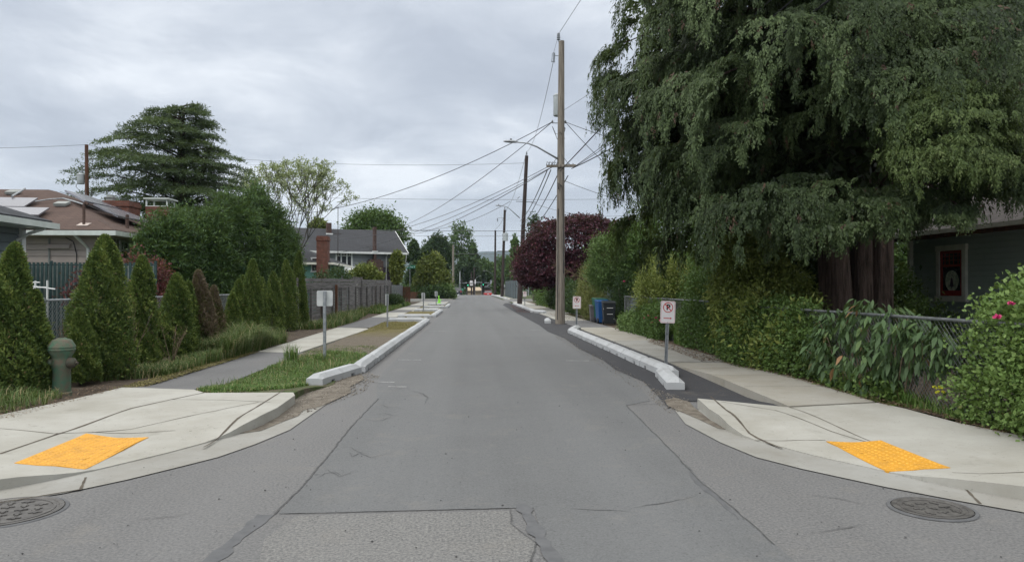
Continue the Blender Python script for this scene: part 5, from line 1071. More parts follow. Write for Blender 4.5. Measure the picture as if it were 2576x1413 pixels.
mb = MB(); q = [(0, .10), (.06, .04), (.10, -.06), (.14, -.14), (.05, -.16), (0, -.2), (-.05, -.16), (-.14, -.14), (-.10, -.06), (-.06, .04)]
mb.add([(-.039, cy_ + a_ * .55, zc_ - ih * .17 + b_ * .9) for a_, b_ in q], [tuple(range(len(q)))]); mb.build('glass_motif', MT['oval_dark'], ov)
mb = MB(); mb.box((-.02, -.05, HZ / 2), (.14, .12, HZ)); mb.build('corner_board', MT['offwhite'], t)
# far-right small buildings
Y_ = 37.0; x0, x1 = onY(1526, Y_), onY(1640, Y_); z1 = zat(x0, Y_, 690); t = thing('garden_shed', (x0, Y_, 0), 0, 'pale blue-grey shed wall half hidden behind the bins and green tree', 'shed')
MT['shed'] = plain('pale_blue_grey_boards', (.25, .32, .33), (.2, .26, .27), 2, .7)
mb = MB(); siding(mb, (0, 0), (x1 - x0, 0), 0, z1, .22); mb.bb(.0, x1 - x0, .03, 3, 0, z1); siding(mb, (0, 3), (0, 0), 0, z1, .22); mb.build('wall', MT['shed'], t); mb = MB(); mb.slab([(-.2, -.2, z1), (x1 - x0 + .2, -.2, z1), (x1 - x0 + .2, 3.2, z1 + .5), (-.2, 3.2, z1 + .5)], .08); mb.build('roof', MT['roof_grey'], t)
def simple_house(name, u0, u1, vr, ve, Y, dpt, wm, rm, label, cat='building', wins=2):
    x0, x1 = onY(u0, Y), onY(u1, Y); zb = zg(Y) - .5; zr, ze = zat(x0, Y + dpt / 2, vr), zat(x0, Y, ve); t = thing(name, (x0, Y, zb), 0, label, cat); w_ = x1 - x0
    mb = MB(); mb.bb(0, w_, 0, dpt, 0, ze - zb); mb.build('wall', wm, t)
    mb = MB(); mb.slab([(-.4, -.5, ze - zb), (w_ + .4, -.5, ze - zb), (w_ + .4, dpt / 2, zr - zb), (-.4, dpt / 2, zr - zb)], .15); mb.slab([(-.4, dpt + .5, ze - zb), (w_ + .4, dpt + .5, ze - zb), (w_ + .4, dpt / 2, zr - zb), (-.4, dpt / 2, zr - zb)], .15); mb.build('roof', rm, t)
    for k in range(wins): window(t, (w_ * (k + .5) / wins, -.01, (ze - zb) * .6), (1, 0, 0), min(1.4, w_ / wins * .5), 1.0, MT['white'])
MT['beige'] = plain('beige_wall', (.42, .34, .24), (.36, .29, .21), 2, .8); MT['greywall'] = plain('mid_grey_wall', (.25, .24, .235), (.2, .195, .19), 2, .8); MT['roof_far'] = plain('far_grey_roof', (.15, .16, .18), (.12, .13, .14), 1, .85)
simple_house('far_building', 1176, 1214, 722, 731, 262, 10, MT['beige'], MT['beige'], 'low beige building beyond the signals, left of the red car')
simple_house('far_building', 1237, 1299, 704, 722, 236, 12, MT['greywall'], MT['roof_far'], 'low grey building with a slate roof beyond the dark poles')
simple_house('far_building', 1212, 1236, 714, 723, 250, 10, MT['greywall'], MT['roof_far'], 'small grey house directly behind the red car')
# corrugated steel fence far right
MT['steel'] = plain('blue_grey_steel', (.13, .17, .185), (.1, .13, .145), 2, .5, .2)
t = thing('steel_fence', (6.4, 97, 0), 0, 'tall blue-grey corrugated steel fence along the far right footpath', 'fence'); mb = MB(); pts = []
for k in range(0, 33 * 5): pts.append((.05 if k % 2 else 0, k * .2))
mb.add([(x, y, 0) for x, y in pts] + [(x, y, 2.6) for x, y in pts], [(k, k + 1, len(pts) + k + 1, len(pts) + k) for k in range(len(pts) - 1)]); mb.build('sheeting', MT['steel'], t)
for k in range(9): mb = MB(); mb.bb(-.12, -.02, k * 4.0 - .04, k * 4.0 + .06, 0, 2.7); mb.build('post', MT['galv_dark'], t)
# ---- chain-link fences
def chainlink(name, p, q, h_, label, mat='galv', mesh=.075, wr=.0026, every=3.0, z=0.0, top=True):
    p, q = Vector((*p, 0)), Vector((*q, 0)); L = (q - p).length; ang = math.atan2(q.y - p.y, q.x - p.x)
    t = thing(name, (p.x, p.y, z), ang, label, 'fence', 'chain-link fences')
    st = mesh; V = []; Fq = []; k = 0
    def strip(a, b, w_):
        nonlocal k
        d = (b - a).normalized(); s = d.cross(Vector((0, 1, 0))).normalized() * w_; o = Vector((0, w_ * 1.2, 0))
        for r in (s - o * .5, -s - o * .5, o):
            V.append(a + r)
        for r in (s - o * .5, -s - o * .5, o): V.append(b + r)
        for i in range(3): Fq.append((k + i, k + (i + 1) % 3, k + 3 + (i + 1) % 3, k + 3 + i))
        k += 6
    x = -h_
    while x < L:
        for dr in (1, -1):
            xa, xb = (x, x + h_) if dr == 1 else (x + h_, x); za, zb_ = 0.02, h_
            # clip to 0..L
            def cl(xx, zz, x2, z2):
                if xx < 0: f = (0 - xx) / (x2 - xx); return 0, zz + (z2 - zz) * f
                if xx > L: f = (L - xx) / (x2 - xx); return L, zz + (z2 - zz) * f
                return xx, zz
            if (xa < 0 and xb < 0) or (xa > L and xb > L): continue
            A = cl(xa, za, xb, zb_); B = cl(xb, zb_, xa, za)
            yy = .003 * dr; strip(Vector((A[0], yy, A[1])), Vector((B[0], yy, B[1])), wr)
        x += st
    np_mesh('mesh', np.array([tuple(v) for v in V]), np.array(Fq), MT[mat], t)
    if top: MB().tube([(0, .03, h_), (L, .03, h_)], .021, 8).build('top_rail', MT[mat], t)
    n = max(1, round(L / every))
    for i in range(n + 1):
        mb = MB(); mb.tube([(L * i / n, .035, -.1), (L * i / n, .035, h_ + .04)], .026, 8); mb.build('post', MT[mat], t)
    return t
chainlink('chainlink_fence', (-7.35, 8.2), (-7.2, 28.5), 1.37, 'galvanised chain-link fence running behind the left arborvitae row', mesh=.08, every=2.6)
chainlink('chainlink_fence', (5.62, 6.2), (5.62, 16.2), 1.22, 'nearest chain-link fence on the right, overgrown below the rose bush', 'galv_dark', every=2.9)
chainlink('chainlink_fence', (5.85, 16.4), (5.95, 27.8), 1.25, 'chain-link fence on the right among roses behind the near sign', 'galv_dark', mesh=.09, every=2.6)
t = thing('chainlink_gate', (5.8, 23.3, .05), R(62), 'open grey chain-link gate standing at the rose bed on the right', 'gate')
mb = MB(); mb.tube([(0, 0, 0), (0, 0, 1.2), (1.0, 0, 1.2), (1.0, 0, .12), (0, 0, .12)], .02, 6); mb.build('frame', MT['galv_dark'], t)
mb = MB()
for k in range(12): mb.tube([(k * .08, 0, .12), (k * .08 + .06, 0, 1.2)], .003, 3)
for k in range(12): mb.tube([(1 - k * .08, .005, .12), (1 - k * .08 - .06, .005, 1.2)], .003, 3)
mb.build('mesh', MT['galv_dark'], t)
# green slatted fence
t = thing('slatted_fence', (-12.5, 18.4, 0), 0, 'tall dark green slatted fence between the blue house and the arborvitae', 'fence'); zt = zat(-9.5, 18.4, 659)
MT['slat'] = plain('dark_green_slats', (.035, .07, .07), (.022, .05, .052), 4, .5); MT['slat_l'] = plain('pale_slat_gaps', (.34, .38, .36), (.2, .24, .23), 6, .6)
mb = MB(); k = 0; x = 0.0
while x < 4.9:
    mb.mi = 0; mb.box((x, 0, zt / 2), (.05, .02, zt - .02 + random.uniform(-.02, .02))); x += .098
mb.mi = 1; mb.bb(0, 4.9, .02, .026, .05, zt - .05); mb.build('slats', [MT['slat'], MT['slat_l']], t)
mb = MB(); mb.tube([(0, .03, zt - .06), (4.9, .03, zt - .06)], .02, 6); mb.build('top_rail', MT['slat'], t)
for k in range(3): MB().tube([(k * 2.45, .04, 0), (k * 2.45, .04, zt + .03)], .03, 8).build('post', MT['slat'], t)
# white antenna lashed to the fence
Ya = onX(95, -7.5); ap = lambda u, v: P3(u, v, Ya); t = thing('antenna', tuple(ap(88, 757)), 0, 'white metal aerial frame standing behind the left chain-link fence', 'antenna'); q = lambda u, v: rel(t, ap(u, v))
for n_, pts in (('pole', [(88, 800), (89, 706)]), ('pole', [(119, 800), (119, 705)]), ('rod', [(73, 710), (100, 710)]), ('rod', [(75, 719), (139, 727)]), ('rod', [(74, 724), (120, 722)]), ('rod', [(78, 714), (92, 736)])):
    MB().tube([q(u, v) for u, v in pts], .016 if n_ == 'pole' else .013, 6).build(n_, MT['white'], t)
# ---- wooden board fence
t = thing('wooden_fence', (-6.6, 28.4, 0), 0, 'long weathered grey fence of horizontal boards on the left', 'fence'); LF = 33.6; zt0, zt1 = 2.02, 2.26
zt = lambda y: zt0 + (zt1 - zt0) * y / LF; npn = 14; rk = random.Random(5)
mb = MB()
for k in range(npn):
    y0, y1 = LF * k / npn + .01, LF * (k + 1) / npn - .01; off = .03 * (k % 3) + rk.uniform(0, .02); z = .06
    while z < zt(y0) - .52:
        dz = .142; mb.box((off + rk.uniform(-.006, .006), (y0 + y1) / 2, z + dz / 2), (.022, y1 - y0, dz - .012), 0, rk.uniform(-.002, .002)); z += dz
b1 = mb.build('lower_boards', MT['wood_grey'], t)
mb = MB(); yy = 0
for k in range(7):
    y0, y1 = LF * k / 7 + .01, LF * (k + 1) / 7 - .01
    for j in range(3): mb.box((.075 + rk.uniform(-.006, .006), (y0 + y1) / 2, zt((y0 + y1) / 2) - .46 + j * .155 + rk.uniform(-.01, .01)), (.022, y1 - y0, .146), 0, math.atan((zt1 - zt0) / LF))
mb.build('top_boards', MT['wood_grey'], t)
for k in range(npn + 1):
    tall = .08 if k in (7,) else -.5; mb = MB(); mb.bb(.09, .16, LF * k / npn - .045, LF * k / npn + .045, -.1, zt(LF * k / npn) + tall); mb.build('post', MT['wood_grey'], t)
Yb = onX(847, -6.4) - 28.4; mb = MB(); mb.bb(.13, .24, Yb - .06, Yb + .06, -.1, 1.72); tag(mb.build('post', MT['wood_brown'], t), 'rusty brown square post')
mb = MB()
for k in range(46): mb.box((-.6, 14.0 + k * .16, 2.10 + .02 * math.sin(k)), (.02, .14, .30))
mb.mi = 0; sc_ = mb.build('picket_top', MT['wood_grey'], t)
mb = MB(); mb.bb(-.1, .1, LF + .25, LF + .45, 0, 2.05); mb.build('end_post', MT['wood_grey'], t)
chainlink('chainlink_fence', (-6.6, 62.6), (-6.4, 72), 1.75, 'pale chain-link section beyond the end of the wooden fence', 'galv', mesh=.12, wr=.012, every=3)
t = thing('wooden_gate', (onY(1003, 72), 72, 0), 0, 'brown wooden gate panel below the street name sign', 'gate'); w_ = onY(1032, 72) - onY(1003, 72); zt_ = zat(-6, 72, 721); mb = MB(); k = 0
while k * .15 < w_: mb.box((k * .15, 0, zt_ / 2), (.135, .025, zt_)); k += 1
mb.build('boards', MT['wood_brown'], t); mb = MB(); mb.bb(-.1, w_, .02, .08, zt_ - .3, zt_ - .2); mb.build('rail', MT['wood_brown'], t)
t = thing('wooden_fence', (onY(1022, 97), 97, 0), 0, 'low dark wooden fence behind the corner flowers past the side street', 'fence'); mb = MB()
for k in range(20): mb.box((k * .16, 0, .5), (.14, .025, 1.0))
mb.build('boards', MT['wood_brown'], t); mb = MB(); mb.bb(-.1, 3.2, .02, .08, .8, .9); mb.build('rail', MT['wood_brown'], t)
# ------------------------------------------------------------------ the big drooping cypress on the right
TX, TY = 8.35, 15.6
t = thing('cypress_tree', (TX, TY, 0), 0, 'huge dark drooping conifer with several reddish trunks, filling the upper right', 'tree')
for k, (dx, dy, r, h_, lean) in enumerate(((-.42, -.2, .36, 11, -.5), (.02, -.25, .24, 9, .1), (.42, .05, .36, 11, .5), (.0, .4, .38, 12, .0))):
    mb = MB(); n = 22; m = 14; vs = []; rk = random.Random(k)
    ph = [rk.uniform(0, 6.28) for _ in range(4)]
    for j in range(m):
        f = j / (m - 1); z = -.2 + h_ * f ** 1.25
        for i in range(n):
            a = math.tau * i / n; rr = r * (1 + .55 * math.exp(-z / .45)) * (1 - .62 * f) * (1 + .07 * math.sin(5 * a + ph[0]) + .05 * math.sin(9 * a + ph[1] + z * .5) + .03 * math.sin(15 * a + ph[2]))
            vs.append((dx + lean * f + rr * math.cos(a), dy + rr * math.sin(a), z))
    mb.add(vs, [(j * n + i, j * n + (i + 1) % n, (j + 1) * n + (i + 1) % n, (j + 1) * n + i) for j in range(m - 1) for i in range(n)]); mb.build('trunk', MT['bark'], t, True)
def house_ok(P):                          # world coordinates: keep clear of the green house
    x, y, z = P[:, 0], P[:, 1], P[:, 2]
    return ~((x > 10.7) & (z < HZ + .25 + np.maximum(x - 10.9, 0) * .52))
def plumes(A, OUT, n_str, reach, drop, ls, rndbase):
    """drooping plumes: from A outwards then down; returns spray bases/directions"""
    m = len(A); s = RG.random((m, n_str)); sd = np.stack([-OUT[:, 1], OUT[:, 0], np.zeros(m)], 1)
    arc = s[..., None]
    pos = A[:, None] + OUT[:, None] * (reach[:, None, None] * (1 - (1 - arc) ** 2)) + np.array([0, 0, 1.]) * (.16 * np.sin(arc * 2.2) - drop[:, None, None] * arc ** 2.1)
    wid = .155 * (.35 + np.sin(np.clip(s, .02, .93) * np.pi)) * np.where(s > .7, (1.12 - s) / .42, 1)
    pos = pos + sd[:, None] * (RG.normal(size=(m, n_str)) * wid)[..., None] + OUT[:, None] * (RG.normal(size=(m, n_str)) * .05)[..., None]
    d = OUT[:, None] * (.75 * (1 - s))[..., None] + sd[:, None] * (RG.normal(size=(m, n_str)) * .35)[..., None] + np.array([0, 0, -1.]) * (.35 + s)[..., None]
    return pos.reshape(-1, 3), unit(d.reshape(-1, 3)), np.repeat(rndbase, n_str), np.repeat(OUT, n_str, 0)
def sprays(P, D, OUT, base, nl, sl, L, W):
    """each hanging spray: leaflets either side of a short axis"""
    m = len(P); s = (np.arange(nl) + .5) / nl; S = unit(np.cross(D, OUT) + RG.normal(size=(m, 3)) * .25); Nn = unit(np.cross(S, D))
    ln = sl * (.6 + .8 * RG.random(m))
    side = np.where(np.arange(nl) % 2, 1., -1.)
    C = P[:, None] + D[:, None] * (s[None, :, None] * ln[:, None, None])
    C = C + RG.normal(size=C.shape) * .008
    Dl = D[:, None] * 1.1 + S[:, None] * (side * .75)[None, :, None] + RG.normal(size=C.shape) * .28 + np.array([0, 0, -.45])
    taper = (1.15 - .75 * s)
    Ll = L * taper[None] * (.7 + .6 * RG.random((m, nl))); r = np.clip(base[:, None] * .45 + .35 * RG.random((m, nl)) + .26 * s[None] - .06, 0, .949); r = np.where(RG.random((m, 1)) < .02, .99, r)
    N_ = np.repeat(Nn, nl, 0) + RG.normal(size=(m * nl, 3)) * .3
    return C.reshape(-1, 3), Dl.reshape(-1, 3), Ll.ravel(), N_, r.ravel()
nb = 230; zb = 2.9 + 10.4 * RG.random(nb) ** 1.15; az = np.arange(nb) * 2.39996 + RG.random(nb) * .5
Rz = np.interp(zb, [2.5, 4, 6, 8.5, 11, 13.5], [4.4, 4.7, 5.05, 5.0, 4.2, 2.0]); Rz *= 1 + .11 * RG.normal(size=nb).clip(-1.5, 1.1)
A = []; O = []; RD = []; mbb = MB()
arms = [(math.pi + .12, 6.3, 5.6), (math.pi - .25, 4.9, 5.2), (math.pi + .45, 8.2, 5.0)]
for i in range(nb + len(arms)):
    if i < nb: a_, z_, R_ = az[i], zb[i], Rz[i]
    else: a_, z_, R_ = arms[i - nb]
    d = np.array([math.cos(a_), math.sin(a_), 0]); q = int(9.5 * R_ / 4.5) + (4 if i >= nb else 0); tt = .25 + .75 * RG.random(q) ** .6; lat = np.array([-d[1], d[0], 0])
    if i >= nb: tt[:5] = 1
    p = np.array([0, 0, z_]) + d * (R_ * tt)[:, None] * .93 + lat * (RG.normal(size=q) * .55 * (.4 + tt) * (.4 if i >= nb else 1))[:, None] + np.array([0, 0, 1.]) * (.55 * np.sin(tt * 2.6) - .75 * tt ** 2 + RG.normal(size=q) * .10)[:, None]
    A.append(p); O.append(unit(d + lat * (RG.normal(size=q) * .45)[:, None] + np.zeros((q, 3)))); RD.append(np.full(q, RG.random()))
    if (i % 2 == 0 or i >= nb) and not (TX + d[0] * R_ > 9.3 and z_ < 9.5 and d[1] < .8):
        pts = [tuple(np.array([0, 0, z_ - .3]) + d * R_ * f * .9 + np.array([0, 0, .3 + .55 * math.sin(f * 2.6) - .75 * f * f])) for f in (0, .25, .5, .75, 1)]
        mbb.tube(pts, [.07, .055, .04, .025, .01], 5)
mbb.build('limbs', MT['bark'], t, True)
A = np.concatenate(A); O = np.concatenate(O); RD = np.concatenate(RD)
kk = ~((A[:, 0] + TX > 8.9) & (A[:, 1] + TY < 19.5) & (A[:, 2] < 6.6)); kk &= ~((A[:, 0] + TX > 9.6) & (A[:, 1] + TY < 19.5) & (A[:, 2] < 9)); A, O, RD = A[kk], O[kk], RD[kk]
m = len(A); drop = .7 + .95 * RG.random(m); low = np.interp(A[:, 0], [-5, -2.5, 0, 1.5, 3], [1.75, 2.05, 2.75, 2.55, 2.5])
drop = np.where(A[:, 2] - drop < low, np.maximum(A[:, 2] - low, .15), drop)
kk = A[:, 2] > low + .05; A, O, RD, drop = A[kk], O[kk], RD[kk], drop[kk]; m = len(A)
vis = (A[:, 1] < 1.8) & (A[:, 2] < 9.0)
parts_ = []
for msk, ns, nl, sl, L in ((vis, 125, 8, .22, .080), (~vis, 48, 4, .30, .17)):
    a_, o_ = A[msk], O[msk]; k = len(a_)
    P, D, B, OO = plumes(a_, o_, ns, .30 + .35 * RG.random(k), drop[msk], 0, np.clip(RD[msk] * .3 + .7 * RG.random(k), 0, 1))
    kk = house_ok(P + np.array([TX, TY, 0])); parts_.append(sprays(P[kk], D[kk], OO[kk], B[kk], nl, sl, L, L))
# inner foliage close to the trunks, crown shade put into its dark leaf tones
C_, dn = blob_points([(0, 0, 5, 2.9, 2.9, 2.2), (0, .3, 8.5, 2.9, 2.9, 2.6), (-1.2, 1.5, 5, 2.6, 2.2, 2.2)], 5200, .7); kk = (C_[:, 2] > 3.2) & ((C_[:, 0] + TX < 9.0) | (C_[:, 2] > 6.6)); C_, dn = C_[kk], dn[kk]
C_ = np.repeat(C_, 5, 0) + RG.normal(size=(len(C_) * 5, 3)) * .16; kk = house_ok(C_ + np.array([TX, TY, 0])); C_ = C_[kk]
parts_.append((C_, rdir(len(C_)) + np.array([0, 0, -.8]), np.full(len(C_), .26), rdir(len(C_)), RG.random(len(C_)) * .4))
PP, DD, LL, NN, RR = (np.concatenate([q[k] for q in parts_]) for k in range(5))
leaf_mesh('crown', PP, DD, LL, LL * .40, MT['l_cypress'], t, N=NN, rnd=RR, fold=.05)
print('cypress leaves', len(PP))
tree('back_conifer', (23.5, 33, 0), .4, [(0, 0, 7, 4.2, 4, 5.5), (-2.5, 0, 10, 3, 3, 4), (1.5, 0, 12, 3.2, 3, 4)], 2200, 18, .38, .34, .16, 'l_dark', 'dark tall conifer far behind the green house roof', shell=.5, amp=.35)
tree('back_tree', (17.2, 30.5, 0), .2, [(0, 0, 3.6, 2.6, 2.2, 3.0), (1.5, 0, 5, 2.2, 2, 2)], 1000, 18, .28, .22, .12, 'l_green', 'mid green tree behind the green house corner', shell=.5, amp=.3)
# the brighter yellow-green bough in front, to the right
q0_ = 130; c0 = np.array([8.75 - TX, 12.0 - TY, 4.45]); u_ = rdir(q0_) * (.35 + .65 * RG.random((q0_, 1))) * np.array([1.5, 1.0, 1.35]); A = c0 + u_; O = unit(np.stack([u_[:, 0] * .4, -np.abs(u_[:, 1]) - .6, 0 * u_[:, 0]], 1)); dr = np.minimum(.55 + .6 * RG.random(q0_), np.maximum(A[:, 2] - 3.0, .15))
P, D, B, OO = plumes(A, O, 110, .2 + .3 * RG.random(q0_), dr, 0, RG.random(q0_)); C_ = sprays(P, D, OO, B, 8, .19, .066, .02); leaf_mesh('right_boughs', C_[0], C_[1], C_[2], C_[2] * .5, MT['l_cypress'], t, N=C_[3], rnd=C_[4], fold=.05)
MB().tube([(.3, -.3, 4.4), (c0[0] * .6, c0[1] * .6, 4.9), (c0[0], c0[1], 4.6)], [.09, .06, .03], 6).build('bough_limb', MT['bark'], t)
q = 110; gx, gy_, gz = 7.45 - TX, 11.0 - TY, zat(7.45, 11.0, 345)
th = RG.random(q) * math.tau; z_ = gz + RG.uniform(-.55, .75, q); r_ = np.sqrt(np.clip(1 - ((z_ - gz - .05) / .95) ** 2, .05, 1)) * (.25 + .75 * RG.random(q)) * .95
A = np.stack([gx + r_ * np.cos(th), gy_ + r_ * np.sin(th) * .8, z_], 1); O = unit(np.stack([np.cos(th), np.sin(th) - .4, 0 * th], 1))
P, D, B, OO = plumes(A, O, 60, .18 + .2 * RG.random(q), .3 + .35 * RG.random(q), 0, RG.random(q))
C_ = sprays(P, D, OO, B, 8, .16, .058, .02); o = leaf_mesh('bough', C_[0], C_[1], C_[2], C_[2] * .40, MT['l_cypress_y'], t, N=C_[3], rnd=C_[4], fold=.05); o['label'] = 'brighter yellow-green bough in front at the right'
MB().tube([(0, -.3, gz - .6), (gx * .5, gy_ * .5, gz), (gx, gy_, gz + .1)], [.08, .05, .02], 6).build('bough_limb', MT['bark'], t)
# ------------------------------------------------------------------ arborvitae row
def arb_mesh(seed, n=15000, L=.062, W=.024):
    r = np.random.default_rng(seed); z = r.random(n) ** .8; th = r.random(n) * math.tau
    prof = np.interp(z, [0, .05, .2, .45, .7, .88, .96, 1.0], [.36, .44, .47, .41, .29, .16, .08, .01])
    lump = np.zeros(n); fine = np.zeros(n)
    for k in range(9): a, b, c = r.integers(1, 7), r.uniform(4, 22), r.uniform(0, 6.28); lump += np.sin(a * th + b * z + c) / 9
    for k in range(9): a, b, c = r.integers(6, 19), r.uniform(25, 70), r.uniform(0, 6.28); fine += np.sin(a * th + b * z + c) / 5
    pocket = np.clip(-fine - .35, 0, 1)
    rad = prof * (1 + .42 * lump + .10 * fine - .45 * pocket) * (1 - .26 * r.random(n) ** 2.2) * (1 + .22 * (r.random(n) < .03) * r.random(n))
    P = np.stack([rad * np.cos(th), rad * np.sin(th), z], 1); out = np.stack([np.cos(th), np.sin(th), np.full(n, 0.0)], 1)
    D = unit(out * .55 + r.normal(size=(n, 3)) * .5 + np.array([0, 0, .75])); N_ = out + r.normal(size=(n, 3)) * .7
    rnd = np.clip(.42 + .4 * lump + .22 * fine + .2 * r.normal(size=n), 0, .9); rnd = np.where(r.random(n) < .012, 1, rnd)  # hollows darker, lumps lighter: shade between the lumps put into leaf colour
    return P, D, N_, rnd, r
ARB = {}
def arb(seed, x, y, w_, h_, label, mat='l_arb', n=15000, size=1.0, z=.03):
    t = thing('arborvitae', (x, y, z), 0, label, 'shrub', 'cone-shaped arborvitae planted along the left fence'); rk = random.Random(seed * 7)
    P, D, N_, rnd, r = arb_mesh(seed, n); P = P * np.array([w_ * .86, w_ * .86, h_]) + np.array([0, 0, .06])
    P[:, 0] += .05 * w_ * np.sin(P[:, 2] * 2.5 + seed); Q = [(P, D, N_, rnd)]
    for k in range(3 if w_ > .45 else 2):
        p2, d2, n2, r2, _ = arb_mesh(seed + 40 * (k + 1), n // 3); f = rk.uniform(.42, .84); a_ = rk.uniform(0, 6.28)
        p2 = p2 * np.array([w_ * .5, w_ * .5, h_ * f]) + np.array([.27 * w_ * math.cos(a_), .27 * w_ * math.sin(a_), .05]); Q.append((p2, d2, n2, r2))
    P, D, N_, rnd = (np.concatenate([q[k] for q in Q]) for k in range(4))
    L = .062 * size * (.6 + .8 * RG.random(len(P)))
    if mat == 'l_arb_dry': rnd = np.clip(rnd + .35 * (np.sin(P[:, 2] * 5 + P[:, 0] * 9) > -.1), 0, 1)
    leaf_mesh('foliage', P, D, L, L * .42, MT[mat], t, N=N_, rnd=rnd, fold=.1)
    mb = MB(); mb.tube([(0, 0, -.1), (0, 0, h_ * .8)], [.035, .012], 6)
    for k in range(6): a = k * 1.1; mb.tube([(0, 0, .12 * h_ * (k * .5 + .5)), (.22 * w_ * math.cos(a), .22 * w_ * math.sin(a), .12 * h_ * (k * .5 + .5) + .25)], [.014, .006], 4)
    mb.build('stem', MT['bark_grey'], t); return t
def arbrow(u, X, vtop, wpx, seed, label, mat='l_arb', n=15000, size=1.0):
    Y = onX(u, X); h_ = zat(X, Y, vtop) - .08; dep = math.hypot(X, Y) * math.cos(math.atan2(X, Y) - YAW); arb(seed, X, Y, wpx * dep / F * .98, h_, label, mat, n, size)
arbrow(38, -6.35, 618, 165, 1, 'tall arborvitae cut by the left picture edge, beside the green hydrant', n=24000, size=.85)
arbrow(255, -6.3, 596, 182, 2, 'largest and broadest arborvitae, just right of the hydrant', n=26000, size=.85)
arbrow(205, -6.25, 782, 85, 14, 'low bushy arborvitae shoot directly right of the hydrant', n=9000, size=.85)
arbrow(352, -6.35, 648, 118, 3, 'leaning arborvitae right of the broadest one', n=18000, size=.9)
arbrow(440, -6.3, 692, 112, 4, 'stout pointed arborvitae left of the half-dead one', n=16000, size=.95)
arbrow(473, -6.45, 712, 60, 5, 'narrow arborvitae squeezed behind the stout pointed one', n=8000)
arbrow(503, -6.3, 684, 80, 6, 'half-dead arborvitae with brown patches in the row', 'l_arb_dry', n=12000)
arbrow(541, -6.35, 722, 50, 7, 'small scorched brown arborvitae beside the half-dead one', 'l_arb_dry', n=8000)
arbrow(586, -6.35, 740, 50, 15, 'shortest green arborvitae in the middle of the row', n=7000)
arbrow(602, -6.45, 706, 58, 8, 'slim green arborvitae before the tall middle one', n=9000)
arbrow(632, -6.4, 656, 82, 9, 'tall arborvitae behind the long grass in the middle of the row', n=14000)
arbrow(656, -6.5, 700, 44, 16, 'thin arborvitae tucked behind the tall middle one', n=6000)
arbrow(685, -6.45, 686, 62, 10, 'third arborvitae from the far end of the row', n=11000)
arbrow(723, -6.5, 656, 66, 11, 'second arborvitae from the far end of the row', n=12000)
arbrow(752, -6.55, 634, 46, 12, 'last and slimmest arborvitae beside the wooden fence', n=11000)
# bare dry twigs between them
def twigs(name, x, y, h_, n, label, spread=.5, z=.03, m_='twig', r0=.008):
    mb = MB(); rk = random.Random(int(x * 100 + y * 10))
    for k in range(n):
        a = rk.uniform(0, 6.28); s = rk.uniform(.2, 1) * spread; p = [(0, 0, 0), (s * .4 * math.cos(a), s * .4 * math.sin(a), h_ * .5 * rk.uniform(.8, 1.1)), (s * math.cos(a), s * math.sin(a), h_ * rk.uniform(.7, 1.1))]
        mb.tube(p, [r0, r0 * .7, r0 * .3], 4)
        for q in range(4):
            b = Vector(p[1]).lerp(Vector(p[2]), rk.random()); mb.tube([b, b + Vector((rk.uniform(-.2, .2), rk.uniform(-.2, .2), rk.uniform(0, .25))) * h_ * .6], [r0 * .5, r0 * .25], 3)
    o = mb.build(name, MT[m_]); o.location = (x, y, z); tag(o, label, 'bush'); return o
twigs('bare_twigs', -5.85, onX(322, -5.85), 1.15, 14, 'pale bare twigs between the broadest and the leaning arborvitae')
twigs('bare_twigs', -5.9, onX(432, -5.9), .8, 12, 'arching dry stems at the foot of the stout arborvitae', .8)
twigs('bare_twigs', -6.0, onX(533, -6.0), 1.0, 16, 'bleached dead stems in front of the scorched arborvitae', .5)
twigs('bare_twigs', -6.6, onX(168, -6.6), 1.2, 8, 'grey dead sapling behind the hydrant', .3)
# ------------------------------------------------------------------ left background trees
lob = []; HB = Vector((onY(560, 28), 28, 0))
for (u, hw, vt, Y, ry) in ((425, 78, 540, 25.0, 1.3), (505, 92, 528, 26.6, 1.5), (585, 88, 500, 28.6, 1.7), (640, 74, 480, 30.6, 1.8), (690, 56, 540, 32.4, 1.7), (728, 27, 596, 33.6, 1.2), (388, 42, 570, 24.4, 1.0)):
    X = onY(u, Y); dep = X * -math.sin(-YAW) + Y * math.cos(YAW); zt = zat(X, Y, vt); lob.append((X - HB.x, Y - HB.y, zt * .52, hw * dep / F * .97, ry * .8, zt * .49))
t = shrub('conifer_hedge', tuple(HB), lob, 7600, 17, .13, .17, .036, 'l_hedge', 'big rounded dark green conifer hedge behind the arborvitae row', cat='hedge', stems=8, shell=.28, amp=.2, flat=.45, up=.1)
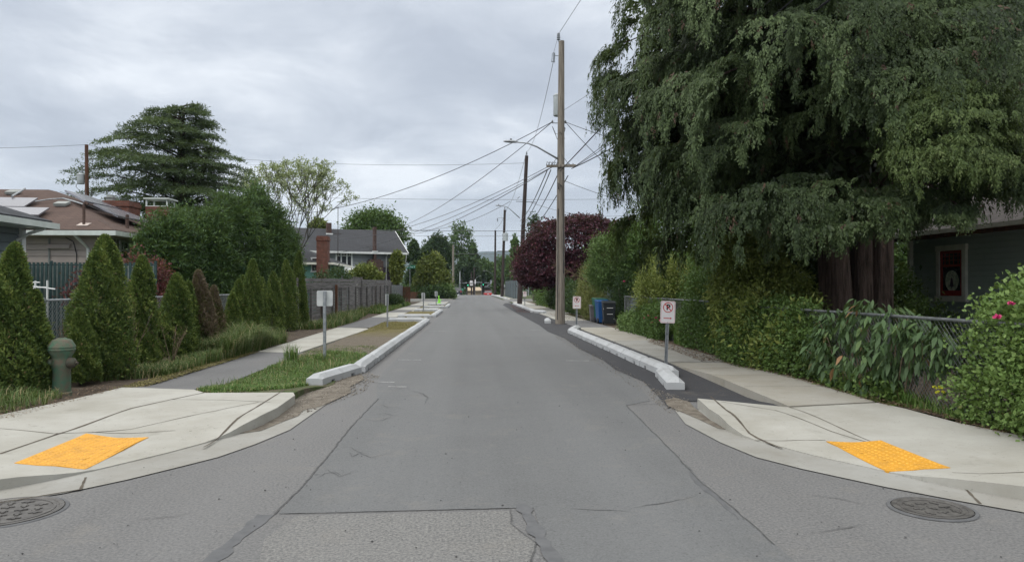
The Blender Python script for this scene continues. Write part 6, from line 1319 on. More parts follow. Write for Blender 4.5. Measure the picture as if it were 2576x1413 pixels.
# layered cedar
cX, cY = onY(452, 46), 46.0
t = thing('cedar_tree', (cX, cY, 0), 0, 'tall layered cedar with horizontal drooping branches behind the brick chimneys', 'tree')
cz = lambda v: zat(cX, cY, v); mpp = math.hypot(cX, cY) * math.cos(math.atan2(cX, cY) - YAW) / F
mb = MB(); mb.tube([(0, 0, 0), (0, 0, cz(480)), (.05, 0, cz(400)), (.2, 0, cz(275))], [.38, .32, .22, .06], 10)
mb.tube([(0, 0, cz(480)), (-.7, 0, cz(440)), (-1.0, 0, cz(400))], [.22, .15, .06], 8); mb.tube([(0, 0, cz(510)), (1.2, .2, cz(440)), (1.8, .2, cz(360))], [.26, .18, .06], 8); mb.build('trunk', MT['wood_dark'], t, True)
PP, DD, RR = [], [], []; mbb = MB(); nbr = 92
for i in range(nbr):
    f = i / nbr; v = 268 + 285 * f ** .95; z0 = cz(v) + RG.normal() * .2; a = i * 2.39996 + RG.random() * .4; ca, sa = math.cos(a), math.sin(a)
    Lw = np.interp(v, [265, 285, 300, 345, 400, 460, 520, 560], [34, 62, 100, 150, 205, 228, 222, 200]); Rw = np.interp(v, [265, 285, 300, 345, 400, 460, 520, 560], [45, 78, 92, 120, 150, 178, 195, 190])
    R0 = (Lw if ca < 0 else Rw) * mpp * (abs(ca) * .9 + .1 + (1 - abs(ca)) * .85) * RG.uniform(.62, 1.12); rise = .24 * R0
    cl = RG.random(); 
    mbb.tube([(ca * R0 * k, sa * R0 * k * .9, z0 - rise * .6 + rise * math.sin(k * 1.9) - .12 * R0 * k ** 3) for k in (0, .3, .6, .95)], [.07, .05, .03, .01], 5)
    nt_ = int(20 + 40 * R0 / 4)
    for j in range(nt_):
        k = RG.random() ** .65; side = RG.normal() * .26 * (1.1 - k * .5); bx = ca * R0 * k - sa * R0 * side; by = (sa * R0 * k + ca * R0 * side) * .9; bz = z0 - rise * .6 + rise * math.sin(k * 1.9) - .12 * R0 * k ** 3 - .5 * abs(side)
        q = 17; tw = unit(np.array([[ca + RG.normal() * .5, sa + RG.normal() * .5, .05]]))[0]; s = RG.random(q)
        p = np.array([bx, by, bz]) + tw * (s * .55)[:, None] + RG.normal(size=(q, 3)) * np.array([.07, .07, .035]); p[:, 2] -= .14 * s ** 2
        PP.append(p); DD.append(tw * .6 + RG.normal(size=(q, 3)) * .55 + np.array([0, 0, -.1])); RR.append(np.clip(.5 * cl + .5 * RG.random(q), 0, 1))
mbb.build('limbs', MT['wood_dark'], t); PP = np.concatenate(PP); DD = np.concatenate(DD); leaf_mesh('crown', PP, DD, .15 + .1 * RG.random(len(PP)), .05, MT['l_cedar'], t, N=RG.normal(size=PP.shape) * .5 + np.array([0, 0, 1.]), rnd=np.concatenate(RR))
# sparse budding tree
sX, sY = onY(738, 56), 56.0; t = thing('budding_tree', (sX, sY, 0), 0, 'sparse pale spring tree with bare branches right of the cedar', 'tree'); mb = MB(); rk = random.Random(3); tips = []
mpp = math.hypot(sX, sY) / F
def grow(p, d, l, r, dep):
    q = p + d * l; mb.tube([p, p.lerp(q, .5) + Vector((rk.uniform(-.05, .05), 0, 0)) * l, q], [r, r * .85, r * .7], 4)
    if dep == 0: tips.append(q); return
    if dep <= 3: tips.append(q)
    for k in range(3 if dep > 2 else 2 + (rk.random() < .5)):
        nd = (d + Vector((rk.uniform(-.62, .62), rk.uniform(-.62, .62), rk.uniform(-.12, .38)))).normalized(); grow(q, nd, l * rk.uniform(.68, .86), r * .66, dep - 1)
Hs = zat(sX, sY, 405) * 1.12; MB().tube([(0, 0, 0), (0, 0, Hs * .30)], [.16, .13], 8).build('trunk', MT['bark_grey'], t, True)
for k in range(7): a = k * .9; grow(Vector((0, 0, Hs * (.25 + .012 * k))), Vector((math.cos(a) * .50, math.sin(a) * .5, 1)).normalized(), Hs * .19, .055, 4)
mb.build('branches', MT['bark_grey'], t); tp = np.array([tuple(q) for q in tips]); q = 14
P = np.repeat(tp, q, 0) + RG.normal(size=(len(tp) * q, 3)) * .10; leaf_mesh('crown', P, rdir(len(P)) + np.array([0, 0, .2]), .17, .08, MT['l_pale'], t)
# generic trees fitted to their place in the street
def fit_tree(u0, u1, vt, vb, Y, leaf, label, name='tree', cat='tree', group=None, n=900, per=16, L=None, cs=None, shape=None, tr=.18, amp=.26, bark='bark_grey', shell=.45, asp=.8, **kw):
    uc = (u0 + u1) / 2; X = onY(uc, Y); w_ = (onY(u1, Y) - onY(u0, Y)) / 2; zt, zb_ = zat(X, Y, vt), zat(X, Y, vb); g = zg(Y); zt -= g; zb_ = max(zb_ - g, .1)
    h_ = (zt - zb_) / 2; zc = (zt + zb_) / 2
    shape = shape or [(0, 0, 0, .82, .82), (-.45, .1, -.25, .52, .6), (.48, -.1, -.2, .5, .62), (.05, 0, .42, .5, .55), (-.25, -.3, .15, .5, .5), (.3, .3, .2, .45, .5)]
    ells = [(a * w_, b * w_ * asp, zc + c * h_, d * w_, d * w_ * asp, e * h_) for a, b, c, d, e in shape]
    dep = Y; px = dep / 738.0                                   # metres per picture element at that distance
    L = L or max(.05, px * 2.6); cs = cs or w_ * .085 + .04
    return tree(name, (X, Y, g), tr, ells, n, per, cs, L, L * .55, leaf, label, cat, group, bark=bark, shell=shell, amp=amp, **kw)
DOME = [(0, 0, -.35, .95, .62), (-.5, 0, -.5, .48, .48), (.52, .1, -.5, .46, .46), (0, 0, .25, .6, .7), (-.2, -.3, .0, .6, .6)]
CONE = [(0, 0, -.6, .95, .38), (0, 0, -.25, .75, .4), (.05, 0, .1, .55, .38), (-.05, 0, .42, .36, .36), (0, 0, .72, .17, .28)]
fit_tree(868, 1018, 530, 640, 96, 'l_green', 'broad loose green tree rising behind the grey house roof', n=1300, per=11, amp=.5, L=.34, cs=.42)
fit_tree(776, 822, 548, 600, 88, 'l_yel', 'small yellow-green treetop left of the grey house chimney', n=260, per=12)
fit_tree(640, 760, 470, 640, 60, 'l_hedge', 'dark treetop between the cedar and the budding tree', n=500, per=14) if False else None
fit_tree(1050, 1132, 642, 735, 100, 'l_yel', 'rounded yellow-green tree beyond the street name sign', n=1100, per=14, amp=.3, shape=DOME + [(-.75, 0, .25, .2, .25), (-.45, 0, .6, .2, .25)])
fit_tree(1018, 1062, 604, 660, 140, 'l_dark', 'dark conifer top left of the short pale pole', n=260, per=14, shape=CONE, tr=.2)
fit_tree(1060, 1138, 592, 700, 180, 'l_dark', 'broad dark evergreen mass behind the short pale pole', n=800, per=14, amp=.35)
fit_tree(1130, 1190, 562, 660, 245, 'l_green', 'tall loose green tree rising above the dark evergreens', n=190, per=12, amp=.5, cs=.6, tr=.3)
fit_tree(1168, 1212, 618, 700, 255, 'l_dark', 'dark pointed evergreen right of the tall loose tree', n=380, per=14, shape=CONE)
fit_tree(1022, 1070, 660, 735, 118, 'l_dark', 'dark shrubby tree behind the street name sign', n=380, per=14, amp=.3)
fit_tree(1142, 1206, 648, 722, 240, 'l_dark', 'dark green street tree left of the traffic signals', n=620, per=14, tr=.35, amp=.3)
fit_tree(1178, 1252, 656, 716, 246, 'l_green', 'mid green tree right behind the traffic signals', n=560, per=14, tr=.3, amp=.3)
fit_tree(1232, 1300, 646, 722, 300, 'l_green', 'pale green tree beyond the dark poles', n=420, per=14, tr=.3, amp=.3)
fit_tree(1268, 1320, 662, 722, 225, 'l_green', 'mid green tree between the dark poles and the maple', n=460, per=14, tr=.3)
fit_tree(1284, 1306, 588, 700, 150, 'l_light', 'slender pale green poplar left of the leaning pole', n=240, per=12, shape=[(0, 0, -.4, .9, .6), (0, 0, .3, .7, .65), (.2, 0, -.1, .8, .5)])
fit_tree(1326, 1362, 532, 640, 82, 'l_dark', 'small drooping dark conifer behind the maroon maple', n=150, per=14, shape=CONE, amp=.5, cs=.3)
fit_tree(1240, 1262, 684, 742, 186, 'l_green', 'small green shrub tree beside the farthest pole', n=110, per=12)
fit_tree(1440, 1600, 600, 760, 92, 'l_dark', 'dark tree behind the maroon maple on the right', n=500, per=14)
# ------------------------------------------------------------------ maroon maple
tree('maple_tree', (onY(1440, 52), 52, 0), .22, [(3.4, .3, 4.3, 1.6, 2, 1.9), (-.2, 0, 4.5, 3.2, 2.8, 1.9), (-2.2, -.3, 3.2, 1.9, 2, 1.5), (1.9, .2, 4.4, 2.0, 2, 1.8), (.2, 0, 5.4, 2.2, 2, 1.2), (-1.2, -.8, 4.4, 2.0, 1.6, 1.5), (1.6, -.6, 5.3, 1.7, 1.5, 1.2), (-.3, -.9, 2.9, 2.6, 1.9, 1.3), (2.3, -.2, 3.0, 1.6, 1.8, 1.4), (-2.7, .2, 2.5, 1.2, 1.5, .9)], 2500, 26, .21, .15, .10, 'l_maple', 'wide maroon Japanese maple spreading over the right footpath', bark='wood_dark', shell=.4, amp=.22, flat=.42, up=.0)
# ------------------------------------------------------------------ right-hand shrubs
def PY_(u, X): return onX(u, X)
def ell_at(u, X, vt, vb, wpx, dx=.6):
    Y = onX(u, X); d = Y * math.cos(YAW) + X * math.sin(YAW); zt = zat(X, Y, vt); return Y, zt, wpx * d / F / 2
shrub('holly_hedge', (6.7, 50, 0), [(0, -5, .8, .7, 3, 1.0), (0, 0, .9, .8, 3.2, 1.2), (0, 5, .8, .8, 3, 1.0), (-.1, -8.5, .7, .6, 2, .9)], 1500, 22, .14, .13, .07, 'l_dark', 'long dark low hedge below the maroon maple', cat='hedge')
shrub('green_shrub', (6.6, 61, 0), [(0, 0, 1.0, .8, 2.5, 1.1), (0, 4, 1.0, .8, 2.5, 1.3)], 480, 16, .16, .16, .08, 'l_green', 'mid green shrubs before the steel fence at right')
t = shrub('bamboo_clump', (6.1, 37.5, 0), [(0, -.4, 1.1, .5, 1.5, 1.1), (.2, .8, 1.5, .5, 1.2, 1.3), (0, -1.8, .8, .4, .9, .8)], 950, 22, .13, .14, .022, 'l_bamboo', 'feathery olive bamboo clump left of the bins', cat='bamboo', droop=.5, up=0)
# fallen tan branch
b0 = P3(1500, 722, 36.5); t = thing('fallen_branch', (b0.x, b0.y, b0.z), 0, 'bare tan branch sticking out diagonally over the bamboo clump', 'branch'); mb = MB(); e_ = rel(t, P3(1400, 668, 35.5)); mb.tube([(0, 0, 0), tuple(Vector(e_) * .5 + Vector((0, 0, .05))), e_], [.04, .028, .01], 6); mb.build('bough', MT['twig'], t)
mb = MB(); rk = random.Random(8)
for k in range(34):
    f = rk.uniform(.3, 1); p = Vector(e_) * f; d = Vector(e_).normalized() * rk.uniform(.3, .7) + Vector((rk.uniform(-.15, .15), rk.uniform(-.3, .3), rk.uniform(-.55, .55))); q = p + d * rk.uniform(.5, 1); mb.tube([p, p.lerp(q, .5) + Vector((0, 0, rk.uniform(-.05, .05))), q], [.011, .007, .004], 4)
mb.build('twigs', MT['twig'], t)
tX = 7.4; tY = onX(1572, tX)
tree('small_green_tree', (tX - .3, tY - 1.5, 0), .09, [(-.5, 0, 3.0, 1.1, 1.1, .95), (.5, 0, 3.1, 1.1, 1.1, 1.0), (-1.0, 0, 2.2, .7, .9, .7), (.3, -.2, 2.1, 1.1, 1.0, .8), (-.2, 0, 1.4, .35, .6, .7)], 1500, 22, .13, .095, .045, 'l_light', 'light green garden tree leaning over the bins', cat='tree', shell=.4, amp=.3)
tree('back_tree', (9.5, 33, 0), .14, [(0, 0, 4.0, 2.2, 2, 1.5), (-1.6, 0, 3.2, 1.5, 1.5, 1.2), (1.5, 0, 3.4, 1.6, 1.6, 1.4)], 1100, 20, .2, .14, .075, 'l_green', 'mid green tree behind the light one, left of the hanging conifer', shell=.45, amp=.3)
shrub('climbing_shrub', (6.6, onX(1550, 6.4), 0), [(0, 0, .9, .3, .45, 1.1)], 260, 18, .09, .08, .04, 'l_dark', 'narrow dark shrub directly right of the black bin')
shrub('geranium_clump', (5.75, onX(1585, 5.75), 0), [(0, 0, .28, .3, 1.0, .4), (0, -1.4, .25, .25, .6, .35)], 360, 18, .07, .07, .05, 'l_light', 'low fresh green perennial clump along the footpath near the gate', cat='plant')
shrub('rose_bush', (6.2, onX(1640, 6.0), 0), [(0, 0, 1.3, .6, 1.3, 1.0), (.3, 1, 1.8, .6, 1.2, .8), (.2, -1, 1.5, .5, 1.1, .9)], 1200, 20, .10, .075, .038, 'l_yel', 'yellow-green climbing rose left of the near sign')
shrub('fuchsia_bush', (5.75, onX(1655, 5.75), 0), [(0, 0, .5, .28, 1.3, .6), (0, 1.6, .45, .25, .8, .5)], 620, 20, .08, .07, .035, 'l_green', 'low green bush with small pink blooms under the climbing rose')
shrub('garden_shrub', (7.2, 23.5, 0), [(0, 0, 1.2, .9, 2.0, 1.3), (-.2, -2.6, 1.2, .8, 1.4, 1.3), (.2, 2.8, 1.4, .8, 1.6, 1.3), (.5, -4.5, 1.3, .9, 1.4, 1.3)], 2300, 20, .13, .085, .045, 'l_green', 'dense mixed green shrubbery behind the right chain-link fence')
shrub('garden_shrub', (9.2, 24, 0), [(0, 0, 1.6, 1.2, 3.4, 1.8), (0, -5, 1.6, 1.2, 2.4, 1.7)], 1300, 18, .18, .13, .07, 'l_dark', 'dark tall shrubbery deep in the right garden')
tree('back_tree', (13.2, 29.5, 0), .14, [(0, 0, 3.4, 2.2, 1.8, 2.0), (-1.8, 0, 2.6, 1.4, 1.5, 1.8), (0, 0, 1.4, 2.0, 1.5, 1.2)], 900, 20, .2, .15, .085, 'l_dark', 'dark low tree seen between the conifer trunks and the green house', shell=.5, amp=.3)
shrub('garden_shrub', (8.4, 18.7, 0), [(0, 0, 1.4, .9, 1.5, 1.5), (1.6, .6, 1.6, .9, 1.2, 1.7)], 1100, 18, .14, .10, .055, 'l_dark', 'dark shrubs in the shade behind the conifer trunks')
shrub('garden_shrub', (10.15, 17.4, 0), [(0, 0, 1.2, .5, .9, 1.0), (-.3, 1.2, 1.5, .5, .9, 1.1), (-.3, -1.6, .6, .6, .9, .7)], 700, 18, .12, .09, .045, 'l_ivy', 'bright-tipped shrub growing between the trunks and the green house')
shrub('privet_shrub', (6.15, 15.9, 0), [(0, 0, 1.5, .72, 1.1, 1.35), (.15, .3, 2.1, .6, .8, .8), (-.1, -.3, .8, .65, 1.0, .85), (.5, -.9, 1.0, .5, .7, 1.0)], 1700, 22, .10, .085, .04, 'l_yel', 'tall yellow-green broadleaf shrub left of the conifer trunks', droop=.75, up=0)
shrub('ivy_mound', (5.55, 12.9, 0), [(0, 1.4, .42, .32, 1.3, .6), (0, -.6, .45, .32, 1.3, .6), (.15, .6, .95, .3, 1.2, .42), (.1, 2.3, .9, .3, .8, .45), (.1, 2.6, .35, .3, .8, .5), (.1, -.7, .95, .25, .6, .35)], 1500, 20, .065, .058, .04, 'l_ivy', 'fresh green ivy mound spilling from the fence onto the footpath', cat='ivy')
shrub('laurel_sprigs', (5.6, 14.2, 0), [(0, 0, .95, .35, .5, .45), (.05, -1.7, .75, .3, .45, .4), (-.05, -.9, .35, .25, .4, .3)], 330, 12, .13, .11, .045, 'l_yel', 'loose yellow-green sprigs pushing through the ivy mound on the fence', amp=.5)
shrub('weeds', (5.5, 9.6, 0), [(0, 0, .16, .2, .4, .24), (-.03, .9, .12, .2, .4, .18)], 150, 18, .06, .07, .045, 'l_rose', 'bright leafy weeds at the foot of the near fence', cat='plant')
shrub('mixed_border', (5.85, 18.6, 0), [(0, 0, .55, .22, 1.5, .65), (0, -1.4, .5, .2, 1.1, .55)], 800, 18, .09, .075, .035, 'l_green', 'loose leafy border in front of the chain-link behind the orange poppy')
# long-leaved viburnum: big hanging leaves
def bigleaf(name, base, ells, n, L, W, leaf, label, cat='shrub', droop=1.0, shell=.4, spread=.5, per=6):
    t = thing(name, base, 0, label, cat); C, dn = blob_points(ells, n, shell, amp=.25); k = len(C); az_ = RG.random((k, per)) * math.tau
    off = RG.normal(size=(k, per, 3)) * .035; P = (C[:, None] + off).reshape(-1, 3); o2 = np.stack([np.cos(az_), np.sin(az_), np.zeros_like(az_)], -1).reshape(-1, 3)
    out = np.repeat(dn, per, 0); D = o2 * spread + out * .35 + np.array([0, 0, -droop]) + RG.normal(size=P.shape) * .15; Ls = L * (.6 + .7 * RG.random(len(P)))
    D = unit(D); mid = P + D * Ls[:, None] * .5; D2 = unit(D + np.array([0, 0, -.45])); N_ = o2 + np.array([0, 0, .6]) + RG.normal(size=P.shape) * .2
    S = unit(np.cross(D, N_)); Nn = unit(np.cross(S, D)); w2 = (W * Ls / L)[:, None] * .5
    V = np.stack([P, P + D * Ls[:, None] * .25 + S * w2 * .8 + Nn * w2 * .25, mid + S * w2 + Nn * w2 * .25, mid, mid - S * w2 + Nn * w2 * .25, P + D * Ls[:, None] * .25 - S * w2 * .8 + Nn * w2 * .25, mid + D2 * Ls[:, None] * .28 + S * w2 * .6, mid + D2 * Ls[:, None] * .55, mid + D2 * Ls[:, None] * .28 - S * w2 * .6], 1)
    i = np.arange(len(P))[:, None] * 9; Fq = np.stack([i + np.array([0, 1, 2, 3]), i + np.array([0, 3, 4, 5]), i + np.array([3, 2, 6, 7]), i + np.array([3, 7, 8, 4])], 1).reshape(-1, 4)
    r = np.clip(.5 * np.repeat(RG.random(k), per) + .5 * RG.random(len(P)), 0, 1); np_mesh('foliage', V.reshape(-1, 3), Fq, MT[leaf], t, np.repeat(r, 4))
    mb = MB()
    for j in range(0, min(k, 90)): c = Vector(C[j]); b = Vector((c.x * .5, c.y * .6, .05)); mb.tube([b, b.lerp(c, .6) + Vector((0, 0, .12)), c], [.010, .007, .004], 4)
    mb.build('stems', MT['twig'], t); return t
bigleaf('viburnum', (5.72, 10.05, 0), [(0, 0, .98, .38, .75, .5), (-.15, .85, .72, .34, .7, .52), (-.1, -.75, .88, .32, .6, .36), (.0, 1.5, .62, .3, .5, .42), (-.2, .1, .5, .28, .9, .38), (-.1, -1.35, .85, .22, .4, .28)], 600, .165, .046, 'l_long', 'long-leaved evergreen shrub hanging over the near chain-link fence', droop=.75, per=5)
bigleaf('viburnum', (5.85, 12.5, 0), [(0, 0, .85, .3, .8, .42)], 60, .12, .035, 'l_long', 'dull brownish long-leaved shrub on the fence behind the ivy', droop=.9)
# rose bush lower right with round leaflets
shrub('rose_bush', (5.85, 7.2, 0), [(0, 0, .8, .45, .95, .85), (-.15, -.5, .6, .45, .7, .62), (.3, .55, 1.1, .4, .65, .55), (.6, -.2, 1.25, .6, .8, .6), (-.1, .45, .35, .35, .7, .4)], 2100, 16, .075, .050, .034, 'l_rose', 'big bright green rose bush at the right picture edge', shell=.35, stems=10)
shrub('overhanging_shrub', (7.9, 7.6, 0), [(0, 0, 2.35, .5, .5, .33), (.3, .4, 2.9, .6, .6, .3), (-.35, .3, 2.15, .25, .3, .2)], 210, 14, .09, .055, .036, 'l_green', 'leafy green branches reaching in from the right edge before the green house', stems=5)
shrub('overhanging_shrub', (8.0, 7.4, 0), [(0, 0, 4.05, .55, .5, .14), (.5, .2, 3.7, .4, .4, .2)], 100, 12, .08, .055, .036, 'l_light', 'light green leafy sprig high at the right edge', stems=4)
# flowers
MT['pink'] = plain('pink_petals', (.62, .08, .22), (.5, .05, .18), 20, .6); MT['orange'] = plain('orange_petals', (.8, .10, .02), (.7, .07, .02), 20, .6); MT['yellowf'] = plain('yellow_petals', (.6, .6, .06), (.5, .5, .05), 20, .6)
def flower(p, r, m_, label, n=9, cat='flower', name='flower'):
    o = np.zeros((n * 2, 3)); D = rdir(n * 2); D[:, 2] = abs(D[:, 2]) * .8; ob = leaf_mesh(name, o, D, r, r * .8, MT[m_], None); ob.location = p; tag(ob, label, cat); return ob
flower(P3(2508, 800, 7.0), .05, 'pink', 'pink rose bloom on top of the right rose bush, lower of two'); flower(P3(2543, 765, 7.0), .04, 'pink', 'pink rose bloom near the right edge, upper of two')
flower(P3(1735, 826, 20), .07, 'orange', 'single orange poppy before the right chain-link fence'); flower(P3(1570, 708, 23), .05, 'pink', 'small pink rose high on the climbing rose')
for k, (u, v) in enumerate(((1632, 795), (1640, 812), (1650, 800), (1622, 800), (1662, 806))): 
    ob = flower(P3(u, v, onX(u, 5.5)), .05, 'pink', 'small pink blooms low on the bush left of the near sign'); ob['group'] = 'small pink blooms'
for k, (u, v) in enumerate(((2310, 1090), (2318, 1106), (2325, 1082), (2305, 1100))): 
    p = G(u, v, 0); ob = flower(P3(2350 + k * 7, 975 + (k % 2) * 12, 8.3), .035, 'yellowf', 'tiny yellow blossoms at the left side of the right rose bush'); ob['group'] = 'tiny yellow blossoms'
# red-leaved shrubs, left
shrub('plum_shrub', (-7.9, onX(372, -7.9), 0), [(0, 0, 1.35, .45, .6, .45), (.1, .2, 1.9, .3, .4, .3)], 300, 14, .10, .07, .04, 'l_red', 'dark red-leaved shrub behind the leaning arborvitae')
shrub('plum_shrub', (-9.0, onX(335, -9.0), 0), [(0, 0, 1.9, .6, .6, .5)], 150, 12, .12, .07, .04, 'l_red', 'dark red shrub under the taupe house window')
shrub('plum_shrub', (-8.3, onX(212, -8.3), 0), [(0, 0, 1.5, .35, .4, .4)], 80, 12, .10, .07, .04, 'l_red', 'small red shrub against the green slatted fence')
shrub('weed_patch', (-7.6, 12.6, 0), [(0, 0, .4, .4, 1.0, .45)], 220, 14, .09, .09, .03, 'l_light', 'pale weeds seen through the left chain-link fence', cat='plant')
# by the wooden fence and the far corner
shrub('rose_shrub', (-7.6, 43, 0), [(0, 0, 2.0, .8, .8, .7), (-.9, 0, 1.8, .6, .6, .6)], 260, 14, .14, .12, .06, 'l_dark', 'dark shrub above the wooden fence beside the brick chimney')
fit_tree(884, 962, 668, 708, 66, 'l_yel', 'bright lime shrub before the stepped brick chimney', name='lime_shrub', cat='shrub', n=330, per=14, tr=.05, shape=DOME)
fit_tree(984, 1012, 632, 712, 69.5, 'l_yel', 'column of yellowing ivy climbing the grey house corner', name='ivy_column', cat='ivy', n=420, per=16, tr=.06, shape=[(0, 0, -.45, .8, .5), (0, 0, .1, .95, .6), (.1, 0, .5, .7, .45)])
shrub('round_shrub', (-6.0, onX(988, -6.0), 0), [(0, 0, .45, .8, .9, .5)], 420, 16, .10, .11, .05, 'l_dark', 'small round dark shrub at the end of the wooden fence')
for (u, v, Y, w_, lf, lab) in ((1048, 722, 99, 4, 'l_green', 'green flowering shrubs left on the far corner'), (1078, 712, 100, 3.4, 'l_yel', 'olive shrubs in the middle of the far corner garden'), (1108, 715, 98.5, 2.4, 'l_light', 'pale tall weeds at the right end of the far corner'), (1090, 728, 97.5, 2.4, 'l_dark', 'dark low shrubs at the front of the far corner')):
    X = onY(u, Y); zt = zat(X, Y, v); shrub('corner_shrub', (X, Y, 0), [(-w_ * .3, 0, zt * .4, w_ * .45, 1.2, zt * .5), (w_ * .3, .3, zt * .45, w_ * .4, 1.2, zt * .55)], 520, 14, .22, .30, .15, lf, lab)
tag(None, None) if False else None
# distant wood and hills
C = []; rnd_ = []
for k in range(900):
    x = RG.uniform(-420, 420); y = 430 + RG.uniform(-30, 40); h_ = RG.uniform(10, 19); q = 26; s = RG.random(q)
    p = np.stack([x + RG.normal(size=q) * 2.6 * (1.15 - s), y + RG.normal(size=q) * 2.2, zg(430) + 1 + h_ * s], 1); C.append(p)
C = np.concatenate(C); leaf_mesh('distant_wood', C, rdir(len(C)) + np.array([0, 0, .5]), 2.6, 1.7, MT['l_dark'])
tag(bpy.data.objects['distant_wood'], 'far belt of dark trees closing the end of the street', 'woodland', kind='stuff')
rk = np.random.default_rng(4); hp = []; n = 80; mb = MB()
for row_, (Y, hh) in enumerate(((2600, 0), (3200, 1), (3900, .6))):
    for i in range(n): x = -4500 + 9000 * i / (n - 1); hp.append((x, Y, -12 + hh * (150 + 26 * math.sin(x / 700.) + 12 * math.sin(x / 210. + 1) + 5 * math.sin(x / 61.))))
mb.add(hp, [(r * n + i, r * n + i + 1, (r + 1) * n + i + 1, (r + 1) * n + i) for r in range(2) for i in range(n - 1)])
MT['hills'] = plain('forested_hills', (.03, .05, .04), (.02, .035, .03), .01, .95, co='World'); mb.build('hills', MT['hills'], None, True)['kind'] = 'structure'
# ------------------------------------------------------------------ grass
def gpatch(name, poly, n, H, W, m_, label, zf, lean=.6, n2=None):
    x, y = scatter(poly, n); kk = vnoise(x, y, 3.2, 9) + .8 * vnoise(x, y, 9, 4) > RG.uniform(-1.9, .35, len(x)); x, y = x[kk], y[kk]; z = np.array([zf(a, b) for a, b in zip(x, y)]); H_ = H * (.6 + .5 * np.clip(vnoise(x, y, 1.6, 5) + .6, 0, 1.6)) if not np.isscalar(H) or True else H
    o = blades(name, np.stack([x, y, z - .01], 1), H_, W, MT[m_], lean=lean); return tag(o, label, 'grass', kind='stuff')
gpatch('verge_grass', [(-3.68, 10.6), (-3.95, 10.95), (-3.92, 15.5), (-3.3, 17.5), (-2.4, 17.8), (-2.25, 14.4), (-2.6, 12.0), (-2.75, 11.0)], 30000, .085, .011, 'grass_g', 'fresh green weedy grass on the left verge', vz, 1.0)
gpatch('verge_grass', [(-3.9, 15), (-3.9, 20), (-2.25, 20), (-2.25, 14)], 5000, .06, .008, 'grass', 'thin grass creeping over the left dirt bed', vz, .8)
gpatch('verge_grass', [(-3.85, 26), (-3.83, 34.3), (-2.0, 34.3), (-2.1, 29)], 26000, .05, .010, 'grass_y', 'yellowed short grass at the far end of the left bed', vz, 1.0)
gpatch('clover', [(-3.62, 10.65), (-3.9, 11), (-3.85, 13.8), (-2.9, 13.6), (-2.75, 12.4)], 26000, .05, .022, 'grass_g', 'leafy clover patch beside the left corner slab', vz, 1.5)
gpatch('grass_tuft', [(-3.85, 15.6), (-3.6, 15.6), (-3.6, 15.95), (-3.85, 15.95)], 200, .42, .010, 'grass_g', 'tall grass tuft on the left verge by the footpath', vz, .4)
gpatch('verge_grass', [(-3.85, 10.9), (-3.9, 17), (-2.4, 16.8), (-2.6, 12)], 1500, .22, .008, 'grass', 'taller seed stalks and straw among the left verge grass', vz, .9)
gpatch('grass_tuft', [(-3.25, 15.7), (-2.9, 15.7), (-2.9, 16.2), (-3.25, 16.2)], 400, .2, .009, 'grass_g', 'grass tuft around the nearest left sign post', vz, .5)
zs = lambda x, y: .03
gpatch('long_grass', [(-9, 8.4), (-5.5, 8.5), (-5.3, 9.8), (-5.6, 10.6), (-9, 10.9)], 9000, .26, .010, 'grass', 'rough grass around the foot of the hydrant', lambda x, y: .09, .9)
gpatch('long_grass', [(-6.1, 12.6), (-5.3, 13.4), (-5.25, 16.4), (-6.2, 16)], 9000, .34, .011, 'grass', 'long dry and green grass below the leaning arborvitae', zs, .8)
gpatch('long_grass', [(-6.0, 16.6), (-5.2, 16.4), (-5.2, 21.6), (-6.1, 21.4)], 13000, .55, .012, 'grass', 'tallest long grass in the middle of the arborvitae row', zs, .8)
gpatch('long_grass', [(-6.5, 27), (-5.2, 28.6), (-5.15, 34), (-5.9, 44), (-6.5, 61), (-6.5, 30)], 20000, .42, .018, 'grass', 'long grass along the foot of the wooden fence', zs, .8)
gpatch('long_grass', [(-6.4, 44), (-5.2, 44), (-5.15, 66), (-6.3, 66)], 12000, .3, .03, 'grass_g', 'green grass strip beyond the wooden fence', zs, .8)
gpatch('grass_clump', [(5.72, 18.9), (6.15, 18.8), (6.2, 20.4), (5.75, 20.6)], 3800, .78, .012, 'grass_g', 'tall fine-bladed green clump right of the near sign', zs, .35)
gpatch('weeds_grass', [(5.45, 7.9), (5.7, 7.8), (5.75, 9.4), (5.5, 9.4)], 1500, .22, .011, 'grass_g', 'grass weeds at the foot of the near fence', lambda x, y: .08, .6)
gpatch('side_grass', [(6.0, 46), (6.6, 46), (6.5, 66), (6.1, 66)], 5000, .2, .02, 'grass_g', 'low grass below the dark hedge on the right', zs, .6)
gpatch('lawn', [(-12, 12), (-7.5, 12), (-7.5, 27), (-12, 18)], 15000, .3, .018, 'grass_g', 'unmown grass behind the left chain-link fence', lambda x, y: -.03, .7)
# litter: dry leaves and straw along the edges
def litter(poly, n, z, s, label, m_='litter'):
    x, y = scatter(poly, n); m = len(x); P = np.stack([x, y, np.array([z(a, b) for a, b in zip(x, y)]) + .006 + .01 * RG.random(m)], 1); D = RG.normal(size=(m, 3)) * np.array([1, 1, .15])
    o = leaf_mesh('leaf_litter', P, D, s * (.5 + RG.random(m)), s * .35, MT[m_], None, N=RG.normal(size=(m, 3)) * .3 + np.array([0, 0, 1.])); tag(o, label, 'leaf litter', kind='stuff')
litter([(5.15, 8.9), (5.35, 8.8), (5.55, 12), (5.6, 15.3), (5.3, 15.4), (5.2, 12)], 4200, lambda x, y: hr(x, y) + .004, .035, 'brown leaf litter below the ivy on the right footpath')
litter([(4.9, 15.3), (5.6, 15.3), (5.65, 22), (5.1, 21)], 2600, lambda x, y: .036, .05, 'dry leaves on the shaded right footpath')
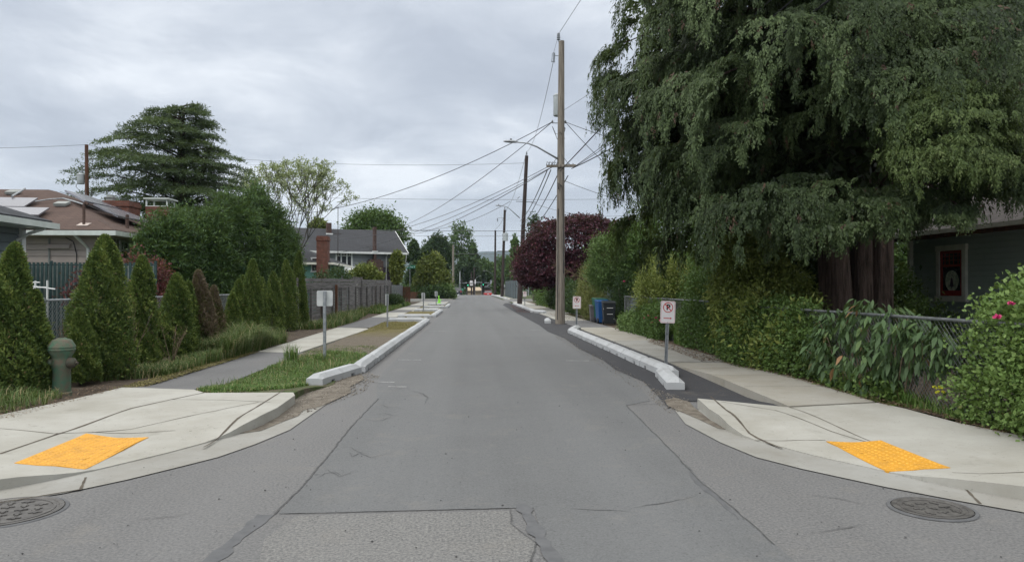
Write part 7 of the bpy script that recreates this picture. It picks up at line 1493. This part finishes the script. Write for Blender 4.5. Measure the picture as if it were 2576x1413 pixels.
litter([(5.28, 7.4), (5.5, 6.9), (5.5, 9.2), (5.3, 9.2)], 900, lambda x, y: .13, .03, 'dry needles along the near fence')
litter([(3.1, 10.3), (4.2, 10), (4.2, 18), (3.8, 18)], 450, lambda x, y: .06 if y < 10.6 else .012, .02, 'fine twigs on the fresh asphalt strip')
litter([(3.0, 46), (4.2, 46), (4.4, 66), (3.6, 66)], 1800, lambda x, y: .012, .06, 'maroon fallen leaves in the gutter under the maple', 'l_red')
litter([(4.3, 34), (5.6, 34), (6.0, 44), (4.6, 44)], 1200, lambda x, y: .04, .06, 'reddish litter on the footpath past the wooden pole')
litter([(-5.4, 11.4), (-5.05, 11.6), (-5.05, 18), (-5.4, 18)], 3000, lambda x, y: .04, .05, 'straw along the edge of the left asphalt path', 'grass_y')
litter([(-5.6, 8.4), (-5.1, 8.6), (-5.0, 11.2), (-5.6, 11.4)], 900, lambda x, y: .13, .035, 'brown crumbs beside the left slab')
# ------------------------------------------------------------------ light
w = bpy.data.worlds.new('World'); SC.world = w; w.use_nodes = True; nt = w.node_tree; nt.nodes.clear()
SUN_EL, SUN_AZ = R(42), R(-128)
def N(ty, **kw):
    n = nt.nodes.new(ty)
    for k, v in kw.items(): setattr(n, k, v)
    return n
def mth(op, a, b=0.0, c=None, clamp=False):
    m = N('ShaderNodeMath', operation=op, use_clamp=clamp)
    for i, val in enumerate((a, b, c)):
        if val is None: continue
        if isinstance(val, bpy.types.NodeSocket): nt.links.new(val, m.inputs[i])
        else: m.inputs[i].default_value = val
    return m.outputs[0]
sky = N('ShaderNodeTexSky', sky_type='NISHITA', sun_disc=False, sun_elevation=SUN_EL, sun_rotation=SUN_AZ)
tc = N('ShaderNodeTexCoord'); sep = N('ShaderNodeSeparateXYZ'); nt.links.new(tc.outputs['Generated'], sep.inputs[0])
zz = mth('MAXIMUM', sep.outputs[2], 0.0)
den = mth('ADD', zz, .10)
cx = N('ShaderNodeCombineXYZ'); nt.links.new(mth('DIVIDE', sep.outputs[0], den), cx.inputs[0]); nt.links.new(mth('DIVIDE', sep.outputs[1], den), cx.inputs[1])
def nz(scale, detail, rough, loc, sc=(1, 1, 1), dist=0.0):
    mp = N('ShaderNodeMapping'); mp.inputs['Location'].default_value = loc; mp.inputs['Scale'].default_value = sc; nt.links.new(cx.outputs[0], mp.inputs[0])
    n = N('ShaderNodeTexNoise'); n.inputs['Scale'].default_value = scale; n.inputs['Detail'].default_value = detail; n.inputs['Roughness'].default_value = rough; n.inputs['Distortion'].default_value = dist
    nt.links.new(mp.outputs[0], n.inputs['Vector']); return n.outputs[0]
n1 = nz(.62, 6, .50, (3.1, 1.7, 0), (1, .8, 1), .35); n2 = nz(2.1, 8, .60, (7, 2, 3), (1, .75, 1), .4)
f = mth('ADD', mth('MULTIPLY', n1, .66), mth('MULTIPLY', n2, .34))
cr = N('ShaderNodeValToRGB'); e = cr.color_ramp.elements
for _ in range(2): e.new(.5)
for el, (p, c) in zip(e, ((.34, (.40, .44, .515)), (.45, (.465, .51, .585)), (.53, (.57, .615, .685)), (.63, (.78, .82, .875)))): el.position = p; el.color = (*c, 1)
nt.links.new(f, cr.inputs[0])
# overcast sky: paler and even near the horizon, brighter overhead
hz = N('ShaderNodeMapRange'); hz.inputs[1].default_value = 0.0; hz.inputs[2].default_value = .16; hz.inputs[3].default_value = .42; hz.inputs[4].default_value = 0.0; nt.links.new(zz, hz.inputs[0])
mx = N('ShaderNodeMix', data_type='RGBA'); nt.links.new(hz.outputs[0], mx.inputs[0]); nt.links.new(cr.outputs[0], mx.inputs[6]); mx.inputs[7].default_value = (.60, .66, .735, 1)
zen = N('ShaderNodeMapRange'); zen.inputs[1].default_value = .37; zen.inputs[2].default_value = .62; zen.inputs[3].default_value = 10.0; zen.inputs[4].default_value = 28.0; nt.links.new(zz, zen.inputs[0])
up_ = N('ShaderNodeMapRange'); up_.inputs[1].default_value = .37; up_.inputs[2].default_value = .55; nt.links.new(zz, up_.inputs[0])
mw = N('ShaderNodeMix', data_type='RGBA'); nt.links.new(up_.outputs[0], mw.inputs[0]); nt.links.new(mx.outputs[2], mw.inputs[6]); mw.inputs[7].default_value = (.60, .595, .575, 1)
vm = N('ShaderNodeVectorMath', operation='SCALE'); nt.links.new(mw.outputs[2], vm.inputs[0]); nt.links.new(zen.outputs[0], vm.inputs['Scale'])
m2 = N('ShaderNodeMix', data_type='RGBA'); m2.inputs[0].default_value = .93; nt.links.new(sky.outputs[0], m2.inputs[6]); nt.links.new(vm.outputs[0], m2.inputs[7]); m2.clamp_result = False
bg = N('ShaderNodeBackground'); bg.inputs[1].default_value = .1; nt.links.new(m2.outputs[2], bg.inputs[0])
wo = N('ShaderNodeOutputWorld'); nt.links.new(bg.outputs[0], wo.inputs[0])
sl = bpy.data.lights.new('sun', 'SUN'); sl.energy = 1.3; sl.angle = R(28); sl.color = (1, .96, .9)
so = bpy.data.objects.new('sun', sl); COL.objects.link(so)
sd = Vector((math.sin(SUN_AZ) * math.cos(SUN_EL), math.cos(SUN_AZ) * math.cos(SUN_EL), math.sin(SUN_EL)))
so.rotation_euler = (-sd).to_track_quat('-Z', 'Y').to_euler(); so.location = (0, 0, 30)
SC.view_settings.view_transform = 'Standard'; SC.view_settings.look = 'None'; SC.view_settings.exposure = 0.27; SC.view_settings.gamma = 1
SC.cycles.max_bounces = 6; SC.cycles.transparent_max_bounces = 8; SC.cycles.diffuse_bounces = 3

# ------------------------------------------------------------------ air
ht = NT('pale_air'); vol = ht.n('ShaderNodeVolumePrincipled'); vol.inputs['Color'].default_value = (.70, .84, 1, 1); vol.inputs['Density'].default_value = .00011; vol.inputs['Anisotropy'].default_value = .2
ht.t.links.new(vol.outputs[0], ht.out.inputs['Volume'])
mb = MB(); mb.bb(-4600, 4600, -450, 4100, -16, 190); tag(mb.build('haze', ht.m), 'thin pale air fading the far hills', 'haze', kind='stuff')
